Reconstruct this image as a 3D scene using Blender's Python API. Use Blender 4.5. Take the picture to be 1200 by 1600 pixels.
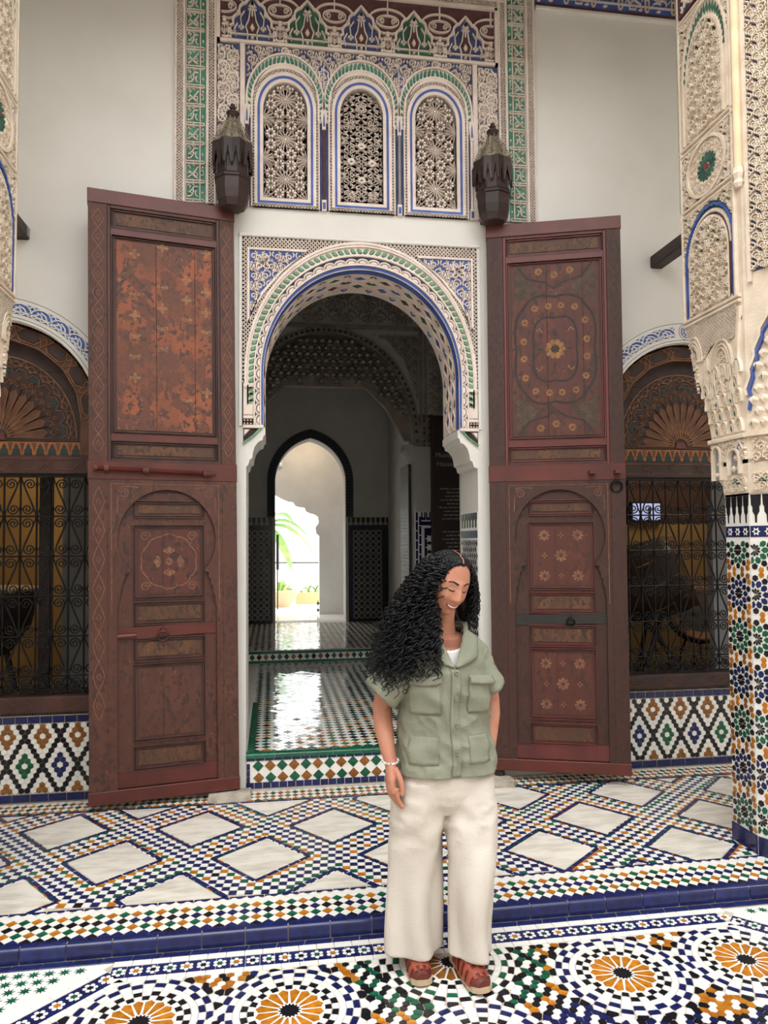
import bpy, bmesh, math, random
import numpy as np
from mathutils import Vector, Matrix, noise
from mathutils.geometry import tessellate_polygon
for o in list(bpy.data.objects): bpy.data.objects.remove(o)
PI=math.pi; cos=math.cos; sin=math.sin
rnd=random.Random(7)
SC=bpy.context.scene; COL=SC.collection
# ---------------------------------------------------------------- camera
YAW=math.radians(8.6); PITCH=math.radians(2.3); ROLL=0.0070
fw=Vector((sin(YAW)*cos(PITCH),cos(YAW)*cos(PITCH),sin(PITCH)))
rt=Vector((cos(YAW),-sin(YAW),0)); up=rt.cross(fw)
CR=cos(ROLL)*rt-sin(ROLL)*up; CU=sin(ROLL)*rt+cos(ROLL)*up
cam=bpy.data.cameras.new('camera'); camo=bpy.data.objects.new('camera',cam); COL.objects.link(camo)
cam.sensor_fit='AUTO'; cam.sensor_width=36; cam.lens=1150/1600*36; cam.clip_end=200; cam.clip_start=.05
mw=Matrix.Identity(4)
for i in range(3):
    mw[i][0]=CR[i]; mw[i][1]=CU[i]; mw[i][2]=-fw[i]
mw[2][3]=1.62
camo.matrix_world=mw; SC.camera=camo
# ---------------------------------------------------------------- sky, soft hazy sun, exposure
wd=bpy.data.worlds.new('sky'); SC.world=wd; wd.use_nodes=True
bg=wd.node_tree.nodes['Background']; bg.inputs[0].default_value=(.97,.985,1,1); bg.inputs[1].default_value=3.9
sl=bpy.data.lights.new('hazy_sun','SUN'); sl.energy=.7; sl.angle=math.radians(30); sl.color=(1,.97,.92)
so=bpy.data.objects.new('hazy_sun',sl); COL.objects.link(so)
so.rotation_euler=Vector((.14,.42,-1.0)).to_track_quat('-Z','Y').to_euler()
vs=SC.view_settings; SC.display_settings.display_device='sRGB'
vs.view_transform='Standard'; vs.look='None'; vs.gamma=1; vs.use_curve_mapping=False; vs.exposure=0.12
# ---------------------------------------------------------------- helpers
CX=.583; YW=4.73; ZP=.08; Z0=.02
def lin(c):
    return tuple(((x/255)/12.92 if x/255<=.04045 else (((x/255)+.055)/1.055)**2.4) for x in c)+(1,)
MATS={}
def mat(name,rgb,rough=.6,rgb2=None,scale=8,bump=0,bscale=60,spec=.5,rand=0,metal=0,emit=None,contrast=(.35,.65),stretch=None,detail=5,coat=0,trans=0):
    if name in MATS: return MATS[name]
    m=bpy.data.materials.new(name); m.use_nodes=True; MATS[name]=m
    nt=m.node_tree; P=nt.nodes['Principled BSDF']; L=nt.links
    P.inputs['Roughness'].default_value=rough; P.inputs['Metallic'].default_value=metal
    P.inputs['Specular IOR Level'].default_value=spec; P.inputs['Base Color'].default_value=lin(rgb)
    if coat: P.inputs['Coat Weight'].default_value=coat; P.inputs['Coat Roughness'].default_value=.12
    if trans: P.inputs['Transmission Weight'].default_value=trans
    tc=nt.nodes.new('ShaderNodeTexCoord'); vec=tc.outputs['Object']
    if stretch:
        mp=nt.nodes.new('ShaderNodeMapping'); mp.inputs['Scale'].default_value=stretch; L.new(vec,mp.inputs[0]); vec=mp.outputs[0]
    col=None
    if rgb2:
        n=nt.nodes.new('ShaderNodeTexNoise'); n.inputs['Scale'].default_value=scale; n.inputs['Detail'].default_value=detail; L.new(vec,n.inputs['Vector'])
        r=nt.nodes.new('ShaderNodeValToRGB'); r.color_ramp.elements[0].position=contrast[0]; r.color_ramp.elements[1].position=contrast[1]
        r.color_ramp.elements[0].color=lin(rgb); r.color_ramp.elements[1].color=lin(rgb2); L.new(n.outputs[0],r.inputs[0]); col=r.outputs[0]
    if rand:
        oi=nt.nodes.new('ShaderNodeObjectInfo'); h=nt.nodes.new('ShaderNodeHueSaturation')
        mr=nt.nodes.new('ShaderNodeMapRange'); mr.inputs[3].default_value=1-rand; mr.inputs[4].default_value=1+rand*.6
        L.new(oi.outputs['Random'],mr.inputs[0]); L.new(mr.outputs[0],h.inputs['Value'])
        if col: L.new(col,h.inputs['Color'])
        else: h.inputs['Color'].default_value=lin(rgb)
        col=h.outputs[0]
    if col: L.new(col,P.inputs['Base Color'])
    if bump:
        n=nt.nodes.new('ShaderNodeTexNoise'); n.inputs['Scale'].default_value=bscale; n.inputs['Detail'].default_value=4; L.new(vec,n.inputs['Vector'])
        b=nt.nodes.new('ShaderNodeBump'); b.inputs['Strength'].default_value=bump; b.inputs['Distance'].default_value=.01
        L.new(n.outputs[0],b.inputs['Height']); L.new(b.outputs[0],P.inputs['Normal'])
    if emit:
        P.inputs['Emission Color'].default_value=lin(emit[0]); P.inputs['Emission Strength'].default_value=emit[1]
    return m
class MB:
    def __init__(s): s.v=[]; s.f=[]; s.m=[]; s.sm=False
    def add(s,vs,fs,mi=0):
        b=len(s.v); s.v+= [tuple(p) for p in vs]
        for q in fs: s.f.append(tuple(b+i for i in q)); s.m.append(mi)
    def poly(s,pts,h0,h1,mp,mi=0,taper=1.0,side=None):
        n=len(pts); 
        cxm=sum(p[0] for p in pts)/n; cym=sum(p[1] for p in pts)/n
        lo=[mp(p[0],p[1],h0) for p in pts]; hi=[mp(cxm+(p[0]-cxm)*taper,cym+(p[1]-cym)*taper,h1) for p in pts]
        s.add(lo+hi,[tuple(range(n,2*n))],mi)
        b=len(s.v)-2*n
        for i in range(n):
            j=(i+1)%n; s.f.append((b+i,b+j,b+n+j,b+n+i)); s.m.append(mi if side is None else side)
    def ribbon(s,pts,w,h0,h1,mp,mi=0,closed=False,round=False,taper=1.0):
        n=len(pts)
        if n<2: return
        L=[];R=[]
        for i in range(n):
            a=pts[i-1] if (i>0 or closed) else pts[i]; c=pts[(i+1)%n] if (i<n-1 or closed) else pts[i]
            dx=c[0]-a[0]; dy=c[1]-a[1]; d=math.hypot(dx,dy) or 1
            ww=(w(i/(n-1)) if callable(w) else w)/2
            nx=-dy/d*ww; ny=dx/d*ww
            L.append((pts[i][0]+nx,pts[i][1]+ny)); R.append((pts[i][0]-nx,pts[i][1]-ny))
        vs=[]
        for l,r,c in zip(L,R,pts):
            tl=(c[0]+(l[0]-c[0])*taper,c[1]+(l[1]-c[1])*taper); tr=(c[0]+(r[0]-c[0])*taper,c[1]+(r[1]-c[1])*taper)
            vs+=[mp(l[0],l[1],h0),mp(tl[0],tl[1],h1),mp(tr[0],tr[1],h1),mp(r[0],r[1],h0)]
        fs=[]
        for i in range(n if closed else n-1):
            a=4*i; b=4*((i+1)%n)
            fs+=[(a,b,b+1,a+1),(a+1,b+1,b+2,a+2),(a+2,b+2,b+3,a+3)]
        if not closed: fs+=[(0,1,2,3),(4*n-4,4*n-3,4*n-2,4*n-1)]
        s.add(vs,fs,mi)
    def box(s,x0,x1,y0,y1,z0,z1,mi=0):
        s.add([(x,y,z) for x in (x0,x1) for y in (y0,y1) for z in (z0,z1)],[(0,1,3,2),(4,6,7,5),(0,4,5,1),(2,3,7,6),(0,2,6,4),(1,5,7,3)],mi)
    def bar(s,u0,u1,v0,v1,h0,h1,mp,mi=0,bev=0):
        p=[(u0,v0),(u1,v0),(u1,v1),(u0,v1)]
        if not bev: s.poly(p,h0,h1,mp,mi); return
        q=[(u0+bev,v0+bev),(u1-bev,v0+bev),(u1-bev,v1-bev),(u0+bev,v1-bev)]
        vs=[mp(a,b,h0) for a,b in p]+[mp(a,b,h1-bev) for a,b in p]+[mp(a,b,h1) for a,b in q]
        fs=[(8,9,10,11)]
        for i in range(4):
            j=(i+1)%4; fs+=[(i,j,4+j,4+i),(4+i,4+j,8+j,8+i)]
        s.add(vs,fs,mi)
    def tube(s,pts,r,n=6,closed=False,mi=0,cap=True):
        pts=[Vector(p) for p in pts]; N=len(pts)
        t0=(pts[1]-pts[0]).normalized(); up_=Vector((0,0,1)) if abs(t0.z)<.9 else Vector((1,0,0))
        nrm=(up_-t0*up_.dot(t0)).normalized(); vs=[]
        for i in range(N):
            a=pts[i-1] if (i>0 or closed) else pts[i]; c=pts[(i+1)%N] if (i<N-1 or closed) else pts[i]
            t=(c-a); t=t.normalized() if t.length>1e-9 else t0
            nrm=(nrm-t*nrm.dot(t)); nrm=nrm.normalized() if nrm.length>1e-6 else t.orthogonal().normalized()
            bn=t.cross(nrm); rr=r(i/(N-1)) if callable(r) else r
            for k in range(n):
                a_=2*PI*k/n; vs.append(pts[i]+nrm*(cos(a_)*rr)+bn*(sin(a_)*rr))
        fs=[]
        for i in range(N if closed else N-1):
            j=(i+1)%N
            for k in range(n): fs.append((i*n+k,i*n+(k+1)%n,j*n+(k+1)%n,j*n+k))
        if cap and not closed: fs+=[tuple(range(n)),tuple(range((N-1)*n,N*n))]
        s.add(vs,fs,mi)
    def lathe(s,prof,n,c=(0,0,0),rot=0,mi=0,sx=1,sy=1):
        vs=[]
        for r,z in prof:
            for k in range(n):
                a=2*PI*k/n+rot; vs.append((c[0]+r*cos(a)*sx,c[1]+r*sin(a)*sy,c[2]+z))
        fs=[]
        for i in range(len(prof)-1):
            for k in range(n): fs.append((i*n+k,i*n+(k+1)%n,(i+1)*n+(k+1)%n,(i+1)*n+k))
        fs+=[tuple(range(n)),tuple(range((len(prof)-1)*n,len(prof)*n))]
        s.add(vs,fs,mi)
    def sheet(s,loops,h,mp,mi=0):
        """flat polygon with holes: loops[0] outer, others holes"""
        tri=tessellate_polygon([[Vector((p[0],p[1],0)) for p in l] for l in loops])
        fl=[p for l in loops for p in l]
        s.add([mp(p[0],p[1],h) for p in fl],[tuple(t) for t in tri],mi)
    def wallring(s,loop,h0,h1,mp,mi=0,closed=True):
        n=len(loop); vs=[mp(p[0],p[1],h0) for p in loop]+[mp(p[0],p[1],h1) for p in loop]
        s.add(vs,[(i,(i+1)%n,n+(i+1)%n,n+i) for i in range(n if closed else n-1)],mi)
    def surf(s,grid,mi=0,closeu=False):
        R=len(grid); C=len(grid[0]); vs=[p for row in grid for p in row]
        s.add(vs,[(i*C+j,i*C+(j+1)%C,(i+1)*C+(j+1)%C,(i+1)*C+j) for i in range(R-1) for j in range(C if closeu else C-1)],mi)
    def mesh(s,name,mats,smooth=False):
        me=bpy.data.meshes.new(name); me.from_pydata(s.v,[],s.f)
        for m in (mats if isinstance(mats,(list,tuple)) else [mats]): me.materials.append(m)
        if len(me.materials)>1: me.polygons.foreach_set('material_index',s.m)
        if smooth: me.polygons.foreach_set('use_smooth',[True]*len(s.f))
        me.update(); return me
def link(o,parent=None):
    COL.objects.link(o)
    if parent is not None:
        o.parent=parent; o.matrix_parent_inverse=Matrix.LocRotScale(parent.location,parent.rotation_euler,parent.scale).inverted() if parent.parent is None else Matrix.Identity(4)
        if parent.parent is not None:
            g=parent.parent; o.matrix_parent_inverse=(Matrix.LocRotScale(g.location,g.rotation_euler,g.scale)@parent.matrix_parent_inverse@Matrix.LocRotScale(parent.location,parent.rotation_euler,parent.scale)).inverted()
    return o
def obj(name,mb,mats,parent=None,smooth=False,label=None,kind=None,cat=None,group=None):
    me=mb.mesh(name,mats,smooth) if isinstance(mb,MB) else mb
    o=bpy.data.objects.new(name,me); link(o,parent); tag(o,label,cat,kind,group); return o
def tag(o,label=None,cat=None,kind=None,group=None):
    if label: o['label']=label
    if cat: o['category']=cat
    if kind: o['kind']=kind
    if group: o['group']=group
    return o
def thing(name,label,cat,loc=(0,0,0),rotz=0,group=None,kind=None):
    o=bpy.data.objects.new(name,None); o.location=loc; o.rotation_euler=(0,0,rotz); o.empty_display_size=.05
    COL.objects.link(o); return tag(o,label,cat,kind,group)
def inst(name,me,loc,parent=None,rz=0,rot=None,scale=None):
    o=bpy.data.objects.new(name,me); o.location=loc; o.rotation_euler=rot if rot else (0,0,rz)
    if scale: o.scale=scale
    link(o,parent); return o
def wall(u,v,h): return (CX+u,YW-h,v)
def flat(z):
    return lambda u,v,h: (u,v,z+h)
def ell(a,b,c0,t0,t1,n): return [(a*cos(t0+(t1-t0)*i/n),c0+b*sin(t0+(t1-t0)*i/n)) for i in range(n+1)]
def circ(cx,cy,r,n,a0=0): return [(cx+r*cos(a0+2*PI*i/n),cy+r*sin(a0+2*PI*i/n)) for i in range(n)]
def star(cx,cy,r0,r1,n,a0=0): return [(cx+(r0 if i%2==0 else r1)*cos(a0+PI*i/n),cy+(r0 if i%2==0 else r1)*sin(a0+PI*i/n)) for i in range(2*n)]
def inpoly(p,pl):
    x,y=p; c=False; n=len(pl)
    for i in range(n):
        x0,y0=pl[i]; x1,y1=pl[i-1]
        if (y0>y)!=(y1>y) and x<(x1-x0)*(y-y0)/(y1-y0)+x0: c=not c
    return c
def xf(pts,cx,cy,a=0,s=1,flip=1):
    return [(cx+s*(p[0]*flip*cos(a)-p[1]*sin(a)),cy+s*(p[0]*flip*sin(a)+p[1]*cos(a))) for p in pts]
def spiral(cx,cy,r0,r1,a0,turns,n=18): return [(cx+(r0+(r1-r0)*i/n)*cos(a0+2*PI*turns*i/n),cy+(r0+(r1-r0)*i/n)*sin(a0+2*PI*turns*i/n)) for i in range(n+1)]
def bez(p0,p1,p2,p3,n=10):
    r=[]
    for i in range(n+1):
        t=i/n; a=(1-t)**3; b=3*t*(1-t)**2; c=3*t*t*(1-t); d=t**3
        r.append((a*p0[0]+b*p1[0]+c*p2[0]+d*p3[0],a*p0[1]+b*p1[1]+c*p2[1]+d*p3[1]))
    return r
def lattice(mb,region,pitch,w,h0,h1,mp,mi=0,ang=math.radians(45),asp=1.0,holes=()):
    """diagonal bars clipped to a polygon"""
    xs=[p[0] for p in region]; ys=[p[1] for p in region]
    x0,x1,y0,y1=min(xs),max(xs),min(ys),max(ys); st=pitch*.5
    for sg in (1,-1):
        d=(cos(ang),sin(ang)*sg); nrm=(-d[1],d[0]); R=math.hypot(x1-x0,y1-y0)
        cx,cy=(x0+x1)/2,(y0+y1)/2; k=int(R/2/pitch)+1
        for i in range(-k,k+1):
            run=[]; N=max(2,int(R/(pitch*.35)))
            for j in range(N+1):
                t=-R/2+R*j/N; p=(cx+nrm[0]*i*pitch+d[0]*t,cy+nrm[1]*i*pitch+d[1]*t)
                ok=inpoly(p,region) and not any(inpoly(p,h) for h in holes)
                if ok: run.append(p)
                if (not ok or j==N) and run:
                    if len(run)>1: mb.ribbon([run[0],run[-1]],w,h0,h1,mp,mi)
                    run=[]
def clipruns(pts,region,holes=()):
    runs=[];r=[]
    for p in pts:
        if inpoly(p,region) and not any(inpoly(p,h) for h in holes): r.append(p)
        else:
            if len(r)>1: runs.append(r)
            r=[]
    if len(r)>1: runs.append(r)
    return runs
LEAF=[(0,0),(.25,.16),(.6,.2),(1,.05),(.7,-.1),(.3,-.12)]
def arabesque(mb,region,s,w,h0,h1,mp,mi=0,holes=(),seed=1,stems=True,leaf=True):
    """tiled mirrored scroll units clipped to a polygon (s = unit size)"""
    r=random.Random(seed); xs=[p[0] for p in region]; ys=[p[1] for p in region]
    x0,x1,y0,y1=min(xs),max(xs),min(ys),max(ys); cx=(x0+x1)/2
    nx=int((x1-x0)/2/s)+2; ny=int((y1-y0)/s)+2
    for i in range(-nx,nx+1):
        for j in range(ny):
            ox=cx+(i+(.5 if j%2 else 0))*s; oy=y0+j*s*.86; fl=1 if (i+j)%2==0 else -1
            if ox<x0-s or ox>x1+s or oy<y0-s or oy>y1+s: continue
            cur=[spiral(.0,.28,.30,.07,-PI/2,1.35,20), bez((0,-.02),(.3,-.1),(.5,.1),(.46,.42),8), bez((-.3,.3),(-.5,.45),(-.45,.75),(-.1,.8),8), bez((.3,.28),(.34,.6),(.1,.62),(.02,.88),8)]
            for c in cur:
                for run in clipruns(xf(c,ox,oy,0,s,fl),region,holes): mb.ribbon(run,w,h0,h1,mp,mi,taper=.6)
            if leaf:
                for (lx,ly,la,ls) in ((.46,.42,1.9,.34),(-.1,.8,-.5,.32),(.0,.28,r.uniform(0,6),.16),(.3,.0,-.6,.3),(-.34,.1,3.6,.28),(.2,.55,.6,.26)):
                    q=xf(LEAF,lx,ly,la,ls); q=xf(q,ox,oy,0,s,fl)
                    if all(inpoly(p,region) and not any(inpoly(p,h) for h in holes) for p in q): mb.poly(q,h0,h1,mp,mi,taper=.65)
# ---------------------------------------------------------------- materials
plaster=mat('white_plaster',(226,223,217),.85,(216,212,205),2.2,.15,9,contrast=(.4,.8))
plaster_d=mat('grey_plaster',(150,148,145),.85,(138,136,132),3,.15,14)
stucco=mat('carved_stucco',(236,222,211),.85,(222,206,195),9,.2,80)
stucco_w=mat('warm_stucco',(236,221,202),.85,(220,203,182),9,.25,80)
stucco_dk=mat('shaded_maroon_ground',(62,44,44),.9,(48,34,36),20)  # dark maroon ground paint, with the shade of pierced holes put into it
red_gr=mat('burgundy_paint',(98,62,64),.8,(82,50,54),14)
blue_p=mat('blue_paint',(76,104,180),.6,(60,82,150),9)
blue_gr=mat('dull_blue_paint',(74,84,128),.75,(56,62,100),12)
green_p=mat('green_paint',(78,146,124),.7,(60,120,100),10)
green_pale=mat('pale_green_paint',(120,160,130),.7,(92,132,104),10)
green_gr=mat('dull_green_paint',(62,106,88),.75,(48,84,70),12)
woodred=mat('red_brown_paint',(104,48,44),.5,(84,38,36),6,.08,60,stretch=(1,1,.15))
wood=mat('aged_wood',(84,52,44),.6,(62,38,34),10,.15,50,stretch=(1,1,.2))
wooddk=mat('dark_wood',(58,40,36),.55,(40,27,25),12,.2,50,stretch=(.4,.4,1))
gold_p=mat('faded_ochre_paint',(150,112,74),.7,(116,80,54),20)
iron=mat('black_iron',(13,13,15),.5,bump=.2,bscale=80,spec=.3)
grout=mat('grout',(196,186,172),.9,(170,160,146),30)
G_=dict(rough=.16,rand=.16,coat=.0)
t_white=mat('white_glaze',(236,234,228),.2,rand=.05,bump=.08,bscale=25)
t_blue=mat('cobalt_glaze',(30,40,96),.18,(24,30,74),30,rand=.2,bump=.1,bscale=25)
t_black=mat('black_glaze',(26,26,32),.16,rand=.2,bump=.08,bscale=25)
t_green=mat('green_glaze',(28,100,72),.17,(20,76,56),30,rand=.2,bump=.1,bscale=25)
t_ochre=mat('ochre_glaze',(196,128,36),.18,(168,100,28),30,rand=.18,bump=.1,bscale=25)
t_brown=mat('honey_glaze',(150,98,44),.18,(122,76,32),30,rand=.18,bump=.1,bscale=25)
marble=mat('veined_marble',(228,222,211),.25,(196,188,174),7,rand=.06,contrast=(.42,.72),detail=9,stretch=(1,3,1))
TC={'w':t_white,'b':t_blue,'k':t_black,'g':t_green,'o':t_ochre,'h':t_brown}
TILE={}
def tile(poly_key,pts,col,th=.004,taper=.93):
    k=(poly_key,col)
    if k not in TILE:
        mb=MB(); mb.poly(pts,-th,0,lambda u,v,h:(u,v,h),taper=taper); TILE[k]=mb.mesh(poly_key+'_tile',TC[col])
    return TILE[k]
# ================================================================ structure
def arcpts(a,b,c0,n=40): return ell(a,b,c0,0,PI,n)
# entrance opening outline (u,v)
ARC_C=2.70
arch_in=arcpts(.64,.70,ARC_C,40)
def corb(sg):
    return [(sg*.75,2.13),(sg*.735,2.165),(sg*.725,2.20),(sg*.70,2.25),(sg*.67,2.285),(sg*.655,2.29),(sg*.648,2.33),(sg*.64,2.34),(sg*.64,2.40)]
entry=[(.765,ZP)]+[(.765,2.13)]+corb(1)+arch_in+list(reversed(corb(-1)))+[(-.75,ZP)]
NR=.60; NC=2.385
def niche_hole(c): return [(c+NR,.13)]+[(c+NR*cos(t),NC+NR*sin(t)) for t in [PI*i/28 for i in range(29)]]+[(c-NR,.13)]
WIN=[-.4995,0,.5]
def winshape(c,a,bot,sp,top,n=24): return [(c+a,bot)]+[(c+a*cos(PI*i/n),sp+(top-sp)*sin(PI*i/n)) for i in range(n+1)]+[(c-a,bot)]
win_open=[winshape(c,.142,3.84,4.43,4.612) for c in WIN]
wb=MB()
outer=[(-4.6,0),(4.6,0),(4.6,6.3),(-4.6,6.3)]
niches=[niche_hole(-2.25),niche_hole(2.27)]
wb.sheet([outer,entry]+niches+win_open,0,wall)
for lp,d in [(entry,.45)]+[(n,.12) for n in niches]+[(w,.08) for w in win_open]: wb.wallring(lp,0,-d,wall)
wb.box(CX-4.6,CX+4.6,YW+.5,YW+.52,3.7,6.3)
WALL=obj('wall_back',wb,plaster,kind='structure',label='white plaster courtyard wall behind the two wooden door leaves')
rf=MB(); rf.box(-4.2,5.4,3.25,9,6.1,6.3); 
obj('ceiling',rf,wooddk,kind='structure',label='dark gallery ceiling above the white wall')
# court walls around and behind the viewpoint (unseen, heights set to shape the light)
cw=MB(); cw.box(-4.2,5.4,-4.7,-4.5,0,6.6); cw.box(-4.3,-4.1,-4.5,4.9,0,9.5); cw.box(5.3,5.5,-4.5,4.9,0,9.5); cw.box(-4.2,5.4,3.3,3.5,6.2,9.5)
obj('wall_court',cw,plaster,kind='structure',label='plain white walls around the rest of the courtyard')
ln=MB(); ln.box(-4.2,5.4,3.3,3.86,5.19,6.2)  # unseen lintel, lowered to darken the upper wall
obj('trim_1',ln,stucco_w,kind='structure',label='pale lintel beam over the gallery opening')
# ---- lower court floor, kerb, platform
fl=MB(); fl.box(-4.2,5.4,-5,3.06,-.2,Z0-.003)
FLOOR=obj('floor',fl,grout,kind='structure',label='lower courtyard floor of patterned glazed mosaic tiles')
pf=MB(); pf.box(-4.2,5.4,3.06,4.75,-.2,ZP-.004)
PLAT=obj('floor_gallery',pf,grout,kind='structure',label='raised gallery floor of marble diamonds and chequered tiles')
# kerb tiles (rounded nose)
def kerbY(x): return 3.045+.004*x
kb=MB(); prof=[(0,-.058),(0,-.016),(.004,-.007),(.012,-.001),(.02,0),(.034,0)]
g=[[(s_*.0826,p[0],p[1]) for p in prof] for s_ in (-1,1)]
kb.surf(g); kb.add([(sx*.0826,p[0],p[1]) for sx in (-1,1) for p in prof],[tuple(range(6)),tuple(range(6,12))])
kme=kb.mesh('kerb_tile',t_blue,True)
x=-1.72
while x<3.0:
    inst('kerb_tile',kme,(x,kerbY(x),ZP),PLAT,rz=.004); x+=.1695
fb=MB(); fb.bar(-.054,.054,-.018,.018,-.004,0,lambda u,v,h:(u+v*.25,v,h),bev=.0012); fbm=fb.mesh('edging_tile',t_blue)
x=-1.7
while x<3.0:
    inst('edging_tile',fbm,(x,3.022+.004*x,Z0+.001),FLOOR); x+=.1105
# diamond strip behind the kerb
dm=[(-.0245,0),(0,-.026),(.0245,0),(0,.026)]
cnt=0
stuffb={k:MB() for k in TC}
def put(cnt_lim,key,pts,col,x,y,z,rz,par,name,state):
    if state[0]<cnt_lim:
        inst(name,tile(key,pts,col),(x,y,z),par,rz); state[0]+=1
    else:
        c,s=cos(rz),sin(rz); stuffb[col].poly([(x+p[0]*c-p[1]*s,y+p[0]*s+p[1]*c) for p in pts],z-.004,z,flat(0),taper=.93)
st=[0]; rows=[]
for r in range(9):
    for i in range(-42,62):
        xx=i*.049+(.0245 if r%2 else 0)-.02; yy=3.091+r*.026+.004*xx
        if r%2==0: col=['b','k'][int(rnd.random()<.35)] if (r//2)%2==0 else ('o' if i%2 else 'g')
        else: col='w'
        if r==8: col='w'
        if -1.6<xx<2.6: rows.append((abs(xx-.5)+ (0 if col!='w' else 3),xx,yy,col))
rows.sort()
for _,xx,yy,col in rows: put(300,'lozenge',dm,col,xx,yy,ZP+.0008,.004,PLAT,'lozenge_tile',st)
# thin blue lines along strip
for yy,n in ((3.079,60),(3.322,60)):
    tm=[(-.036,-.006),(.036,-.006),(.036,.006),(-.036,.006)]
    for i in range(-24,38): put(40,'line',tm,'b',i*.075,yy+.004*i*.075,ZP+.0012,.004,PLAT,'border_tile',[99 if yy<3.1 else (0 if 0<=i<20 else 99)])
# marble diamonds and chequered field
A0=Vector((.325,4.075)); va=Vector((.714,-.072)); vb=Vector((-.382,-.358)); AN=math.atan2(va.y,va.x)
ea=va.normalized(); eb=Vector((-ea.y,ea.x)); LA=.238; LB=.252
cent=[]
for i in range(-6,8):
    for j in range(-4,6):
        c=A0+va*i+vb*j
        if -2.0<c.x<3.4 and 3.05<c.y<4.85: cent.append(c)
YF=3.33; YB_=4.50
def clipY(poly,y0,y1):
    def cl(pl,y,sg):
        out=[]
        for i in range(len(pl)):
            a=pl[i-1]; b=pl[i]; ia=(a[1]-y)*sg>=0; ib=(b[1]-y)*sg>=0
            if ia!=ib:
                t=(y-a[1])/(b[1]-a[1]); out.append((a[0]+(b[0]-a[0])*t,y))
            if ib: out.append(b)
        return out
    r=cl(poly,y0,1); return cl(r,y1,-1) if r else r
for c in cent:
    q=[tuple(c+ea*LA*a+eb*LB*b) for a,b in ((1,0),(0,1),(-1,0),(0,-1))]
    q2=clipY(q,YF+.008,YB_-.008)
    if len(q2)<3: continue
    qi=[(c.x+(p[0]-c.x)*.90,c.y+(p[1]-c.y)*.90) for p in q]; qi=clipY(qi,YF+.012,YB_-.01)
    if len(qi)>=3:
        m=MB(); m.poly(qi,-.004,.0008,flat(ZP),taper=.99); obj('marble_slab',m,marble,PLAT)
    for k in range(4):
        a=Vector(q[k]); b=Vector(q[(k+1)%4]); L=(b-a).length; n=5; d=(b-a)/L; nn=Vector((-d.y,d.x))*.011
        for s_ in range(n):
            p0=a+d*(L*s_/n+.0015); p1=a+d*(L*(s_+1)/n-.0015)
            pl=clipY([tuple(p0-nn),tuple(p1-nn),tuple(p1+nn),tuple(p0+nn)],YF,YB_)
            if len(pl)>=3:
                m=MB(); m.poly(pl,-.004,.0016,flat(ZP),taper=.95); obj('border_tile',m,t_blue,PLAT)
PT=.0357; sq=[(-PT/2*.96,-PT/2*.96),(PT/2*.96,-PT/2*.96),(PT/2*.96,PT/2*.96),(-PT/2*.96,PT/2*.96)]
lst=[]
for i in range(-75,90):
    for j in range(-40,30):
        p=A0+ea*(i*PT)+eb*(j*PT)
        if not(-1.75<p.x<3.2 and YF+.012<p.y<YB_-.01): continue
        best=9
        for c in cent:
            d=p-c; e=abs(d.dot(ea))/LA+abs(d.dot(eb))/LB
            best=min(best,e)
        if best<.93: continue
        if (i+j)%2==0:
            col='w'
        else:
            b=best-1
            if b<.22: col='o' if (i-j)%4==1 else 'g'
            elif b<.5: col='b' if (i+j*3)%4==1 else ('g' if i%2 else 'b')
            else: col='b' if rnd.random()<.5 else 'k'
            if .22<=b<.36: col=('o' if (i+j)%4==1 else 'b')
        lst.append((0 if col!='w' else 5,p.y+abs(p.x-.6)*.2,p,col))
lst.sort(key=lambda t:(t[0]+t[1]))
st=[0]
for _,_,p,col in lst: put(300,'chequer',sq,col,p.x,p.y,ZP+.0005,AN,PLAT,'chequer_tile',st)
# strip of lozenges along the wall foot
for r in range(6):
    for i in range(-50,75):
        xx=i*.045+(.0225 if r%2 else 0); yy=4.53+r*.028
        col='w' if r%2 else ('o' if (i+r)%3==0 else ('g' if (i+r)%3==1 else 'h'))
        stuffb[col].poly([(xx+p[0]*.92,yy+p[1]*1.07) for p in dm],ZP-.004,ZP+.0005,flat(0),taper=.93)
for i in range(-24,44):
    stuffb['b'].poly([(i*.075-.036,4.503),(i*.075+.036,4.503),(i*.075+.036,4.516),(i*.075-.036,4.516)],ZP-.004,ZP+.0012,flat(0),taper=.95)
for k,m in stuffb.items():
    if m.v: obj({'w':'white','b':'blue','k':'black','g':'green','o':'ochre','h':'honey'}[k]+'_mosaic',m,TC[k],PLAT,kind='stuff')
# ---- entrance step
ST=MB(); ST.box(CX-.75,CX+.765,YW+.004,YW+3.5,-.1,.296)
STEP=obj('floor_entrance',ST,grout,kind='structure',label='raised entrance hall floor behind the tiled step')
m=MB()
for k,(w0,col) in enumerate([(0,'w')]): pass
wt=MB(); wt.box(CX-.745,CX+.76,YW-.001,YW+.01,.085,.292); obj('riser_ground',wt,t_white,STEP)
def wl(u,v,h): return wall(u,v,h+.003)
rm=[(-.036,0),(0,-.036),(.036,0),(0,.036)]
rt_=lambda key,pts,col: tile(key,pts,col,.003)
def wtile(name,key,pts,col,u,v,par,h=.003,rot=0,Y=YW):
    return inst(name,tile(key,pts,col),(CX+u,Y-h,v),par,rot=(PI/2,0,rot))
for i in range(20):
    for r in range(2):
        u=-.675+i*.0745; 
        if u>.74: continue
        wtile('riser_tile','riser',rm,('g' if (i+r)%2==0 else 'h'),u+(.004*r),.222-r*.0735,STEP,.004)
bs=[(-.0245,-.018),(.0245,-.018),(.0245,.018),(-.0245,.018)]
bs2=[(-.027,-.008),(.027,-.008),(.027,.008),(-.027,.008)]
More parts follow.
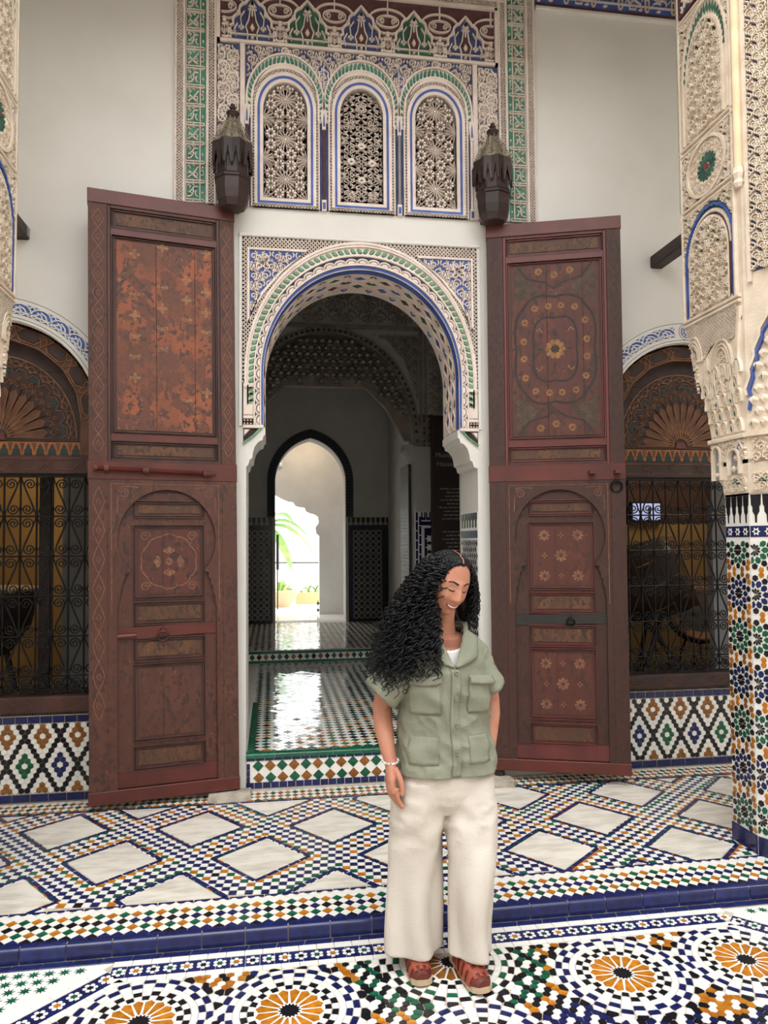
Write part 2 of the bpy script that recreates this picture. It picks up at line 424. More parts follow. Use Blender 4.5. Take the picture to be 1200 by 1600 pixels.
for i in range(30):
    u=-.725+i*.0515
    if u<.75: wtile('riser_tile','footblue',bs,'b',u,.104,STEP,.006)
    u=-.72+i*.0565
    if u<.75: wtile('riser_tile','topblue',bs2,'b',u,.263,STEP,.006)
for v in (.14,.18,.22): wtile('riser_tile','sideblue',[(-.01,-.019),(.01,-.019),(.01,.019),(-.01,.019)],'b',-.735,v,STEP,.006)
gk=MB(); gp=[(-.012,-.03),(-.012,-.012),(-.008,-.004),(0,0),(.045,0)]
gk.surf([[(sx*.0895,p[0],p[1]) for p in gp] for sx in (-1,1)]); gk.add([(sx*.0895,p[0],p[1]) for sx in (-1,1) for p in gp],[tuple(range(5)),tuple(range(5,10))])
gkm=gk.mesh('step_nosing_tile',t_green,True)
for i in range(9):
    u=-.66+i*.1815
    if u<.75: inst('step_nosing_tile',gkm,(CX+u,YW,.302),STEP)
# ================================================================ carved stucco over the entrance
ZT=5.62
def rect(u0,u1,v0,v1): return [(u0,v0),(u1,v0),(u1,v1),(u0,v1)]
def kufic(mb,a0,a1,v0,v1,sg,pitch,mp,h0,h1,mi):
    """band of interlaced angular lettering; a from outer to inner edge"""
    W=abs(a1-a0); f=lambda a,v:(a0+(a1-a0)*a,v)
    n=int((v1-v0)/pitch)+1; w=W*.055
    def rb(pts,ww=1.0,closed=False):
        q=[p for p in pts if v0<=p[1]<=v1]
        if len(q)>1: mb.ribbon(q,w*ww,h0,h1,mp,mi,closed=closed and len(q)==len(pts),taper=.7)
    rb([f(.72,v0),f(.72,v1)],1.0); rb([f(.03,v0),f(.03,v1)],.6)
    for k in range(n):
        b=v0+k*pitch; q=pitch
        E=lambda L:[f(x,b+y*q) for x,y in L]
        alt=k%2
        rb(E([(.05,.02),(.86,.02),(.93,.05),(.93,.12),(.86,.15),(.05,.15)]))
        rb(E([(.40,.15),(.40,.02)]),.8)
        if alt==0:
            rb(E(bez((.10,.30),(.30,.25),(.42,.45),(.38,.62),8)+bez((.38,.62),(.34,.8),(.5,.86),(.62,.80),6)[1:]))
            rb(E(bez((.62,.30),(.5,.32),(.45,.5),(.55,.62),8)))
            rb([f(x,b+y*q) for x,y in circ(.34,.56,.09,8)],.8,True)
        else:
            rb(E([(.12,.28),(.30,.42),(.55,.72),(.64,.86)]))
            rb(E(bez((.62,.28),(.4,.30),(.36,.5),(.2,.62),8)))
            rb([f(x,b+y*q) for x,y in circ(.52,.46,.09,8)],.8,True)
            rb(E([(.72,.42),(.88,.42),(.88,.66),(.72,.66)]),.8)
        for lx,ly,la in ((.08,.84,.5),(.18,.72,.9),(.1,.5,.2),(.5,.9,2.8)):
            p=xf(LEAF,lx,ly,la,.2); p=[f(x,b+y*q) for x,y in p]
            if all(v0<t[1]<v1 for t in p): mb.poly(p,h0,h1,mp,mi,taper=.6)
        p=[f(.86+dx,b+(.52 if not alt else .84)*q+dy*q) for dx,dy in ((-.07,0),(0,-.1),(.07,0),(0,.1))]
        if all(v0<t[1]<v1 for t in p): mb.poly(p,h0,h1,mp,mi,taper=.5)
TR=thing('trim_2','tall carved stucco frame with green lettered bands around three small windows',None,(CX,YW,3.77),kind='structure')
for sg in (-1,1):
    g=MB(); R=lambda a,b:(min(sg*a,sg*b),max(sg*a,sg*b))
    for a,b,mi in ((1.147,1.19,0),(.953,.985,0),(1.003,1.131,1)):
        u0,u1=R(a,b); g.bar(u0,u1,3.775,ZT,0,.006,wall,mi)
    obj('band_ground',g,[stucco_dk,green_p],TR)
    g=MB()
    for a,b in ((1.131,1.147),(.985,1.003),(.937,.953),(1.186,1.199)):
        u0,u1=R(a,b); g.bar(u0,u1,3.775,ZT,0,.026,wall,bev=.004)
    obj('fillet',g,stucco,TR)
    g=MB()
    for a,b in ((1.147,1.19),(.953,.985)):
        u0,u1=R(a,b); lattice(g,rect(u0,u1,3.775,ZT),.0145,.0042,.004,.018,wall)
    obj('lattice_border',g,stucco,TR,kind='stuff')
    g=MB(); kufic(g,sg*1.13,sg*1.004,3.78,ZT-.02,sg,.124,wall,.006,.021,0); obj('lettered_band',g,stucco,TR)
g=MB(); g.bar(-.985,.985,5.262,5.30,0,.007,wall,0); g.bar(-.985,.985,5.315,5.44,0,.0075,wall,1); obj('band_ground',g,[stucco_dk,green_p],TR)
g=MB(); lattice(g,rect(-.985,.985,5.262,5.30),.0145,.0042,.004,.018,wall); obj('lattice_border',g,stucco,TR,kind='stuff')
g=MB(); g.bar(-.937,.937,5.243,5.262,0,.024,wall,bev=.004); g.bar(-.985,.985,5.30,5.315,0,.024,wall,bev=.004); obj('fillet',g,stucco,TR)
# ---- frieze of lobed arches
FR=MB(); FR.bar(-.935,.935,4.845,5.25,0,.007,wall,0); obj('frieze_ground',FR,red_gr,TR)
g=MB()
for r in (rect(-.935,.935,4.845,4.866),rect(-.935,.935,5.232,5.25),rect(-.937,-.915,4.845,5.25),rect(.915,.937,4.845,5.25)):
    g.poly(r,0,.026,wall)
obj('frieze_frame',g,stucco,TR)
LOB=[(.135,0),(.150,.03),(.150,.065),(.138,.088),(.120,.098),(.124,.125),(.115,.15),(.098,.165),(.080,.170),(.084,.195),(.078,.22),(.062,.238),(.044,.246),(.032,.262),(.018,.278),(0,.300)]
lob=LOB+[(-x,y) for x,y in reversed(LOB[:-1])]
for k in range(-3,4):
    c=k*.3555; b=4.87
    def ok(p): return abs(p[0])<.915
    q=[(c+x,b+y) for x,y in lob]; q=[(max(-.915,min(.915,x)),y) for x,y in q]
    if abs(k)<3:
        m=MB(); m.poly(q,.006,.010,wall); obj('lobed_arch_ground',m,blue_gr if k%2==0 else green_gr,TR)
    m=MB()
    E=lambda L:[(c+x,b+y) for x,y in L]
    def rb(L,w,h=.024,cl=False):
        for run in clipruns(E(L),rect(-.916,.916,4.86,5.24)): m.ribbon(run,w,.006,h,wall,taper=.7,closed=cl and len(run)==len(L))
    rb([(x*1.0,y) for x,y in lob],.017,.026)
    if abs(k)<3:
        m.poly(E([(-.032,.045),(.032,.045),(.04,.09),(.024,.13),(.018,.165),(-.018,.165),(-.024,.13),(-.04,.09)]),.010,.0125,wall,1)
        rb([(-.03,.03),(-.03,.05),(-.042,.09),(-.024,.13),(-.018,.17),(-.012,.215),(0,.265)],.009); rb([(.03,.03),(.03,.05),(.042,.09),(.024,.13),(.018,.17),(.012,.215),(0,.265)],.009)
        rb([(0,.16),(0,.27)],.011); m.poly(E([(-.028,.225),(.028,.225),(0,.268)]),.01,.024,wall,taper=.7)
        rb([(-.028,.205),(.028,.205)],.008); rb([(-.135,.035),(.135,.035)],.009); rb([(-.03,0),(-.03,.035)],.009); rb([(.03,0),(.03,.035)],.009)
        m.poly(E([(0,.06),(.016,.085),(0,.12),(-.016,.085)]),.012,.024,wall,taper=.6); m.poly(E([(0,.004),(.012,.018),(0,.032),(-.012,.018)]),.01,.024,wall,taper=.6)
        for sx in (-1,1):
            for dx,dy in ((0,.012),(0,-.012),(.012,0),(-.012,0)): m.poly(E(circ(sx*.07+dx,.085+dy,.009,6)),.01,.024,wall,taper=.6)
            rb([(sx*.1,.035),(sx*.115,.065),(sx*.095,.105)],.01); rb([(sx*.07,.1),(sx*.075,.15),(sx*.05,.19)],.008); rb([(sx*.135,.02),(sx*.135,.05),(sx*.105,.05),(sx*.105,.02)],.007)
    # between arches
    d=.3555/2
    rb(circ(d,.05,.042,16)+[(d+.042,.05)],.013,.026); rb([(d-.03,.01),(d,.004),(d+.03,.01)],.014)
    rb([(d,.02),(d,.085)],.006); 
    for sx in (-1,1):
        rb([(d,.03),(d+sx*.022,.055)],.005); rb([(d,.045),(d+sx*.018,.07)],.005)
        q=E(xf(LEAF,d,.09,.5 if sx>0 else PI-.5,.04,1)); 
        if all(abs(p[0])<.915 for p in q): m.poly(q,.007,.025,wall,taper=.6)
        rb([(d+sx*x,y) for x,y in bez((.0,.14),(.04,.12),(.075,.15),(.085,.19),8)],.010)
        rb([(d+sx*x,y) for x,y in bez((.0,.30),(.05,.30),(.1,.285),(.125,.24),8)],.010,.022)
        rb([(d+sx*x,y) for x,y in spiral(.04,.215,.02,.006,0,1.2,12)],.007)
    rb([(d+x,y) for x,y in ell(.075,.04,.215,0,2*PI,24)],.009); rb([(d,.255),(d,.35)],.010)
    q=E([(d,.09),(d+.016,.12),(d,.15),(d-.016,.12)])
    if all(abs(p[0])<.915 for p in q): m.poly(q,.007,.025,wall,taper=.6)
    if m.v: obj('lobed_arch_relief',m,[stucco,red_gr],TR)
# ---- side arabesque strips and dividers
for sg in (-1,1):
    u0,u1=sorted((sg*.79,sg*.935)); g=MB(); g.bar(u0,u1,3.775,4.845,0,.006,wall); obj('strip_ground',g,blue_gr,TR)
    g=MB(); reg=rect(u0+.003,u1-.003,3.78,4.83)
    for k in range(15):
        v=3.80+k*.073; c=(u0+u1)/2; s=1 if k%2 else -1
        for ring in ([ (c+s*.028+.036*cos(t),v+.036*sin(t)) for t in [2*PI*i/18 for i in range(19)]],[(c-s*.04+.022*cos(t),v+.03+.022*sin(t)) for t in [2*PI*i/12 for i in range(13)]]):
            for run in clipruns(ring,reg): g.ribbon(run,.012,.006,.024,wall,taper=.7)
        for j in range(8):
            t=2*PI*j/8
            for run in clipruns([(c+s*.028+.008*cos(t),v+.008*sin(t)),(c+s*.028+.032*cos(t),v+.032*sin(t))],reg): g.ribbon(run,.006,.006,.02,wall)
        for run in clipruns(bez((c-s*.065,v-.03),(c-s*.02,v-.04),(c+s*.0,v+.04),(c-s*.06,v+.055),10),reg): g.ribbon(run,.010,.006,.022,wall,taper=.7)
        for run in clipruns(bez((c+s*.07,v+.02),(c+s*.05,v+.05),(c+s*.01,v+.03),(c-s*.02,v+.06),10),reg): g.ribbon(run,.010,.006,.022,wall,taper=.7)
    arabesque(g,reg,.055,.006,.006,.017,wall,seed=3)
    obj('arabesque_strip',g,stucco,TR)
    g=MB(); a,b=sorted((sg*.757,sg*.79)); g.bar(a,b,3.775,4.845,0,.022,wall,bev=.004); obj('fillet',g,stucco,TR)
# ---- arched field with three windows
def wring(mb,c,A,B,h,mi=0,h0=0):
    lo=winshape(c,*A); li=winshape(c,*B); mb.sheet([lo,li],h,wall,mi); mb.wallring(lo,h0,h,wall,mi); mb.wallring(li,h0,h,wall,mi)
PA=(.221,3.777,4.43,4.697); PB=(.199,3.797,4.43,4.674); PC=(.179,3.80,4.43,4.650); PD=(.163,3.819,4.43,4.634); PE=(.142,3.84,4.43,4.612)
spand=rect(-.757,.757,3.777,4.845)
g=MB(); g.sheet([spand]+[winshape(c,*PE) for c in WIN],.005,wall); obj('spandrel_ground',g,blue_gr,TR)
gad_out=[[(c+.248,4.36)]+[(c+.248*cos(PI*i/30),4.49+.305*sin(PI*i/30)) for i in range(31)]+[(c-.248,4.36)] for c in WIN]
g=MB(); arabesque(g,rect(-.75,.75,4.50,4.835),.085,.008,.005,.022,wall,holes=gad_out,seed=5)
for c in (-.25,.25): 
    g.poly([(c,4.55),(c+.04,4.63),(c+.03,4.70),(c,4.76),(c-.03,4.70),(c-.04,4.63)],.005,.009,wall,1)
    for L in ([(-.03,.1),(-.03,.02),(.03,.02),(.03,.1)],[(0,-.02),(0,.14)],[(-.02,.06),(.02,.06)],[(-.035,.13),(0,.19),(.035,.13)],[(-.05,.02),(-.05,.1),(-.02,.16)],[(.05,.02),(.05,.1),(.02,.16)]):
        g.ribbon([(c+x,4.6+y) for x,y in L],.009,.005,.024,wall,taper=.7)
for c in WIN:
    g.ribbon(circ(c,4.815,.022,14),.008,.005,.024,wall,closed=True); g.poly(circ(c,4.815,.010,6),.005,.022,wall)
obj('spandrel_arabesque',g,[stucco,blue_p],TR)
for k,c in enumerate(WIN):
    WN=thing('window_%d'%(k+1),['left arched stucco lattice window of pierced flowers and rays','middle arched stucco lattice window with four shell-shaped palmettes','right arched stucco lattice window of pierced flowers and rays'][k],None,(CX+c,YW,3.777),kind='structure')
    g=MB(); N=30
    lo=gad_out[k]; li=[(c+.214,4.36)]+[(c+.214*cos(PI*i/N),4.49+.237*sin(PI*i/N)) for i in range(N+1)]+[(c-.214,4.36)]
    g.sheet([lo,li],.012,wall); g.wallring(lo,0,.012,wall); g.ribbon(lo,.012,.005,.026,wall); g.ribbon(li,.012,.005,.026,wall); obj('arch_band',g,stucco,WN)
    g=MB()
    for j in range(26):
        t=PI*(j+.5)/26; 
        if c==WIN[0] or c==WIN[1]: pass
        P=lambda s_,dt:(c+(.219+.026*s_)*cos(t+dt),4.49+(.243+.058*s_)*sin(t+dt))
        s=-1 if j<13 else 1
        q=[P(0,s*.05),P(.3,s*.065),P(.75,s*.035),P(1,-s*.04),P(.7,-s*.055),P(.2,-s*.02)]
        g.poly(q,.012,.020,wall,taper=.7)
    for sx in (-1,1):
        for j in range(3): g.poly([(c+sx*(.231+x),4.46-j*.03+y) for x,y in ((-.011,-.01),(.0,-.014),(.011,.004),(0,.012))],.012,.02,wall,taper=.7)
    obj('gadroons',g,green_p,WN,kind='stuff')
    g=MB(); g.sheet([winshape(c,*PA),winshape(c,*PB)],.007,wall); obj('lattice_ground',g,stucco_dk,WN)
    g=MB(); lattice(g,winshape(c,*PA),.0145,.0042,.006,.017,wall,holes=[winshape(c,*PB)]); obj('lattice_border',g,stucco,WN,kind='stuff')
    g=MB(); wring(g,c,(.214,3.777,4.43,4.726),PA,.024); wring(g,c,PB,PC,.024); wring(g,c,PD,PE,.018,h0=-.03); obj('moulding',g,stucco,WN)
    g=MB(); wring(g,c,PC,PD,.019); obj('blue_band',g,blue_p,WN)
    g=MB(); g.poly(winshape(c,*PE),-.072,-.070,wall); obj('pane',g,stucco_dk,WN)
    reg=winshape(c,*PE); g=MB(); HB,HT=-.045,-.012
    if k!=1:
        lattice(g,reg,.044,.003,-.044,-.030,wall)
        for kk in range(-1,5):
            for off,vv in ((0,3.981+kk*.266),(-.142,3.848+kk*.266),(.142,3.848+kk*.266)):
                for j in range(16):
                    t=2*PI*(j+.5)/16
                    for run in clipruns([(c+off+r_*cos(t),vv+r_*sin(t)) for r_ in (.012,.03,.05,.07)],reg): g.ribbon(run,.0048,HB,HT-.004,wall,taper=.7)
                q=circ(c+off,vv,.013,10)
                if inpoly((c+off*.93,vv),reg): g.poly([(max(c-.142,min(c+.142,x)),y) for x,y in q],HB,HT,wall,taper=.6)
            v0=3.981+kk*.266
            for fx,fy in [(sx*.094,sy*.038) for sx in (-1,1) for sy in (-1,1)]+[(sx*.039,sy*.096) for sx in (-1,1) for sy in (-1,1)]:
                for j in range(8):
                    t=2*PI*(j+.5)/8; q=xf([(.010,0),(.018,.0068),(.027,.0085),(.034,.004),(.034,-.004),(.027,-.0085),(.018,-.0068)],c+fx,v0+fy,t)
                    if all(inpoly(p,reg) for p in q): g.poly(q,HB,HT+.004,wall,taper=.8)
    else:
        for an in (0,45,90,26): lattice(g,reg,.040 if an in (0,90) else .036,.0036,-.04,-.022,wall,ang=math.radians(an))
        for sx,sv in ((0,4.493),(-.072,4.379),(.07,4.372),(-.065,3.905),(.075,3.9),(-.13,4.27),(.13,4.27),(-.13,4.03),(.13,4.03)):
            for j in range(12):
                t=2*PI*j/12
                for run in clipruns([(c+sx+r_*cos(t),sv+r_*sin(t)) for r_ in (.010,.02,.03)],reg): g.ribbon(run,.006,HB,HT,wall,taper=.6)
        for sx,sv in ((0,4.245),(-.068,4.137),(.07,4.132),(0,4.014)):
            for j in range(7):
                t=PI*(j+.0)/6; q=xf([(0,-.004),(.02,-.008),(.036,0),(.02,.008)],c+sx,sv-.012,t)
                g.poly(q,HB,HT+.008,wall,taper=.7)
            g.poly([(c+sx-.03,sv-.015),(c+sx,sv-.034),(c+sx+.03,sv-.015)],HB,HT+.006,wall,taper=.8)
    obj('pierced_lattice',g,stucco,WN)
for u,ms in ((-.25,red_gr),(.25,plaster_d),(-.745,red_gr),(.745,stucco)):
    g=MB(); 
    prof=[(.010,3.845),(.010,4.31)]
    g.lathe([(r,z) for r,z in prof],8,(CX+u,YW-.016,0),mi=1)
    g.bar(u-.015,u+.015,3.772,3.845,0,.026,wall,0,bev=.003); g.bar(u-.009,u+.009,3.782,3.826,.026,.028,wall,2)
    g.poly([(u-.012,4.31),(u+.012,4.31),(u+.012,4.35),(u+.02,4.385),(u+.02,4.44),(u-.02,4.44),(u-.02,4.385),(u-.012,4.35)],0,.028,wall)
    g.poly([(u-.006,4.33),(u+.006,4.33),(u+.004,4.39),(u,4.42),(u-.004,4.39)],.028,.031,wall,2)
    obj('colonnette',g,[stucco,ms,blue_p],TR)
# ================================================================ entrance arch surround
TA=thing('trim_3','square carved stucco surround of the entrance arch with green gadroons and blue edge',None,(CX,YW,2.14),kind='structure')
ALEN=[]
def apath(s,zb=2.38,n=48):
    a=.64+.097*s; b=.70+.148*s
    return [(a,zb),(a,2.5),(a,2.6)]+ell(a,b,ARC_C,0,PI,n)+[(-a,2.6),(-a,2.5),(-a,zb)]
def aring(mb,s0,s1,h,mi=0,zb=2.38,hb=0):
    A=apath(s0,zb); B=apath(s1,zb); n=len(A)
    mb.surf([[wall(p[0],p[1],h) for p in A],[wall(p[0],p[1],h) for p in B]],mi)
    for Q in (A,B): mb.surf([[wall(p[0],p[1],hb) for p in Q],[wall(p[0],p[1],h) for p in Q]],mi)
def along(s,frac,zb=2.38):
    P=apath(s,zb,96); d=[0]
    for i in range(1,len(P)): d.append(d[-1]+math.dist(P[i],P[i-1]))
    t=frac*d[-1]
    for i in range(1,len(P)):
        if d[i]>=t:
            k=(t-d[i-1])/(d[i]-d[i-1]); p=(P[i-1][0]+(P[i][0]-P[i-1][0])*k,P[i-1][1]+(P[i][1]-P[i-1][1])*k)
            return p,math.atan2(P[i][1]-P[i-1][1],P[i][0]-P[i-1][0])
    return P[-1],-PI/2
F0,F1,FT=-.776,.772,3.582
def frame_pl(s): return [(F0,2.38)]+list(reversed(apath(s)))+[(F1,2.38),(F1,FT),(F0,FT)]
g=MB(); pl=[(F0,2.30),(F0,FT),(F1,FT),(F1,2.30)]
fr=[(F1,2.36),(F1,FT),(F0,FT),(F0,2.36)]+list(reversed(apath(1.0,2.36)))
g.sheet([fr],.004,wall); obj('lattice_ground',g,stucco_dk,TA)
g=MB(); sh=apath(1.12)
regL=[(F1-.002,2.62),(F1-.002,FT-.004),(F0+.002,FT-.004),(F0+.002,2.62)]+[p for p in reversed(apath(1.05)) if p[1]>2.6]
tri=[]
for sg in (-1,1): tri.append([(sg*.735,3.50),(sg*.735,3.02),(sg*.66,3.20),(sg*.53,3.36),(sg*.36,3.50)])
lattice(g,regL,.018,.0055,.004,.016,wall,holes=tri); obj('lattice_field',g,stucco,TA,kind='stuff')
for sg,t in zip((-1,1),tri):
    g=MB(); g.poly(t,.004,.010,wall,1); g.ribbon(t,.016,.004,.024,wall,0,closed=True)
    reg=[(sum(p[0] for p in t)/5*.08+p[0]*.92,sum(p[1] for p in t)/5*.08+p[1]*.92) for p in t]
    arabesque(g,reg,.075,.009,.010,.024,wall,0,seed=2)
    cx_,cy_=sg*.645,3.415
    for j in range(4):
        for q in (xf([(.0,.0),(.02,.018),(.045,.012),(.055,0),(.045,-.012),(.02,-.018)],cx_,cy_,PI/2*j+PI/4),): 
            g.poly(q,.010,.018,wall,2,taper=.8); g.ribbon(q,.007,.01,.026,wall,0,closed=True)
    obj('spandrel_corner',g,[stucco,blue_p,red_gr],TA)
g=MB()
for P in (apath(1.16),): g.ribbon([p for p in P if p[1]>=2.58],.016,.004,.022,wall)
aring(g,.98,1.06,.026,zb=2.62); aring(g,.56,.64,.028,zb=2.36); aring(g,.16,.24,.028,zb=2.36,hb=-.01); obj('arch_fillet',g,stucco,TA)
g=MB(); aring(g,.62,1.0,.012,0,zb=2.62); obj('gadroon_ground',g,stucco,TA)
g=MB(); NG=74
for j in range(NG):
    f_=(j+.5)/NG; c_,an=along(.81,f_,2.62); s=1 if j<NG/2 else -1
    q=xf([(-.021,-.012*s),(-.009,-.020*s),(.009,-.014*s),(.019,.010*s),(.007,.020*s),(-.012,.009*s)],c_[0],c_[1],an)
    g.poly(q,.012,.021,wall,taper=.7)
obj('gadroons',g,green_pale,TA,kind='stuff')
g=MB(); aring(g,.22,.60,.008,0,zb=2.36); obj('scallop_ground',g,blue_gr,TA)
g=MB(); NS=39
for j in range(NS):
    c_,an=along(.25,(j+.5)/NS,2.36)
    q=xf([(.027*cos(PI*i/8),-.018*sin(PI*i/8)) for i in range(9)],c_[0],c_[1],an); g.poly(q,.008,.024,wall,taper=.85)
    for r_,w_ in ((.033,.0045),(.040,.0045)):
        g.ribbon(xf([(r_*cos(PI*i/8),-r_*.78*sin(PI*i/8)) for i in range(9)],c_[0],c_[1],an),w_,.008,.022,wall,0)
    c2,an2=along(.42,j/NS,2.36); g.poly(xf([(-.016,.006),(0,.012),(.016,.006),(0,-.006)],c2[0],c2[1],an2),.008,.014,wall,1)
obj('scallops',g,[stucco,red_gr],TA)
g=MB(); aring(g,.03,.16,.012,zb=2.36,hb=-.02); obj('blue_edge',g,blue_p,TA)
g=MB(); aring(g,0,.03,.010,zb=2.36,hb=-.02); obj('inner_fillet',g,stucco,TA)
# legs: pilaster panels, capitals and consoles
for sg in (-1,1):
    g=MB(); a,b=sorted((sg*.702,sg*.768)); g.bar(a,b,2.43,2.605,0,.016,wall,0,bev=.004); g.bar(a,b,2.605,2.63,0,.024,wall,0,bev=.004); g.bar(a,b,2.405,2.425,0,.024,wall,0,bev=.003)
    g.bar(*sorted((sg*.642,sg*.77)),2.345,2.365,0,.024,wall,0,bev=.003)
    obj('pilaster_panel',g,stucco,TA)
    g=MB(); g.bar(*sorted((sg*.642,sg*.77)),2.365,2.41,0,.005,wall,0); g.poly([(sg*.768,2.345),(sg*.768,2.25),(sg*.73,2.27),(sg*.665,2.345)],0,.005,wall,0)
    for i in range(6):
        for r in range(2):
            u=.66+i*.02; g.poly([(sg*(u+x),2.376+r*.022+y) for x,y in ((-.008,-.006),(.008,-.006),(0,.008))],.005,.018,wall,1,taper=.7)
    g.ribbon([(sg*.768,2.25),(sg*.70,2.30),(sg*.66,2.345)],.012,.004,.02,wall,2); g.poly([(sg*.765,2.34),(sg*.72,2.34),(sg*.765,2.29)],.004,.018,wall,1,taper=.6)
    obj('capital_carving',g,[stucco_dk,stucco,green_pale],TA)
    # console block running through the reveal
    g=MB(); c=corb(sg); prof=[(sg*.775,2.13)]+c+[(sg*.775,2.40)]
    prof=[(sg*(.765 if sg>0 else .75),2.10)]+[(sg*.738,2.11),(sg*.728,2.145),(sg*.712,2.155),(sg*.708,2.19),(sg*.698,2.225),(sg*.68,2.252),(sg*.664,2.265),(sg*.648,2.27),(sg*.642,2.295),(sg*.630,2.305),(sg*.630,2.345),(sg*.64,2.36),(sg*.765,2.36)]
    g.poly(prof,-.44,.004,wall); obj('console',g,plaster,TA)
g=MB(); g.bar(F0-.02,F1+.02,FT,FT+.022,0,.02,wall,bev=.005); g.bar(F0-.018,F0,2.36,FT,0,.012,wall); g.bar(F1,F1+.02,2.36,FT,0,.012,wall); obj('frame_moulding',g,plaster,TA)
# painted soffit
def soff(t,d,h):
    a=.64-h; b=.70-h
    return (CX+a*cos(t),YW+d,ARC_C+b*sin(t)) if 0<=t<=PI else ((CX+a,YW+d,ARC_C+t*.67) if t<0 else (CX-a,YW+d,ARC_C-(t-PI)*.67))
T0,T1=-.5,PI+.5
g=MB()
def sband(d0,d1,h,mi):
    g.surf([[soff(T0+(T1-T0)*i/60,d,h) for i in range(61)] for d in (d0,d1)],mi)
sband(-.01,.06,.004,0); sband(.06,.44,.003,1); obj('soffit_ground',g,[blue_p,stucco],TA)
g=MB()
for j in range(15):
    t=T0+(T1-T0)*(j+.5)/15; dt=(T1-T0)/30
    S=lambda L:[(t+x*dt,y) for x,y in L]
    g.poly(S([(-.5,.14),(0,.115),(.5,.14),(0,.17)]),.003,.006,soff,[0,1,2][j%3]); g.poly(S([(-.4,.29),(0,.255),(.4,.29),(0,.33)]),.003,.006,soff,[1,2,0][j%3])
    g.poly(S([(.55,.22),(1,.19),(1.45,.22),(1,.25)]),.003,.006,soff,[2,0,1][j%3]); g.poly(S([(.7,.10),(1,.08),(1.3,.10),(1,.12)]),.003,.006,soff,0); g.poly(S([(.7,.36),(1,.33),(1.3,.36),(1,.4)]),.003,.006,soff,1)
    for sy in (0,1):
        Y=lambda y:y if not sy else .44-y
        g.ribbon(S([(-1,Y(.09)),(-.6,Y(.17)),(0,Y(.2)),(.6,Y(.17)),(1,Y(.09))]),.010,.003,.009,soff,3); 
        g.ribbon(S([(-1,Y(.2)),(-.5,Y(.13)),(0,Y(.095)),(.5,Y(.13)),(1,Y(.2))]),.010,.003,.009,soff,3)
obj('soffit_scrolls',g,[red_gr,blue_p,green_gr,stucco],TA)
# ---- lettered blue frieze high on the wall
for sg in (1,-1):
    FB=thing('trim_%d'%(4 if sg>0 else 5),'blue lettered stucco frieze high on the %s white wall'%('right' if sg>0 else 'left'),None,(CX+sg*1.2,YW,5.29),kind='structure')
    g=MB(); u0,u1=sorted((sg*1.21,sg*4.5)); g.bar(u0,u1,5.30,5.50,0,.006,wall,0); g.bar(u0,u1,5.305,5.335,.006,.01,wall,1); g.bar(u0,u1,5.275,5.303,0,.03,wall,2,bev=.006)
    obj('frieze_ground',g,[blue_p,red_gr,plaster],FB)
    g=MB(); rot=lambda u,v,h: wall(sg*(1.22+(v-0)),5.50-u,h)
    kufic(g,.002,.165,0.0,2.6,1,.20,lambda a,v,h: wall(sg*(1.22+v),5.50-a,h),.006,.02,0); obj('frieze_lettering',g,stucco,FB)
# ================================================================ door leaves
def paintmat(name,base,worn,dark,fleck,s=1.0,thr=.5,zs=.6):
    m=bpy.data.materials.new(name); m.use_nodes=True; nt=m.node_tree; L=nt.links; P=nt.nodes['Principled BSDF']; P.inputs['Roughness'].default_value=.62
    tc=nt.nodes.new('ShaderNodeTexCoord'); mp=nt.nodes.new('ShaderNodeMapping'); mp.inputs['Scale'].default_value=(1,1,zs); L.new(tc.outputs['Object'],mp.inputs[0])
    def nz(sc,det=6):
        n=nt.nodes.new('ShaderNodeTexNoise'); n.inputs['Scale'].default_value=sc*s; n.inputs['Detail'].default_value=det; L.new(mp.outputs[0],n.inputs['Vector']); return n.outputs[0]
    def rp(src,a,b):
        r=nt.nodes.new('ShaderNodeValToRGB'); r.color_ramp.elements[0].position=a; r.color_ramp.elements[1].position=b; L.new(src,r.inputs[0]); return r.outputs[0]
    def mix(f,c0,c1):
        x=nt.nodes.new('ShaderNodeMix'); x.data_type='RGBA'; L.new(f,x.inputs[0])
        for i,c in ((6,c0),(7,c1)):
            if isinstance(c,tuple): x.inputs[i].default_value=lin(c)
            else: L.new(c,x.inputs[i])
        return x.outputs[2]
    c=mix(rp(nz(8,12),thr-.02,thr+.02),base,worn)
    c=mix(rp(nz(30,8),.55,.58),c,dark); c=mix(rp(nz(55,3),.66,.70),c,fleck); c=mix(rp(nz(3,3),.35,.75),c,base)
    L.new(c,P.inputs['Base Color'])
    b=nt.nodes.new('ShaderNodeBump'); b.inputs['Strength'].default_value=.25; b.inputs['Distance'].default_value=.004; L.new(nz(45),b.inputs['Height']); L.new(b.outputs[0],P.inputs['Normal'])
    return m
pL=paintmat('worn_floral_paint',(99,58,42),(146,79,48),(64,46,40),(160,119,73),1.3,.5,.8)
pS=paintmat('worn_stile_paint',(80,46,36),(90,52,39),(54,36,30),(122,79,48),1.3,.55)
pR=paintmat('dark_red_panel_paint',(81,41,32),(92,47,34),(54,36,29),(116,72,41),1,.55)
pB=paintmat('brown_gold_paint',(81,52,36),(100,65,40),(52,38,30),(167,101,48),1.6,.5)
pD=paintmat('shaded_dark_stile_paint',(65,36,29),(71,41,32),(45,30,25),(91,51,36),1.3,.58)  # right door's own darker paint, with some of its shade put into the colour
redrail=mat('oxblood_rail',(98,43,34),.45,(80,34,29),5,.06,50)
darkrail=mat('black_green_paint',(44,42,38),.6,(34,32,30),10)
line_o=mat('faded_line_paint',(140,98,72),.75,(104,70,56),30)
line_k=mat('dark_line_paint',(52,40,36),.7,(40,32,30),20)
line_y=mat('yellow_rosette_paint',(150,108,62),.7,(112,76,48),40)
white_line=mat('pale_flower_paint',(190,160,110),.75,(150,110,74),30)
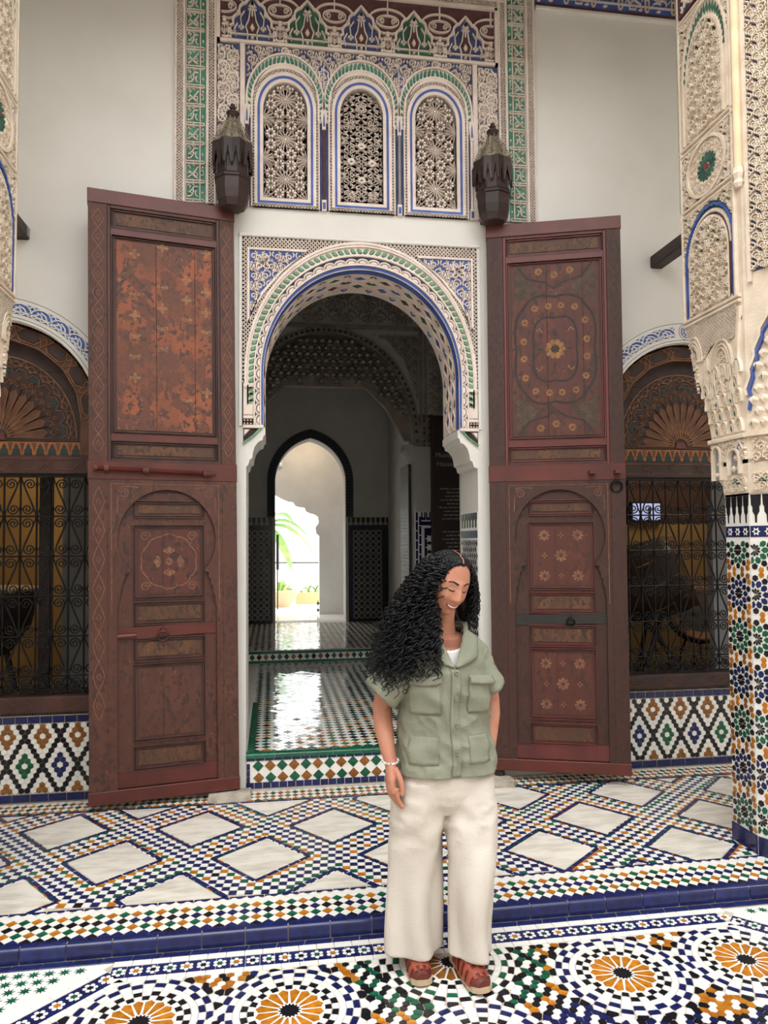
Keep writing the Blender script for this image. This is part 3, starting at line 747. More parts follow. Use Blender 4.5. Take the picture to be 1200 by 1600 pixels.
def panel_frame(mb,u0,u1,v0,v1,mp,w=.022,h0=.02,h1=.036,mi=0):
    for r,hh in ((0,h1),(.011,h1-.008)):
        mb.ribbon([(u0+r,v0+r),(u1-r,v0+r),(u1-r,v1-r),(u0+r,v1-r)],.010,h0,hh,mp,mi,closed=True,taper=.6)
def lozenge_chain(mb,u0,u1,v0,v1,mp,h,mi=0,pitch=.11,w=.004):
    c=(u0+u1)/2; r=(u1-u0)/2*.72; n=int((v1-v0)/pitch)
    for k in range(n):
        a=v0+(v1-v0)*k/n; b=v0+(v1-v0)*(k+1)/n; m_=(a+b)/2
        for sg in (-1,1):
            mb.ribbon([(c,a),(c+sg*r*.5,a+(b-a)*.2),(c+sg*r,m_),(c+sg*r*.5,a+(b-a)*.8),(c,b)],w,h-.0005,h+.0006,mp,mi)
        mb.ribbon([(c-r*.4,m_),(c,m_+.018),(c+r*.4,m_),(c,m_-.018)],w,h-.0005,h+.0006,mp,mi,closed=True)
def rosette(mb,c,v,r,mp,h,mi=0,n=8):
    for j in range(n): mb.poly(xf([(r*.22,0),(r*.5,r*.2),(r*.9,r*.22),(r,0),(r*.9,-r*.22),(r*.5,-r*.2)],c,v,2*PI*j/n),h-.0005,h+.0008,mp,mi)
DW=.852
def door(name,label,pos,ex2,lean,zb,zt,side):
    D=thing(name,label,'door',pos,kind='structure')
    ex=Vector((ex2[0],ex2[1],0)).normalized(); nn=Vector((ex.y,-ex.x,0)); O=Vector(pos)
    def mp(s,z,h):   # s in metres from the image-left edge, z world height
        p=O+ex*s+nn*h; return (p.x-lean*(z-zb),p.y,z)
    H=zt-zb; k=H/3.6; Z=lambda z: zb+(z-.12)*k
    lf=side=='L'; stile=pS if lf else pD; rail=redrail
    # core board
    g=MB(); g.poly([(0,zb),(DW,zb),(DW,zt),(0,zt)],-.03,.010,mp); obj('core_board',g,wood,D)
    for nm,a,b in (('stile',0,.105),('stile',DW-.09,DW)):
        g=MB(); g.bar(a,b,zb,Z(3.64),.0,.03,mp,bev=.002); g.bar(a,b,Z(.195),Z(1.995),.0,.0405,mp,bev=.002)
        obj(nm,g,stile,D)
    for a,b in ((.105,.125),(DW-.11,DW-.09)):
        g=MB(); g.bar(a,b,Z(1.995),Z(3.635),0,.028,mp,bev=.003); obj('inner_strip',g,wood if lf else woodred,D)
    g=MB(); g.bar(-.004,DW+.004,Z(3.635),zt,-.03,.036,mp,bev=.003); obj('top_rail',g,rail,D)
    g=MB(); g.bar(-.004,DW+.004,Z(1.995),Z(2.103),-.01,.036,mp,bev=.003); obj('middle_rail',g,rail,D)
    g=MB(); g.bar(-.004,DW+.004,zb,Z(.195),-.03,.042,mp,bev=.003); obj('bottom_rail',g,rail,D)
    for a,b in ((3.458,3.497),(2.226,2.268),(2.103,2.118),(3.62,3.636)):
        g=MB(); g.bar(.125,DW-.11,Z(a),Z(b),0,.028,mp); obj('cross_rail',g,redrail if (a in (3.458,2.226)) else wood,D)
    U0,U1=.13,DW-.115
    def panel(v0,v1,m,parts=1,a=U0,b=U1,par=D,h=.014):
        F=MB(); panel_frame(F,a,b,Z(v0),Z(v1),mp,h0=h-.006,h1=h+.016); obj('panel_moulding',F,wood if lf else woodred,par)
        w=(b-a-.05)/parts; us=[a+.025+w*i for i in range(parts+1)]
        if parts==3: us=[a+.025,a+.025+(b-a-.05)*.41,a+.025+(b-a-.05)*.82,b-.025]
        if parts==2: us=[a+.025,a+.025+(b-a-.05)*.4,b-.025]
        for i in range(parts):
            g=MB(); g.bar(us[i]+.0012,us[i+1]-.0012,Z(v0)+.025*k,Z(v1)-.025*k,h-.008,h,mp,bev=.0012); obj('plank' if parts>1 else 'panel',g,m,par)
        return h
    panel(3.497,3.62,pB); panel(2.118,2.226,pB); h=panel(2.268,3.458,pL if lf else pR,3)
    g=MB(); uc=(U0+U1)/2; 
    if lf:
        r2=random.Random(4)
        for row in range(9):
            for cidx,u in enumerate((.26,.42,.56,.68)):
                z=Z(2.36+row*.125+(.06 if cidx%2 else 0)); 
                if r2.random()<.45: continue
                if r2.random()<.5:
                    for j in range(4): g.ribbon(xf([(0.004,0),(.014,.006),(.026,.004),(.03,0),(.026,-.004),(.014,-.006)],u,z,PI/2*j),.0028,h-.0004,h+.0006,mp,0,closed=True)
                else:
                    for j in range(3):
                        for q in (circ(u+.022*(j-1),z+.006*((j+1)%2),.008,6),): g.ribbon(q,.0028,h-.0004,h+.0006,mp,0,closed=True)
                        g.ribbon([(u-.03,z-.015),(u,z-.006),(u+.03,z-.015)],.0025,h-.0004,h+.0006,mp,0)
        obj('painted_flowers',g,white_line,D)
    else:
        zc=Z(2.868); RX,RZ=.265,.36
        def rb(L,w,mi): g.ribbon(L,w,h-.0004,h+.0006,mp,mi)
        def sc(rx,rz,p=3.2,n=64,lob=8,am=.05):
            out=[]
            for i in range(n+1):
                t=2*PI*i/n; c_,s_=cos(t),sin(t); q=(abs(c_)**p+abs(s_)**p)**(-1/p); q*=1+am*abs(sin(lob*t/2))
                out.append((uc+rx*q*c_*.93,zc+rz*q*s_*.95))
            return out
        q=sc(RX,RZ); rb(q,.016,1); rb(sc(.145,.215,3,48,4,.08),.014,1)
        for i in range(16):
            t=2*PI*(i+.5)/16; c_,s_=cos(t),sin(t); qq=(abs(c_)**4+abs(s_)**4)**(-1/4)
            rosette(g,uc+.20*qq*c_,zc+.285*qq*s_,.024,mp,h,0)
        for sg in (1,-1):
            for x_ in (-.1,0,.1): rosette(g,uc+x_,zc+sg*(.515 if x_ else .49),.026,mp,h,0)
            rb([(uc-.24,zc+sg*.56),(uc-.17,zc+sg*.47),(uc-.06,zc+sg*.44),(uc,zc+sg*.40),(uc+.06,zc+sg*.44),(uc+.17,zc+sg*.47),(uc+.24,zc+sg*.56)],.013,1)
            for sx in (1,-1):
                reg=[(uc+sx*.255,zc+sg*.53),(uc+sx*.255,zc+sg*.3),(uc+sx*.10,zc+sg*.40),(uc+sx*.16,zc+sg*.46)]
                g.poly(reg,h-.0004,h+.0004,mp,2); arabesque(g,reg,.05,.005,h,h+.0012,mp,3,seed=9)
        rosette(g,uc,zc,.066,mp,h,0,10); rosette(g,uc,zc,.03,mp,h+.0006,1,8)
        for sx,sz in ((1,0),(-1,0),(0,1),(0,-1)):
            q=xf(LEAF,0,0,0,.05); q=[(uc+sx*(.07+p[0])+sz*p[1],zc+sz*(.08+p[0])+sx*p[1]) for p in q]; g.poly(q,h-.0004,h+.0006,mp,1)
        for sx in (1,-1):
            for sz in (1,-1): rb([(uc+sx*.08,zc+sz*.11),(uc+sx*.10,zc+sz*.14),(uc+sx*.12,zc+sz*.12)],.008,0)
        obj('painted_medallion',g,[line_y,line_k,mat('olive_corner_paint',(70,62,50),.7,(54,46,40),20),mat('dull_scroll_paint',(104,78,60),.7,(84,60,48),20)],D)
    g=MB(); lozenge_chain(g,.01,.1,Z(2.15),Z(3.6),mp,.0302); lozenge_chain(g,DW-.085,DW-.008,Z(2.15),Z(3.6),mp,.0302); lozenge_chain(g,.01,.1,Z(.6),Z(1.95),mp,.0407,pitch=.16); obj('painted_chain',g,line_o if lf else line_k,D)
    # lower spandrel board with the wicket opening
    L0,L1=.105,DW-.09; c=DW*.516
    hole=[(c+.285,Z(.20)),(c+.285,Z(1.237))]+[(c+x,Z(z)) for x,z in ((.275,1.27),(.278,1.30),(.262,1.325),(.266,1.355),(.25,1.375),(.252,1.40),(.236,1.418),(.242,1.44))]
    arc=[]
    for i in range(25):
        t=-.72+(PI+1.44)*i/24; arc.append((c+.283*cos(t)*(1 if sin(t)<.9 else 1),Z(1.64+ (.285*sin(t) if sin(t)<0 else .30*sin(t)))))
    arc=[(p[0],p[1]) for p in arc]
    hole2=hole+arc+[(2*c-p[0],p[1]) for p in reversed(hole)]
    g=MB(); ob=[(L0,Z(.195)),(L1,Z(.195)),(L1,Z(1.995)),(L0,Z(1.995))]
    hole2=[(x,max(z,Z(.196))) for x,z in hole2]
    ob2=[(L0,Z(.195)),(c-.285,Z(.195))]+list(reversed(hole2))+[(c+.285,Z(.195)),(L1,Z(.195)),(L1,Z(1.995)),(L0,Z(1.995))]
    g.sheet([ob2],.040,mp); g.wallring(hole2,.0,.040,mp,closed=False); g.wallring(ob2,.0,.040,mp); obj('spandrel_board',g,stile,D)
    g=MB(); g.ribbon([(L0+.02,Z(1.2)),(L0+.02,Z(1.97)),(L1-.02,Z(1.97)),(L1-.02,Z(1.2))],.005,.039,.0415,mp)
    for sg in (-1,1):
        g.ribbon([(c+sg*(.245+x_),Z(1.915)+z_) for x_,z_ in spiral(0,0,.032,.006,.4,1.6,22)],.004,.039,.0410,mp); g.ribbon([(c+sg*x_,Z(z_)) for x_,z_ in bez((.275,1.95),(.24,1.96),(.20,1.955),(.165,1.95),8)],.004,.039,.0410,mp); g.ribbon([(c+sg*x_,Z(z_)) for x_,z_ in bez((.275,1.90),(.285,1.87),(.28,1.84),(.283,1.80),8)],.004,.039,.0410,mp)
    obj('painted_line',g,line_o,D)
    # wicket leaf: rails, stiles, panels
    W0,W1=c-.195,c+.215; hw=.012
    for a,b in ((c-.29,W0),(W1,c+.29)):
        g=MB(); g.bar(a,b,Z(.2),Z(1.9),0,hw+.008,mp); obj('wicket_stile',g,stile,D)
    for a,b in ((1.727,1.773),(1.271,1.29),(.907,.925),(.43,.456),(1.872,1.92)):
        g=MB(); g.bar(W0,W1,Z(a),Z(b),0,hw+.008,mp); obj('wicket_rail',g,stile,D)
    panel(1.773,1.872,pB,1,W0,W1); panel(1.29,1.727,pL if False else pR,2,W0,W1,h=.012); panel(1.138,1.271,pB,1,W0,W1); panel(.925,1.06,pB,1,W0,W1); panel(.456,.907,pR if not lf else pS,2,W0,W1,h=.012); panel(.29,.43,pB,1,W0,W1)
    tl=.010 if lf else -.006
    g=MB(); g.poly([(c-.287,Z(1.058)),(c+.287,Z(1.075)),(c+.287,Z(1.14)),(c-.287,Z(1.125))],0,hw+.014,mp); obj('wicket_band',g,redrail if lf else darkrail,D)
    g=MB(); g.poly([(c-.29,Z(.2)),(c+.29,Z(.2)),(c+.29,Z(.30)),(c-.29,Z(.285))],0,hw+.014,mp); obj('wicket_foot_rail',g,redrail if lf else woodred,D)
    g=MB(); zc=Z(1.51); h=.012; uc=(W0+W1)/2
    if lf:
        g.ribbon([(uc+.155*(1+.06*abs(sin(5*t)))*cos(t),zc+.155*(1+.06*abs(sin(5*t)))*sin(t)) for t in [2*PI*i/60 for i in range(61)]],.006,h,h+.0006,mp)
        for j in range(4):
            t=PI/2*j; g.poly(xf([(.05,0),(.075,.02),(.09,.0),(.075,-.02)],uc,zc,t),h,h+.0007,mp); g.poly(xf([(.045,0),(.06,.035),(.08,.03)],uc,zc,t),h,h+.0007,mp); g.poly(xf([(.045,0),(.06,-.035),(.08,-.03)],uc,zc,t),h,h+.0007,mp)
        rosette(g,uc,zc,.024,mp,h,0,8)
        for sx in (1,-1):
            for sz in (1,-1): g.ribbon(xf(spiral(sx*.135,sz*.15,.03,.008,0,1.4,14),uc,zc),.005,h,h+.0006,mp)
    else:
        for z_ in (1.51,.68):
            for sx in (-.105,.105):
                for sz in (-.13,.13): rosette(g,uc+sx,Z(z_)+sz,.036,mp,h,0,8)
            rosette(g,uc,Z(z_),.04,mp,h,0,8)
            for sx,sz in ((0,.13),(0,-.13),(.105,0),(-.105,0)): rosette(g,uc+sx,Z(z_)+sz,.018,mp,h,0,4)
    obj('wicket_painting',g,line_o,D)
    ring=lambda u,z,r,tw: [mp(u+r*cos(t),z-r+r*sin(t),.05+.012*sin(t)) for t in [2*PI*i/20 for i in range(20)]]
    if lf:
        z=Z(2.052); g=MB(); g.tube([mp(.03,z+.008,.06),mp(.65,z-.012,.06)],.013,10); g.lathe([(0,0)],3) if False else None
        obj('slide_bolt',g,redrail,D,True)
        for a,b,r in ((.085,.11,.022),(.30,.335,.02),(.03,.05,.018)):
            g=MB(); zz=z+.008-.032*(a-.03); g.tube([mp(a,zz,.058),mp(b,zz-.001,.058)],r,10); g.poly([(a,zz-.02),(b,zz-.02),(b,zz+.02),(a,zz+.02)],.03,.05,mp); obj('bolt_ring',g,redrail,D)
        g=MB(); g.tube([mp(.65,z-.012,.06),mp(.66,z-.0125,.06),mp(.715,z-.014,.06),mp(.725,z-.0145,.06)],lambda t:.022 if t<.5 else (.008 if t<.9 else .006),10); obj('bolt_tip',g,redrail,D)
        g=MB(); g.tube([mp(c-.285,Z(1.078),.04),mp(c-.18,Z(1.082),.04)],.012,8); obj('small_bolt',g,redrail,D)
        g=MB(); g.tube(ring(c-.03,Z(1.10),.030,1),.0065,8,True); g.lathe([(.001,0),(.014,.002)],8) if False else None
        obj('ring_handle',g,mat('bronze_ring',(82,50,44),.4,metal=.4),D,True)
        g=MB(); g.poly(circ(c-.03,Z(1.105),.016,10),.03,.056,mp,taper=.7); obj('ring_boss',g,redrail,D)
    else:
        for u in (.645,.80):
            g=MB(); g.bar(u-.018,u+.018,Z(2.03),Z(2.055),.03,.10,mp,bev=.003); obj('bolt_bracket',g,redrail,D)
        g=MB(); g.tube(ring(.795,Z(1.985),.034,1),.007,8,True); obj('ring_handle',g,iron,D,True)
        g=MB(); g.tube(ring(c+.06,Z(1.105),.024,1),.006,8,True); obj('wicket_ring',g,iron,D,True)
        g=MB(); g.poly(circ(.795,Z(1.985),.014,10),.03,.056,mp,taper=.7); g.poly(circ(c+.06,Z(1.105),.012,10),.02,.05,mp,taper=.7); obj('ring_boss',g,iron,D)
    # pivot post into the bracket above
    g=MB(); u=DW-.04 if lf else .04
    g.tube([mp(u,zt-.02,0),mp(u,zt+.06,0)],.03,10); obj('pivot_post',g,redrail,D)
    g=MB(); g.tube([mp(u,ZP+.03,0),mp(u,zb+.01,0)],.035,10); obj('pivot_foot',g,wooddk,D)
    return D
door('door_1','left open wooden door leaf with worn orange floral panel and long slide bolt',(-1.045,4.50,.12),(.84,.172),.0105,.12,3.72,'L')
door('door_2','right open wooden door leaf with dark painted medallion of yellow rosettes',(1.41,4.67,.15),(.80,-.268),.0,.15,3.705,'R')
# ================================================================ pivot brackets shaped like lanterns
def bracket(label,x,y,zb,rot):
    B=thing('pivot_bracket',label,'bracket',(x,YW-.02,zb+.1),group='lantern-shaped pivot brackets')
    o=(x,y,zb); n=8; r0=PI/8+rot
    g=MB(); g.lathe([(.062,0),(.075,.004),(.098,.045),(.108,.10),(.108,.168)],n,o,r0); obj('bowl',g,wooddk,B)
    g=MB(); g.lathe([(.108,.168),(.118,.174),(.118,.184),(.112,.19),(.116,.196),(.10,.204)],n,o,r0); obj('moulding',g,wooddk,B)
    g=MB(); g.lathe([(.098,.20),(.098,.385)],n,o,r0); obj('body',g,mat('lantern_wood',(66,44,42),.55,(48,32,32),12,.2,50,stretch=(.4,.4,1)),B)
    # star-plan skirt with pointed arches
    S=[(o[0]+(.128 if i%2==0 else .106)*cos(r0+PI/8*i),o[1]+(.128 if i%2==0 else .106)*sin(r0+PI/8*i)) for i in range(16)]
    for i in range(16):
        a=Vector(S[i]); b=Vector(S[(i+1)%16]); d=b-a; L=d.length
        def mp(u,v,h,a=a,d=d,L=L):
            q=a+d*(u/L)+Vector((d.y,-d.x))/L*h; return (q.x,q.y,o[2]+v)
        g=MB(); W=L
        pts=[(p_[0],p_[1]-.032) for p_ in [(0,.42),(0,.285),(.006,.275),(.012,.30),(W*.28,.315),(W*.32,.335),(W*.42,.345),(W*.46,.375),(W*.5,.385),(W*.54,.375),(W*.58,.345),(W*.68,.335),(W*.72,.315),(W-.012,.30),(W-.006,.275),(W,.285),(W,.42)]]
        g.poly(pts,-.004,.004,mp); obj('skirt_panel',g,wooddk,B)
    for k in range(8):
        a=r0+PI/4*k; g=MB()
        g.lathe([(.004,.205),(.007,.215),(.005,.225),(.008,.24),(.005,.255),(.007,.27),(.004,.30)],6,(o[0]+.10*cos(a),o[1]+.10*sin(a),o[2])); obj('beaded_post',g,wooddk,B)
    g=MB(); 
    for z0,z1,sc in ((.383,.394,1.05),(.394,.404,1.0)):
        g.poly([(o[0]+(p[0]-o[0])*sc,o[1]+(p[1]-o[1])*sc) for p in S],z0,z1,lambda u,v,h:(u,v,o[2]+h))
    obj('cornice',g,wooddk,B)
    slate=mat('weathered_shingle',(150,140,120),.7,(90,82,70),60)
    g=MB(); lv=[(.98,.404),(.76,.445),(.56,.49),(.40,.535),(.27,.575)]
    rows=[[(o[0]+(p[0]-o[0])*s_,o[1]+(p[1]-o[1])*s_,o[2]+z) for p in S] for s_,z in lv]; g.surf(rows,closeu=True); obj('roof',g,slate,B)
    g=MB()
    for k in range(16):
        for j in range(13):
            t=j/12; s_=.98+(0.27-.98)*t; z=.404+.171*(t**.92); p=S[k]
            c=(o[0]+(p[0]-o[0])*s_,o[1]+(p[1]-o[1])*s_,o[2]+z+.002)
            g.lathe([(.001,-.006),(.0075*(1-.4*t),0),(.001,.007)],5,c)
    obj('roof_beads',g,slate if k>99 else mat('bead_tan',(158,146,124),.6,(92,84,72),90),B,kind='stuff')
    g=MB(); g.lathe([(.034,.570),(.036,.588),(.028,.592),(.030,.600),(.040,.606),(.042,.613),(.034,.620),(.013,.626),(.010,.634),(.019,.640),(.022,.648),(.011,.654),(.014,.661),(.015,.667),(.003,.674)],12,o); obj('finial',g,wooddk,B,True)
    # fixing arm back to the wall
    for a,b,e,z0,z1 in ((-.05,.05,.05,.05,.17),(-.11,-.09,0,.3,.41),(.09,.11,0,.3,.41)):
        g=MB(); g.box(x+a,x+b,y+e,YW-.003,zb+z0,zb+z1); obj('wall_arm',g,wooddk,B)
    return B
bracket('dark carved lantern-shaped wooden bracket above the left door leaf',-.245,4.585,3.688,0)
bracket('dark carved lantern-shaped wooden bracket above the right door leaf',1.435,4.585,3.70,PI/8)
# ================================================================ tie beams and hinge stones
for lab,x0,x1,z0,z1 in (('dark wooden tie beam beside the left carved pillar',-1.575,-1.478,3.487,3.565),('dark wooden tie beam beside the right carved pillar',2.609,2.70,3.512,3.60)):
    B=thing('tie_beam',lab,'beam',((x0+x1)/2,YW,z0),group='tie beams at the wall'); g=MB(); g.poly([(x0,z0+.008),(x0+.008,z0),(x1-.008,z0),(x1,z0+.008),(x1,z1-.008),(x1-.008,z1),(x0+.008,z1),(x0,z1-.008)],3.7,YW+.02,lambda u,v,h:(u,h,v)); obj('timber',g,wooddk,B)
    g=MB(); g.box(x1-.002,x1+.002,YW-.05,YW-.004,z0+.01,z1-.012); obj('end_patch',g,plaster_d,B)
stone=mat('worn_stone',(196,188,172),.7,(150,140,124),12,.4,40)
for lab,x,y,w,d in (('worn pale hinge stone under the left door leaf',-.255,4.60,.13,.09),('worn pale hinge stone under the right door leaf',1.37,4.58,.14,.10)):
    g=MB(); r=random.Random(int(x*100)); P=[(x+w*cx_+r.uniform(-.01,.01),y+d*cy_+r.uniform(-.01,.01)) for cx_,cy_ in ((-1,-.8),(-.6,-1),(.1,-.93),(.8,-1),(1,-.5),(1,.9),(-1,.95))]
    g.poly(P,-.002,.03,flat(ZP),taper=.94); obj('hinge_stone',g,stone,label=lab,cat='stone',group='hinge stones')
# ================================================================ alcove windows left and right
tan_w=mat('museum_yellow',(168,132,78),.8,(150,116,66),3)
brown_w=mat('museum_brown',(92,60,44),.7,(78,50,38),4)
carv=mat('carved_cedar',(104,66,46),.6,(78,48,36),12,.2,50)
carv_l=mat('carved_cedar_edge',(142,98,64),.6,(110,72,48),20)
carv_d=mat('carved_cedar_ground',(62,44,40),.7,(48,34,32),16)
orange_p=mat('orange_motif_paint',(170,104,54),.7,(140,84,46),16)
teal_d=mat('dark_teal_paint',(40,54,50),.7)
def niche(idx,c,label,dim):
    N=thing('window_%d'%idx,label,None,(CX+c,YW,.08),kind='structure')
    mp=lambda u,v,h: wall(c+u,v,h)
    A=lambda r,t:(r*cos(t),NC+r*sin(t))
    arc=lambda r,a=0,b=PI,n=40:[A(r,a+(b-a)*i/n) for i in range(n+1)]
    # white moulded band with blue stucco inlay
    g=MB(); g.surf([[mp(*p,.028) for p in arc(r)] for r in (.605,.755)]); 
    for r in (.605,.755): g.surf([[mp(*p,h) for p in arc(r)] for h in (-.02 if r<.7 else 0,.028)])
    obj('white_arch_band',g,plaster,N)
    g=MB()
    for r in (.622,.738): g.ribbon(arc(r),.003,.0278,.0286,mp)
    obj('incised_line',g,iron,N)
    g=MB()
    for t0,t1 in ((.10,PI/2-.13),(PI/2+.13,PI-.10)):
        g.surf([[mp(*p,.0284) for p in arc(r,t0,t1,20)] for r in (.645,.715)],0)
        n=7
        for k in range(n):
            t=t0+(t1-t0)*(k+.5)/n; dt=(t1-t0)/n/2
            def P(a,r): return A(.645+.07*r,t+a*dt)
            for L in ([(-1,.25),(-.9,.6),(-.5,.9),(0,1),(.5,.9),(.9,.6),(1,.25)],[(-1,.28),(1,.28)],[(-.6,.3),(-.3,.6),(.2,.75)],[(.7,.3),(.3,.5)],[(-1,.02),(-.6,.2),(-.2,.02),(.2,.2),(.6,.02),(1,.2)],[(-1,1),(-.7,.75)],[(1,1),(.7,.75)],[(-.15,.3),(.1,.55),(.5,.62)]):
                g.ribbon([P(*q) for q in L],.008,.0282,.034,mp,1)
    rc=A(.68,PI/2); g.poly(circ(rc[0],rc[1],.045,24),.028,.0288,mp,0); g.ribbon(circ(rc[0],rc[1],.058,28),.003,.028,.0288,mp,2,closed=True)
    for k in range(8):
        t=PI/4*k; g.ribbon([(rc[0]+r_*cos(t),rc[1]+r_*sin(t)) for r_ in (.004,.043)],.006,.0286,.033,mp,1); g.ribbon([(rc[0]+.028*cos(t),rc[1]+.028*sin(t)),(rc[0]+.04*cos(t+.4),rc[1]+.04*sin(t+.4)),(rc[0]+.028*cos(t+.785),rc[1]+.028*sin(t+.785))],.005,.0286,.033,mp,1)
    obj('blue_inlay_band',g,[blue_p,plaster,iron],N)
    # rope moulding and carved wooden arch
    g=MB()
    for i in range(90):
        t=PI*(i+.5)/90; p=A(.594,t); q=xf([(-.009,-.007),(.004,-.010),(.009,.007),(-.004,.010)],p[0],p[1],t+PI/2); g.poly(q,-.03,-.008,mp,taper=.5)
    obj('rope_moulding',g,iron,N,kind='stuff')
    g=MB(); g.surf([[mp(*p,-.03) for p in arc(r)] for r in (.49,.60)],0); g.surf([[mp(*p,h) for p in arc(.49)] for h in (-.09,-.03)],0); [g.bar(sg*.545-.055,sg*.545+.055,2.165,NC,-.09,-.03,mp) for sg in (-1,1)]; obj('wooden_arch',g,carv,N)
    g=MB()
    n=9
    for k in range(n):
        t=PI*(k+.5)/n; dt=PI/n/2
        P=lambda a,r: A(.495+.095*r,t+a*dt)
        g.poly([P(-.7,.5),P(-.45,.8),P(.45,.8),P(.7,.5),P(.45,.2),P(-.45,.2)],-.03,-.026,mp,1)
        for L in ([(-.8,.5),(-.5,.88),(.5,.88),(.8,.5),(.5,.12),(-.5,.12),(-.8,.5)],[(-1,.1),(-.8,.5),(-1,.9)],[(.8,.5),(1,.9)],[(.8,.5),(1,.1)],[(-1,.97),(1,.97)],[(-1,.03),(1,.03)]): g.ribbon([P(*q) for q in L],.006,-.03,-.022,mp,0)
    obj('arch_carving',g,[carv_l,carv_d],N)
    # tympanum of boards with radiating pattern
    zb=2.255; hT=-.085
    for z0,z1 in ((zb,2.46),(2.46,2.69),(2.69,2.90)):
        pts=[(x,z) for x,z in [(-.5,z0),(.5,z0)]]
        w=lambda z: math.sqrt(max(.0,.5**2-max(0,z-NC)**2))
        P=[(-w(z0),z0+.001),(w(z0),z0+.001)]+[(w(z0+(z1-z0)*i/6),z0+(z1-z0)*i/6-(.001 if i==6 else 0)) for i in range(1,7)]+[(-w(z0+(z1-z0)*i/6),z0+(z1-z0)*i/6-(.001 if i==6 else 0)) for i in range(6,0,-1)]
        g=MB(); g.poly(P,hT-.02,hT,mp); obj('tympanum_board',g,carv_d,N)
    g=MB(); oz=2.275
    def PP(r,t): return (r*cos(t),oz+r*sin(t)*1.12)
    def okp(p): return p[1]>zb and p[0]**2+(p[1]-NC)**2<.485**2 if p[1]>NC else abs(p[0])<.485 and p[1]>zb
    def rb(L,w,mi=0,h=.006):
        r=[]
        for p in L:
            if okp(p): r.append(p)
            else:
                if len(r)>1: g.ribbon(r,w,hT,hT+h,mp,mi)
                r=[]
        if len(r)>1: g.ribbon(r,w,hT,hT+h,mp,mi)
    nr=14
    for k in range(nr):
        t=PI*(k+.5)/nr; d=PI/nr/2
        q=[PP(.09,t-d*.3),PP(.26,t-d*.72),PP(.285,t),PP(.26,t+d*.72),PP(.09,t+d*.3)]
        if all(okp(p) for p in q): g.poly(q,hT,hT+.004,mp,1); g.ribbon(q,.004,hT,hT+.007,mp,0,closed=True)
        rb([PP(.05,t),PP(.1,t-d*.6),PP(.2,t-d*1.0),PP(.30,t-d)],.004); rb([PP(.05,t+d),PP(.16,t+d),PP(.30,t+d)],.0045)
        for r_,s_ in ((.32,.016),(.345,.018)):
            tt=t if r_>.33 else t+d; p=PP(r_,tt); 
            q=xf([(-1,0),(0,.7),(1,0),(0,-.7)],p[0],p[1],tt,s_)
            if all(okp(v) for v in q): g.poly(q,hT,hT+.011,mp,2,taper=.4); g.ribbon(q,.004,hT,hT+.007,mp,0,closed=True)
        if k%2==0:
            q=[PP(.375,t-d*.9),PP(.39,t-d*.9),PP(.392,t+d*.9),PP(.377,t+d*.9),PP(.37,t+d*.25),PP(.35,t),PP(.37,t-d*.25)]
            if all(okp(v) for v in q): g.poly(q,hT,hT+.004,mp,3)
        rb([PP(.365,t-d),PP(.40,t-d*.5),PP(.40,t+d*.5),PP(.365,t+d)],.004); rb([PP(.41,t-d),PP(.425,t),PP(.41,t+d)],.005); rb([PP(.44,t-d),PP(.425,t-d*.4),PP(.425,t+d*.4),PP(.44,t+d)],.004); rb([PP(.30,t-d),PP(.335,t-d*.5),PP(.30,t)],.004); rb([PP(.30,t+d),PP(.335,t+d*.5),PP(.30,t)],.004); rb([PP(.40,t-d),PP(.45,t)],.0035); rb([PP(.40,t+d),PP(.45,t)],.0035)
    rb([PP(.455,PI*i/40) for i in range(41)],.007)
    g.poly([(-.04,zb+.008),(.04,zb+.008),(.03,zb+.05),(-.03,zb+.05)],hT,hT+.007,mp,4)
    obj('tympanum_carving',g,[carv_l,carv,carv,teal_d,woodred],N)
    # motif strip, lintel
    g=MB(); g.bar(-.49,.49,2.165,2.25,-.09,-.07,mp,0); obj('motif_strip',g,orange_p,N)
    g=MB()
    for k in range(14):
        u=-.455+k*.07; g.poly([(u-.026,2.168),(u+.026,2.168),(u+.02,2.19),(u+.022,2.20),(u+.01,2.215),(u+.012,2.222),(u,2.242),(u-.012,2.222),(u-.01,2.215),(u-.022,2.20),(u-.02,2.19)],-.07,-.066,mp,0)
        g.poly([(u+.035-.014,2.245),(u+.035+.014,2.245),(u+.035,2.19)],-.07,-.067,mp,1)
    obj('merlon_motif',g,[teal_d,carv],N)
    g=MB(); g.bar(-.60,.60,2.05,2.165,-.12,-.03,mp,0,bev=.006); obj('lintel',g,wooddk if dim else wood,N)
    g=MB(); 
    for v in (2.075,2.145): g.ribbon([(-.5,v),(.5,v)],.005,-.03,-.026,mp)
    for k in range(5):
        u=-.4+k*.2
        g.ribbon([(u-.09,2.11),(u-.05,2.14),(u+.05,2.14),(u+.09,2.11),(u+.05,2.08),(u-.05,2.08)],.005,-.03,-.025,mp,closed=True); g.ribbon([(u+.08,2.08),(u+.12,2.14)],.004,-.03,-.025,mp); g.ribbon([(u+.12,2.08),(u+.08,2.14)],.004,-.03,-.025,mp)
    obj('lintel_carving',g,carv,N)
    # wrought iron grille
    hg=-.05; zt,zb2=2.035,.712; U=.57
    G=[]; 
    for k,u in enumerate([-.517+.094*i for i in range(12)]):
        g=MB(); g.tube([mp(u,zb2,hg),mp(u,zt,hg)],.0065,6); obj('grille_bar',g,iron,N,label='vertical iron grille bar')
    tiers=[2.03,1.79,1.545,1.30,1.055,.815,.712]
    for z in tiers[1:-1]:
        g=MB(); g.tube([mp(-U,z,hg),mp(U,z,hg)],.0055,6); obj('grille_crossbar',g,iron,N)
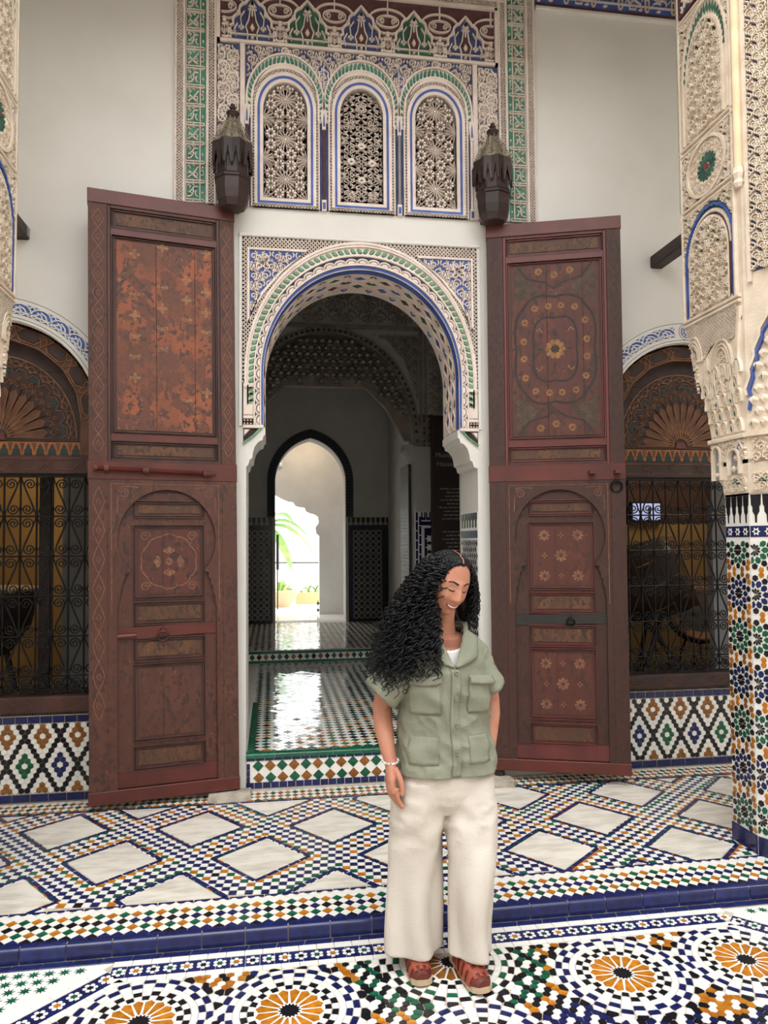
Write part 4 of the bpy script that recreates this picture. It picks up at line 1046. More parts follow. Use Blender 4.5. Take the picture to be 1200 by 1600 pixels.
    g=MB(); g.bar(-U,U,2.028,2.045,hg-.006,hg+.006,mp); g.bar(-U,U,.705,.716,hg-.006,hg+.006,mp); g.bar(U-.02,U,.71,2.04,hg-.008,hg+.008,mp); g.bar(-U,-U+.02,.71,2.04,hg-.008,hg+.008,mp); obj('grille_frame',g,iron,N)
    # one heart-shaped scroll, reused
    def scroll(hh):
        g=MB()
        for sg in (-1,1):
            L=[(0,-hh),(sg*.03,-hh*.68),(sg*.062,-hh*.36),(sg*.074,-hh*.22)]
            L+=[(sg*(.040+(.034-.029*i/26)*cos(-.35+i*.42)),-.040+(.034-.029*i/26)*sin(-.35+i*.42)) for i in range(27)]
            g.tube([(p[0],0,p[1]) for p in L],.0046,5)
        g.lathe([(.010,-hh-.008),(.010,-hh+.012)],6,(0,0,0)); g.lathe([(.009,-.05),(.009,-.03)],6,(0,0,0))
        return g.mesh('grille_scroll',iron,True)
    for ti in range(6):
        z1,z0=tiers[ti],tiers[ti+1]; hh=z1-z0-.006; me=scroll(hh)
        for k in range(12):
            u=-.517+.094*k
            if k%2==ti%2: inst('grille_scroll',me,(CX+c+u,YW-hg,z1-.004),N)
            else:
                o=inst('grille_scroll',me,(CX+c+u,YW-hg,z0+.004),N,rot=(0,PI,0))
    # sill, dado
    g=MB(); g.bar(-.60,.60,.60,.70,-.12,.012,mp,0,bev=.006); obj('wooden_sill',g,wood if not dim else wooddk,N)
    g=MB()
    for k in range(4):
        u=-.44+k*.29; g.ribbon([(u-.10,.655),(u-.05,.685),(u+.05,.685),(u+.10,.655),(u+.05,.625),(u-.05,.625)],.005,.012,.016,mp,closed=True); g.ribbon([(u-.03,.63),(u+.03,.68)],.005,.012,.016,mp); g.ribbon([(u+.03,.63),(u-.03,.68)],.005,.012,.016,mp)
    obj('sill_carving',g,carv,N)
    g=MB()
    for i in range(70):
        u=-.595+i*.017; g.poly([(u-.008,.594),(u+.004,.594),(u+.010,.61),(u-.002,.61)],.008,.024,mp,taper=.6)
    obj('rope_moulding',g,carv_d,N,kind='stuff')
    D=MB(); D.poly([(-1.02,.08),(.95 if idx==6 else 1.02,.08),(1.02,.592),(-1.02,.592)],0,.006,mp); obj('dado_ground',D,grout,N)
    bw=[(-.034,-.020),(.034,-.020),(.034,.020),(-.034,.020)]
    for i in range(27):
        u=-.95+i*.0705
        wtile('dado_edge_tile','dadoedge',bw,'b',c+u,.565,N,.010)
    bw2=[(-.05,-.022),(.05,-.022),(.05,.022),(-.05,.022)]
    for i in range(19):
        u=-.95+i*.103; wtile('dado_foot_tile','dadofoot',bw2,'b',c+u,.105,N,.014)
    R=.0193; hexa=[(R*.97*sin(PI/3*i),R*.97*cos(PI/3*i)) for i in range(6)]
    cx,cyy=R*math.sqrt(3),R*1.5; lst=[]
    for r in range(1,15):
        for q in range(-45,46):
            u=cx*(q+r/2); v=.12+r*cyy; sx=q+r
            if not -.98<u<.98 or v<.133 or v>.54: continue
            if q%6==0 or sx%6==0: col='k'
            else:
                dq=q%6-3; ds=sx%6-3; rr=(sx//6-q//6); fam=(sx//6)
                c8='h' if rr%2==0 else ('g' if fam%2 else 'b')
                col='w' if (dq==0 and ds==0) else (c8 if abs(dq)<=1 and abs(ds)<=1 else 'w')
            lst.append((u,v,col))
    vis=(lambda t: -(t[0])) if c>0 else (lambda t: t[0])
    lst.sort(key=lambda t: abs(t[0]-(-.12 if c>0 else .25)))
    rest={k:MB() for k in TC}
    for i,(u,v,col) in enumerate(lst):
        if i<300: wtile('hexagon_tile','hexagon',hexa,col,c+u,v,N,.0095)
        else: rest[col].poly([(u+p[0],v+p[1]) for p in hexa],.0055,.0095,mp,taper=.93)
    g=MB(); ks=list(TC)
    for i,k in enumerate(ks):
        b=len(g.v); g.v+=rest[k].v; g.f+=[tuple(b+t for t in f_) for f_ in rest[k].f]; g.m+=[i]*len(rest[k].f)
    obj('hexagon_mosaic',g,[TC[k] for k in ks],N,kind='stuff')
    return N
niche(6,-2.25,'left alcove with carved wooden tympanum, scrolled iron grille and tiled dado',False)
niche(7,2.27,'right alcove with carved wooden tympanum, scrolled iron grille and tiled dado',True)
# rooms behind the grilles
for sg,(X0,X1,Y1) in ((-1,(-2.75,-.64,7.2)),(1,(2.38,5.2,6.75))):
    nm='left' if sg<0 else 'right'; Y0=YW+.13
    g=MB(); g.box(X0-.05,X0,Y0,Y1,0,3.2,0); g.box(X1,X1+.05,Y0,Y1,0,3.2,1); g.box(X0,X1,Y1,Y1+.05,0,3.2,0); g.box(X0,X1,Y0,Y1,3.2,3.25,2)
    obj('wall_museum_'+nm,g,[tan_w if sg<0 else brown_w,plaster_d,wooddk],kind='structure',label='dim museum room walls behind the %s grille'%nm)
    g=MB(); g.box(X0,X1,Y0,Y1,.2,.45); obj('floor_museum_'+nm,g,mat('dim_floor',(120,96,62),.4,(60,48,34),22,stretch=(1,3,1)),kind='structure',label='dim tiled museum floor behind the %s grille'%nm)
def arealight(name,loc,e,size,col,rot=(0,0,0)):
    l=bpy.data.lights.new(name,'AREA'); l.energy=e; l.size=size; l.color=col; o=bpy.data.objects.new(name,l); o.location=loc; o.rotation_euler=rot; COL.objects.link(o); return o
arealight('museum_fill_left',(CX-2.25,6.3,3.1),15,.4,(1,.82,.55)); arealight('museum_fill_right',(3.7,5.8,3.1),12,.4,(1,.85,.6))  # added fill lights without fixtures, brightening the rooms behind the grilles
# left room exhibits
g=MB(); g.box(-1.63,-1.555,5.5,5.58,.45,3.18); obj('display_post',g,wooddk,label='tall dark post behind the left iron grille',cat='post')
g=MB(); g.box(-1.54,-.68,5.75,5.80,.45,3.18); obj('display_screen_wall',g,plaster_d,label='grey partition beside the dark post behind the left grille',cat='partition')
BW=thing('kettle_drum','large dark bowl-shaped drum on a low stand behind the left grille','drum',(-2.03,5.6,.45))
g=MB(); g.lathe([(.08,.35),(.20,.42),(.31,.58),(.36,.80),(.36,.86)],24,(-2.03,5.6,.45)); obj('bowl',g,wooddk,BW,True)
g=MB(); g.lathe([(.0,.86),(.355,.862),(.37,.855),(.37,.84)],24,(-2.03,5.6,.45)); obj('drum_skin',g,mat('drum_skin',(150,126,92),.7),BW)
for k in range(3):
    g=MB(); t=2*PI*k/3; g.tube([(-2.03+.25*cos(t),5.6+.25*sin(t),.45),(-2.03+.16*cos(t),5.6+.16*sin(t),.86)],.022,6); obj('leg',g,wooddk,BW)
PLN=thing('display_plinth','low dark display plinth behind the left grille','plinth',(-1.65,5.2,.45)); g=MB(); g.box(-2.3,-1.0,5.0,5.35,.45,.62); obj('plinth_block',g,iron,PLN); g=MB(); g.box(-2.32,-.98,4.98,5.37,.62,.635); obj('plinth_top',g,wooddk,PLN)
# right room exhibits
g=MB(); g.box(2.95,4.6,6.60,6.66,.45,1.77); obj('display_board',g,tan_w,label='yellow display board behind the right iron grille',cat='board')
g=MB(); g.box(3.36,3.50,5.25,5.32,.45,3.18); obj('display_screen_wall',g,mat('pale_curtain',(176,176,182),.8),label='pale upright partition at the right end of the right grille',cat='partition')
TV=thing('video_screen','small lit video screen glowing behind the right iron grille','screen',(3.52,6.62,1.82))
g=MB(); g.box(3.37,3.67,6.56,6.60,1.79,1.98); obj('screen_frame',g,iron,TV); g=MB(); g.box(3.385,3.655,6.545,6.56,1.805,1.965); obj('screen_panel',g,mat('lit_screen',(170,176,214),.4,emit=((170,178,222),.75)),TV)
g=MB(); g.box(3.53,3.56,6.543,6.545,1.805,1.885); g.lathe([(.001,1.88),(.02,1.895),(.016,1.925),(.001,1.93)],8,(3.545,6.54,0)); obj('screen_figure',g,mat('screen_figure',(90,80,96),.5),TV)
g=MB(); g.box(3.40,3.46,6.59,6.75,1.83,1.93); obj('wall_bracket',g,iron,TV)
DR=thing('barrel_drum','large upturned wooden barrel drum with pale oval skin behind the right grille','drum',(3.22,5.9,.45))
ax_=Vector((.75,-.45,.30)).normalized(); q=ax_.to_track_quat('Z','Y').to_matrix().to_4x4(); T=Matrix.Translation((3.20,5.92,1.27))@q
def lathe_t(prof,n,T):
    g=MB(); g.lathe(prof,n); g.v=[tuple(T@Vector(p)) for p in g.v]; return g
g=lathe_t([(.24,-.34),(.31,-.2),(.335,0),(.33,.2),(.30,.30)],24,T); obj('shell',g,mat('drum_wood',(70,48,34),.5,(48,32,26),14),DR,True)
g=lathe_t([(.0,.302),(.30,.304),(.315,.30),(.315,.26)],24,T); obj('drum_skin',g,mat('tan_skin',(136,96,58),.6,(110,76,46),6),DR)
g=MB()
for k in range(10):
    t=2*PI*k/10; g.tube([tuple(T@Vector((.318*cos(t),.318*sin(t),.27))),tuple(T@Vector((.335*cos(t+.2),.335*sin(t+.2),0))),tuple(T@Vector((.25*cos(t),.25*sin(t),-.33)))],.006,5)
obj('cords',g,mat('cord',(150,126,90),.8),DR)
for a,b in (((3.0,5.72,.45),(3.38,5.98,1.1)),((3.42,5.72,.45),(3.05,5.98,1.1)),((3.22,6.2,.45),(3.2,5.95,1.05))):
    g=MB(); g.tube([a,b],.022,6); obj('leg',g,wooddk,DR)
LT=thing('hand_drum','round flat hand drum with brown skin propped behind the right grille','drum',(3.80,6.2,.45))
T2=Matrix.Translation((3.78,6.15,.95))@Vector((-.25,-.8,.5)).normalized().to_track_quat('Z','Y').to_matrix().to_4x4()
g=lathe_t([(.27,-.05),(.28,.05),(.265,.055)],24,T2); obj('rim',g,wooddk,LT); g=lathe_t([(.0,.052),(.268,.056),(.268,.04)],24,T2); obj('drum_skin',g,mat('orange_skin',(150,98,62),.6),LT)
g=MB(); g.tube([(3.68,6.35,.45),(3.76,6.2,.93)],.012,5); g.tube([(3.93,6.35,.45),(3.80,6.2,.93)],.012,5); obj('easel',g,wooddk,LT)
# ================================================================ carved pillars
def pillar(name,label,PX,sg,full):
    """sg=-1: visible face looks to -X (right pillar); sg=+1: looks to +X (left pillar)"""
    P=thing(name,label,None,(PX,3.4,ZP),kind='structure')
    D=-sg   # body extends away from the face
    mp=lambda a,v,h:(PX+sg*h,a,v)
    C1=(PX,3.345); C2=(PX+D*.20,2.93)
    d=Vector((C2[0]-C1[0],C2[1]-C1[1])); L2=d.length; d/=L2; nv=Vector((d.y,-d.x)); 
    if nv.x*sg<0: nv=-nv
    mq=lambda a,v,h:(C1[0]+d.x*a+nv.x*h,C1[1]+d.y*a+nv.y*h,v)
    m3=lambda a,v,h:(C2[0]+D*a,C2[1]-h,v)
    back=[(2.0,3.645),(2.146,3.645),(2.24,3.665),(2.33,3.69),(2.43,3.725),(2.52,3.765),(2.61,3.80),(2.70,3.825),(2.78,3.845),(2.841,3.87),(3.47,3.872),(4.6,3.872),(5.19,3.872)]
    g=MB(); rows=[]
    for z,yb in back: rows.append([(PX,yb,z),(PX,3.345,z),(C2[0],C2[1],z),(PX+D*.62,2.93,z),(PX+D*.62,yb,z)])
    g.surf(rows,closeu=True); g.add(rows[0],[(0,1,2,3,4)]); obj('upper_block',g,stucco_w,P)
    # plaster core and corbel
    g=MB(); rows=[]
    for z,yb,o in ((1.84,3.545,0),(1.90,3.56,0),(1.94,3.60,0),(1.98,3.635,0),(2.02,3.645,0)): rows.append([(PX,yb,z),(PX,3.345,z),(C2[0],C2[1],z),(PX+D*.62,2.93,z),(PX+D*.62,yb,z)])
    g.surf(rows,closeu=True); obj('corbel_core',g,stucco_w,P)
    g=MB(); pl=[(PX,3.54),(PX,3.345),C2,(PX+D*.62,2.93),(PX+D*.62,3.54)]
    g.poly(pl,ZP-.01,1.85,lambda u,v,h:(u,v,h)); obj('shaft',g,t_white,P)
    # ---- carved face panels
    F0,F1=3.385,3.855; fc=3.615
    def rectp(a0,a1,v0,v1): return [(a0,v0),(a1,v0),(a1,v1),(a0,v1)]
    g=MB()
    for v in (4.60,4.575,3.845,3.815,3.485,3.455,2.855,2.83): g.bar(F0-.02,3.872,v-.008,v+.008,0,.018,mp,bev=.004)
    for a in (3.862,3.392): g.bar(a-.01,a+.01,2.85,5.18,0,.016,mp,bev=.004)
    obj('panel_fillet',g,stucco_w,P)
    def archpl(c,w,v0,sp,top,n=20): return [(c+w,v0)]+[(c+w*cos(PI*i/n),sp+(top-sp)*sin(PI*i/n)) for i in range(n+1)]+[(c-w,v0)]
    # top panel
    g=MB(); g.poly(rectp(3.42,3.84,4.63,5.15),.001,.004,mp,1); arabesque(g,rectp(3.43,3.83,4.64,5.1),.10,.012,.003,.016,mp,0,seed=3); g.ribbon(rectp(3.42,3.84,4.63,5.15),.014,0,.018,mp,2,closed=True); obj('top_panel',g,[stucco_w,blue_gr,red_gr],P)
    # arched panel with gadroons
    g=MB(); A=archpl(fc,.205,3.86,4.22,4.56); B=archpl(fc,.165,3.86,4.20,4.47)
    g.poly(rectp(3.40,3.85,4.3,4.57),.001,.003,mp,1); arabesque(g,rectp(3.405,3.845,4.22,4.565),.06,.008,.003,.016,mp,0,holes=[A],seed=6)
    g.sheet([A,B],.010,mp,0); g.ribbon(A,.012,0,.02,mp,0); g.ribbon(B,.016,0,.02,mp,0)
    for j in range(22):
        t=PI*(j+.5)/22; s=-1 if j<11 else 1
        Q=lambda s_,dt:(fc+(.172+.030*s_)*cos(t+dt),4.21+(.27+.07*s_)*sin(t+dt))
        g.poly([Q(0,s*.05),Q(.4,s*.065),Q(1,-s*.02),Q(.6,-s*.06),Q(.2,-s*.02)],.01,.016,mp,2,taper=.7)
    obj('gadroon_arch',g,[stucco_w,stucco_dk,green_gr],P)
    g=MB(); arabesque(g,B,.080,.0072,0,.022,mp,0,seed=11); obj('arabesque_panel',g,stucco_w,P)
    # medallion panel
    g=MB(); g.poly(rectp(3.405,3.85,3.49,3.81),.001,.003,mp,1); oc,ov=fc+.005,3.65
    E_=lambda r,n=36:[(oc+r*1.05*cos(2*PI*i/n),ov+r*.92*sin(2*PI*i/n)) for i in range(n)]
    arabesque(g,rectp(3.41,3.845,3.495,3.805),.055,.008,.003,.016,mp,0,holes=[E_(.175)],seed=8)
    g.poly(E_(.172),.003,.006,mp,0); g.ribbon(E_(.165),.018,.003,.020,mp,0,closed=True); 
    arabesque(g,E_(.15),.05,.007,.006,.014,mp,0,holes=[E_(.088)],seed=4)
    for j in range(16):
        t=2*PI*j/16; g.poly([(oc+(x*cos(t)-y*sin(t))*1.05,ov+(x*sin(t)+y*cos(t))*.92) for x,y in ((.022,-.003),(.05,-.010),(.078,-.010),(.086,0),(.078,.010),(.05,.010),(.022,.003))],.006,.012,mp,2,taper=.8)
    g.poly(E_(.018,10),.006,.014,mp,3)
    obj('medallion_panel',g,[stucco_w,red_gr,green_gr,mat('madder_paint',(130,56,62),.8)],P)
    # scalloped blue arch panel
    g=MB(); A=archpl(fc,.225,2.87,3.18,3.44)
    g.poly(rectp(3.40,3.855,3.2,3.45),.001,.003,mp,3); arabesque(g,rectp(3.405,3.85,3.12,3.45),.06,.008,.003,.016,mp,0,holes=[A],seed=5)
    sc=[]
    base=archpl(fc,.21,2.87,3.18,3.42,30)
    for i,p in enumerate(base): sc.append((fc+(p[0]-fc)*(1+.02*(i%2)),p[1]+(.006 if i%2 else 0)))
    g.ribbon(sc,.014,0,.015,mp,1); B=archpl(fc,.178,2.87,3.15,3.36)
    lobes=archpl(fc,.192,2.87,3.165,3.39,40)
    for p in lobes: g.poly(circ(p[0],p[1],.013,7),0,.012,mp,0,taper=.7)
    g.ribbon(B,.012,0,.018,mp,0); g.ribbon(archpl(fc,.186,2.87,3.15,3.37),.004,0,.016,mp,2)
    arabesque(g,B,.075,.0068,0,.022,mp,0,seed=21); obj('scalloped_arch_panel',g,[stucco_w,blue_p,red_gr,green_gr],P)
    if full:
        # lattice field, small arches and leaf rows
        g=MB(); reg=[(3.86,2.82),(3.40,2.82),(3.36,2.74),(3.40,2.66),(3.50,2.64),(3.60,2.67),(3.70,2.60),(3.78,2.66)]
        g.poly(reg,.0,.002,mp,1); lattice(g,reg,.016,.007,.001,.012,mp,0); obj('lattice_field',g,[stucco_w,stucco_dk],P,kind='stuff')
        g=MB()
        for c,w,sp,top in ((3.53,.095,2.50,2.67),(3.79,.09,2.60,2.75)):
            for dw in (0,.018,.034):
                A=[p for p in archpl(c,w-dw,2.34,sp,top-dw*1.3)]
                A=[p for p in A if p[0]<np.interp(p[1],[b[0] for b in back],[b[1] for b in back])-.004]
                if len(A)>2: g.ribbon(A,.010,0,.016,mp,0,taper=.7)
            q=[p for p in archpl(c,w-.045,2.40,sp,top-.06)]
            arabesque(g,[p for p in q if p[0]<3.82],.045,.007,0,.012,mp,0,seed=3)
        g.ribbon([(3.645,2.40),(3.66,2.5),(3.665,2.6)],.02,0,.014,mp,0); g.ribbon([(3.40,2.4),(3.395,2.6),(3.37,2.8)],.022,0,.016,mp,0)
        obj('small_arches',g,stucco_w,P)
        g=MB(); 
        for r in range(5):
            for c_ in range(5):
                a=3.40+c_*.062+(.031 if r%2 else 0); v=2.165+r*.075
                if a>np.interp(v+.05,[b[0] for b in back],[b[1] for b in back])-.03: continue
                for s in (-1,1):
                    g.ribbon(bez((a,v+.07),(a+s*.02,v+.072),(a+s*.032,v+.04),(a+s*.03,v),6),.010,0,.016,mp,0,taper=.5); g.ribbon(bez((a,v+.045),(a+s*.01,v+.045),(a+s*.018,v+.02),(a+s*.016,v),5),.008,0,.013,mp,0,taper=.5)
                g.poly([(a,v+.005),(a+.007,v+.02),(a,v+.042),(a-.007,v+.02)],0,.010,mp,1 if (r+c_)%2 else 0,taper=.6)
        obj('leaf_rows',g,[stucco_w,green_gr],P)
        g=MB()
        # corbel arches with hollows
        g.bar(3.345,3.655,2.128,2.150,0,.022,mp,0,bev=.004)
        for c,w,b,t in ((3.585,.035,1.93,2.11),(3.44,.045,1.95,2.08)):
            A=archpl(c,w,b,t-.05,t); g.ribbon(A,.010,0,.022,mp,0); g.poly(archpl(c,w-.006,b,t-.05,t-.006),.0,.001,mp,1)
            for s in (-1,1): g.poly(circ(c+s*w*.45,b+.03,w*.38,10),.001,.012,mp,0,taper=.3)
            g.poly(circ(c,b+.085,w*.36,10),.001,.012,mp,0,taper=.3)
        arabesque(g,rectp(3.35,3.64,2.02,2.125),.045,.007,0,.014,mp,0,holes=[archpl(3.585,.045,1.9,2.06,2.12),archpl(3.44,.055,1.9,2.03,2.09)],seed=6)
        g.poly([(3.40,2.04),(3.37,2.075),(3.395,2.115),(3.42,2.075)],0,.01,mp,2); g.ribbon([(3.40,2.035),(3.365,2.075),(3.395,2.12),(3.425,2.075)],.008,0,.018,mp,0,closed=True)
        arabesque(g,rectp(3.36,3.54,1.86,1.93),.04,.007,0,.010,mp,0,seed=2); [g.poly(xf(LEAF,3.44,1.90,a_,.035),0,.012,mp,3,taper=.6) for a_ in (.3,1.2,2.1,2.9)]
        obj('corbel_carving',g,[stucco_w,plaster_d,blue_p,green_gr],P)
    # corner colonnette
    g=MB(); g.tube([(PX+sg*.004,3.352,3.50),(PX+sg*.004,3.352,5.18)],.022,10); obj('colonnette',g,mat('ochre_stucco',(220,196,160),.85,(204,178,142),9),P,True)
    g=MB(); g.lathe([(.02,3.40),(.03,3.42),(.024,3.44),(.034,3.47),(.028,3.50)],8,(PX+sg*.004,3.352,0)); g.tube([(PX+sg*.004,3.872,3.50),(PX+sg*.004,3.872,5.18)],.012,8,mi=1); g.lathe([(.008,3.42),(.018,3.45),(.014,3.5)],8,(PX,3.872,0)); obj('capital',g,[stucco_w,green_pale],P)
    # splayed second face
    g=MB(); g.poly(rectp(.05,.17,2.95,5.15),0,.002,mq,1); arabesque(g,rectp(.05,.17,2.95,5.15),.055,.0075,.001,.024,mq,0,seed=14); g.bar(.03,.05,2.9,5.15,0,.016,mq,0); g.bar(.17,.20,2.9,5.15,0,.02,mq,0); g.poly(rectp(.22,.34,2.95,5.15),0,.002,mq,1); arabesque(g,rectp(.22,.34,2.95,5.15),.055,.0075,.001,.024,mq,0,seed=15); g.bar(.34,.37,2.9,5.15,0,.018,mq,0); g.bar(0,.03,2.86,5.15,0,.016,m3,0); g.bar(.385,.415,2.86,5.15,0,.016,m3,0); arabesque(g,rectp(.035,.38,2.15,5.1),.09,.009,0,.02,m3,0,seed=31); obj('arabesque_strip',g,[stucco_w,blue_gr],P)
    if full:
        g=MB(); half=[(.02,2.26),(.03,2.33),(.022,2.36),(.045,2.42),(.04,2.45),(.068,2.51),(.064,2.54),(.095,2.60),(.095,2.63),(.13,2.68),(.135,2.71),(.175,2.745),(.185,2.77),(.23,2.80)]
        AR=half+[(.46-p[0],p[1]) for p in reversed(half[:-1])]
        g.ribbon(AR,.010,0,.020,mq,1); g.ribbon([(.23+(p[0]-.23)*1.10,2.26+(p[1]-2.26)*1.07) for p in AR if .02<p[0]<.44],.014,0,.016,mq,0)
        for r in range(11):
            for c_ in range(8):
                a=.035+c_*.056+(.028 if r%2 else 0); v=2.19+r*.056
                if not inpoly((a,v+.02),AR+[(.44,2.16),(.02,2.16)]): continue
                q=[(a+.027*cos(t),v+.03*sin(t)) for t in [PI*i/8 for i in range(9)]]+[(a,v-.024)]
                g.poly(q,-.0,.022,mq,0,taper=.45); g.poly([(a,v-.015),(a+.006,v+.004),(a,v+.018),(a-.006,v+.004)],.0,.024,mq,3 if (r+c_)%5==0 else 0,taper=.6)
        g.ribbon([(0,2.14),(.45,2.14)],.02,0,.022,mq,0); arabesque(g,rectp(.03,.42,2.0,2.12),.06,.009,0,.014,mq,0,seed=3); arabesque(g,rectp(.02,.42,1.86,1.95),.05,.009,0,.012,mq,0,seed=7); [g.poly(xf(LEAF,.09,1.90,a_,.04),0,.012,mq,3,taper=.6) for a_ in (.3,1.2,2.1,2.9)]
        obj('muqarnas_relief',g,[stucco_w,blue_p,plaster_d,green_gr],P)
        # ---- zellige on the shaft: both faces
        for (m_,a0,a1,c0) in ((mp,3.347,3.538,3.445),(mq,.003,.455,.02),(m3,.003,.415,.13)):
            g=MB(); W=rectp(a0,a1,.17,1.85)
            cl=lambda p: (min(max(p[0],a0),a1),min(max(p[1],.172),1.845))
            def pc(pts,mi,big=False):
                if not big:
                    qx=sum(p[0] for p in pts)/len(pts); qy=sum(p[1] for p in pts)/len(pts); pts=[(qx+(p[0]-qx)*1.22,qy+(p[1]-qy)*1.22) for p in pts]
                if mi!=5 and not big and max(p[1] for p in pts)>1.626: return
                if all(a0-.001<=p[0]<=a1+.001 and .17<p[1]<1.85 for p in pts): g.poly(pts,0,.003,m_,mi,taper=.9); return
                cx_=sum(p[0] for p in pts)/len(pts); cy_=sum(p[1] for p in pts)/len(pts)
                if a0<cx_<a1 and .17<cy_<1.85: g.poly([cl(p) for p in pts],0,.003,m_,mi)
            K,B_,Gn,O,H=0,1,2,3,4
            n=4 if m_ is mp else 7; w=(a1-a0)/n if m_ is mp else .06
            for i in range(n):
                a=a0+w*(i+.5); pc([(a-w*.46,1.84),(a+w*.46,1.84),(a+w*.42,1.79),(a+w*.3,1.78),(a+w*.3,1.755),(a+w*.1,1.735),(a+w*.08,1.70),(a-w*.08,1.70),(a-w*.1,1.735),(a-w*.3,1.755),(a-w*.3,1.78),(a-w*.42,1.79)],K,True)
            g.poly([(a0,1.63),(a1,1.63),(a1,1.685),(a0,1.685)],0,.002,m_,B_)
            a=a0+.03
            while a<a1:
                g.poly(star(a,1.657,.022,.012,6),.002,.004,m_,5); g.poly(circ(a,1.657,.008,6),.004,.005,m_,B_); a+=.062
            for k in range(-1,8):
                for dx in (0,.125,-.125,.25,.375):
                    odd=abs(dx) in (.125,.375); cv=1.565-.219*k-(.1095 if odd else 0); ca=c0+dx; cols=([Gn,B_] if dx==0 else [B_,Gn])[k%2]
                    if cv<.1: continue
                    S=8 if odd else 10
                    if odd:
                        pc(star(ca,cv,.030,.015,8),K)
                        for j in range(S):
                            t=2*PI*(j+.5)/S; pc(xf([(.040,0),(.050,.013),(.064,.011),(.070,0),(.064,-.011),(.050,-.013)],ca,cv,t),H if j%2 else O)
                    else:
                        for j in range(S):
                            t=2*PI*(j+.5)/S
                            pc(xf([(.006,0),(.024,-.0055),(.030,0),(.024,.0055)],ca,cv,t),K)
                            pc(xf([(.036,0),(.048,.012),(.062,.010),(.068,0),(.062,-.010),(.048,-.012)],ca,cv,t+PI/S),cols)
                            pc(xf([(.066,0),(.076,.013),(.090,.010),(.094,0),(.090,-.010),(.076,-.013)],ca,cv,t),K)
                            pc(xf([(.088,0),(.098,.012),(.110,.010),(.116,0),(.110,-.010),(.098,-.012)],ca,cv,t+PI/S),O if j%2 else H)
            obj('mosaic_pattern',g,[t_black,t_blue,t_green,t_ochre,t_brown,t_white],P,kind='stuff')
            g=MB()
            for i in range(3 if m_ is mp else (5 if m_ is mq else 4)):
                w=.066 if m_ is mp else (.09 if m_ is mq else .102)
                g.bar(a0+i*w+.001,a0+(i+1)*w-.001,.08,.17,0,.008,m_,0,bev=.002)
            obj('base_tiles',g,t_blue,P)
    return P
pillar('wall_pillar_right','right carved stucco pillar with mosaic-tiled shaft at the edge of the gallery',2.344,-1,True)
pillar('wall_pillar_left','left carved stucco pillar at the far left edge of the gallery',-1.285,1,True)
# ================================================================ entrance hall, back room, garden
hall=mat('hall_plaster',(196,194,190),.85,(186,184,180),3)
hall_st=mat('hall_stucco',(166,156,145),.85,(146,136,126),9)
g=MB()
for (x0,x1,y0,y1,z0,z1) in ((-.62,-.57,5.2,8.22,.2,4.75),(2.28,2.33,5.2,8.22,.2,4.75),(-.62,2.33,5.19,8.3,4.72,4.8)): g.box(x0,x1,y0,y1,z0,z1)
g.box(-.62,CX-.75,5.18,5.22,.2,4.75); g.box(CX+.765,2.33,5.18,5.22,.2,4.75); g.box(CX-.76,CX+.77,5.18,5.22,3.42,4.75)
obj('wall_hall',g,hall,kind='structure',label='plain inner walls and ceiling of the entrance hall')
g=MB(); g.box(-.62,CX-.75,5.18,8.25,-.1,.296); g.box(CX+.765,2.33,5.18,8.25,-.1,.296); obj('floor_hall_sides',g,grout,kind='structure',label='sides of the entrance hall floor')
# glazed lozenge floor of the hall, every piece slightly out of level
t_floor={k:mat('polished_'+k,{'w':(228,226,220),'b':(40,48,84),'k':(26,28,34),'g':(26,84,64),'o':(176,112,40),'h':(136,88,44)}[k],.07,rand=.1,bump=.07,bscale=18) for k in TC}
lz=[(-.0355,0),(0,-.035),(.0355,0),(0,.035)]; LZ={}
for k in TC:
    mb=MB(); mb.poly(lz,-.003,0,lambda u,v,h:(u,v,h),taper=.95); LZ[k]=mb.mesh('floor_lozenge_tile',t_floor[k])
rest={k:MB() for k in TC}; cnt=0
for r in range(0,97):
    for i in range(-1,38):
        x=CX-.70+i*.073+(.0365 if r%2 else 0); y=4.80+r*.0355
        if not(CX-.745<x and y<8.2) or (y<5.24 and x>CX+.76) or x>2.25: continue
        col='w' if r%2 else ['k','g','o','k','g'][(i*2+r//2*3+int(rnd.random()*1.6))%5]
        if r>40 and col=='o': col='k'
        tx,ty=rnd.gauss(0,.012),rnd.gauss(0,.012)
        if cnt<300 and col!='w': inst('floor_lozenge_tile',LZ[col],(x,y,.300),STEP,rot=(tx,ty,0)); cnt+=1
        else: rest[col].poly([(x+p[0],y+p[1]) for p in lz],-.003,0,lambda u,v,h,x=x,y=y,tx=tx,ty=ty:(u,v,.300+h+(v-y)*tx-(u-x)*ty),taper=.95)
for k,m in rest.items():
    if m.v: obj('hall_mosaic',m,t_floor[k],STEP,kind='stuff')
for v in range(12): 
    g=MB(); g.bar(CX-.745,CX-.70,4.78+v*.12,4.895+v*.12,-.003,.003,flat(.30),bev=.001); obj('edge_tile',g,t_green,STEP)
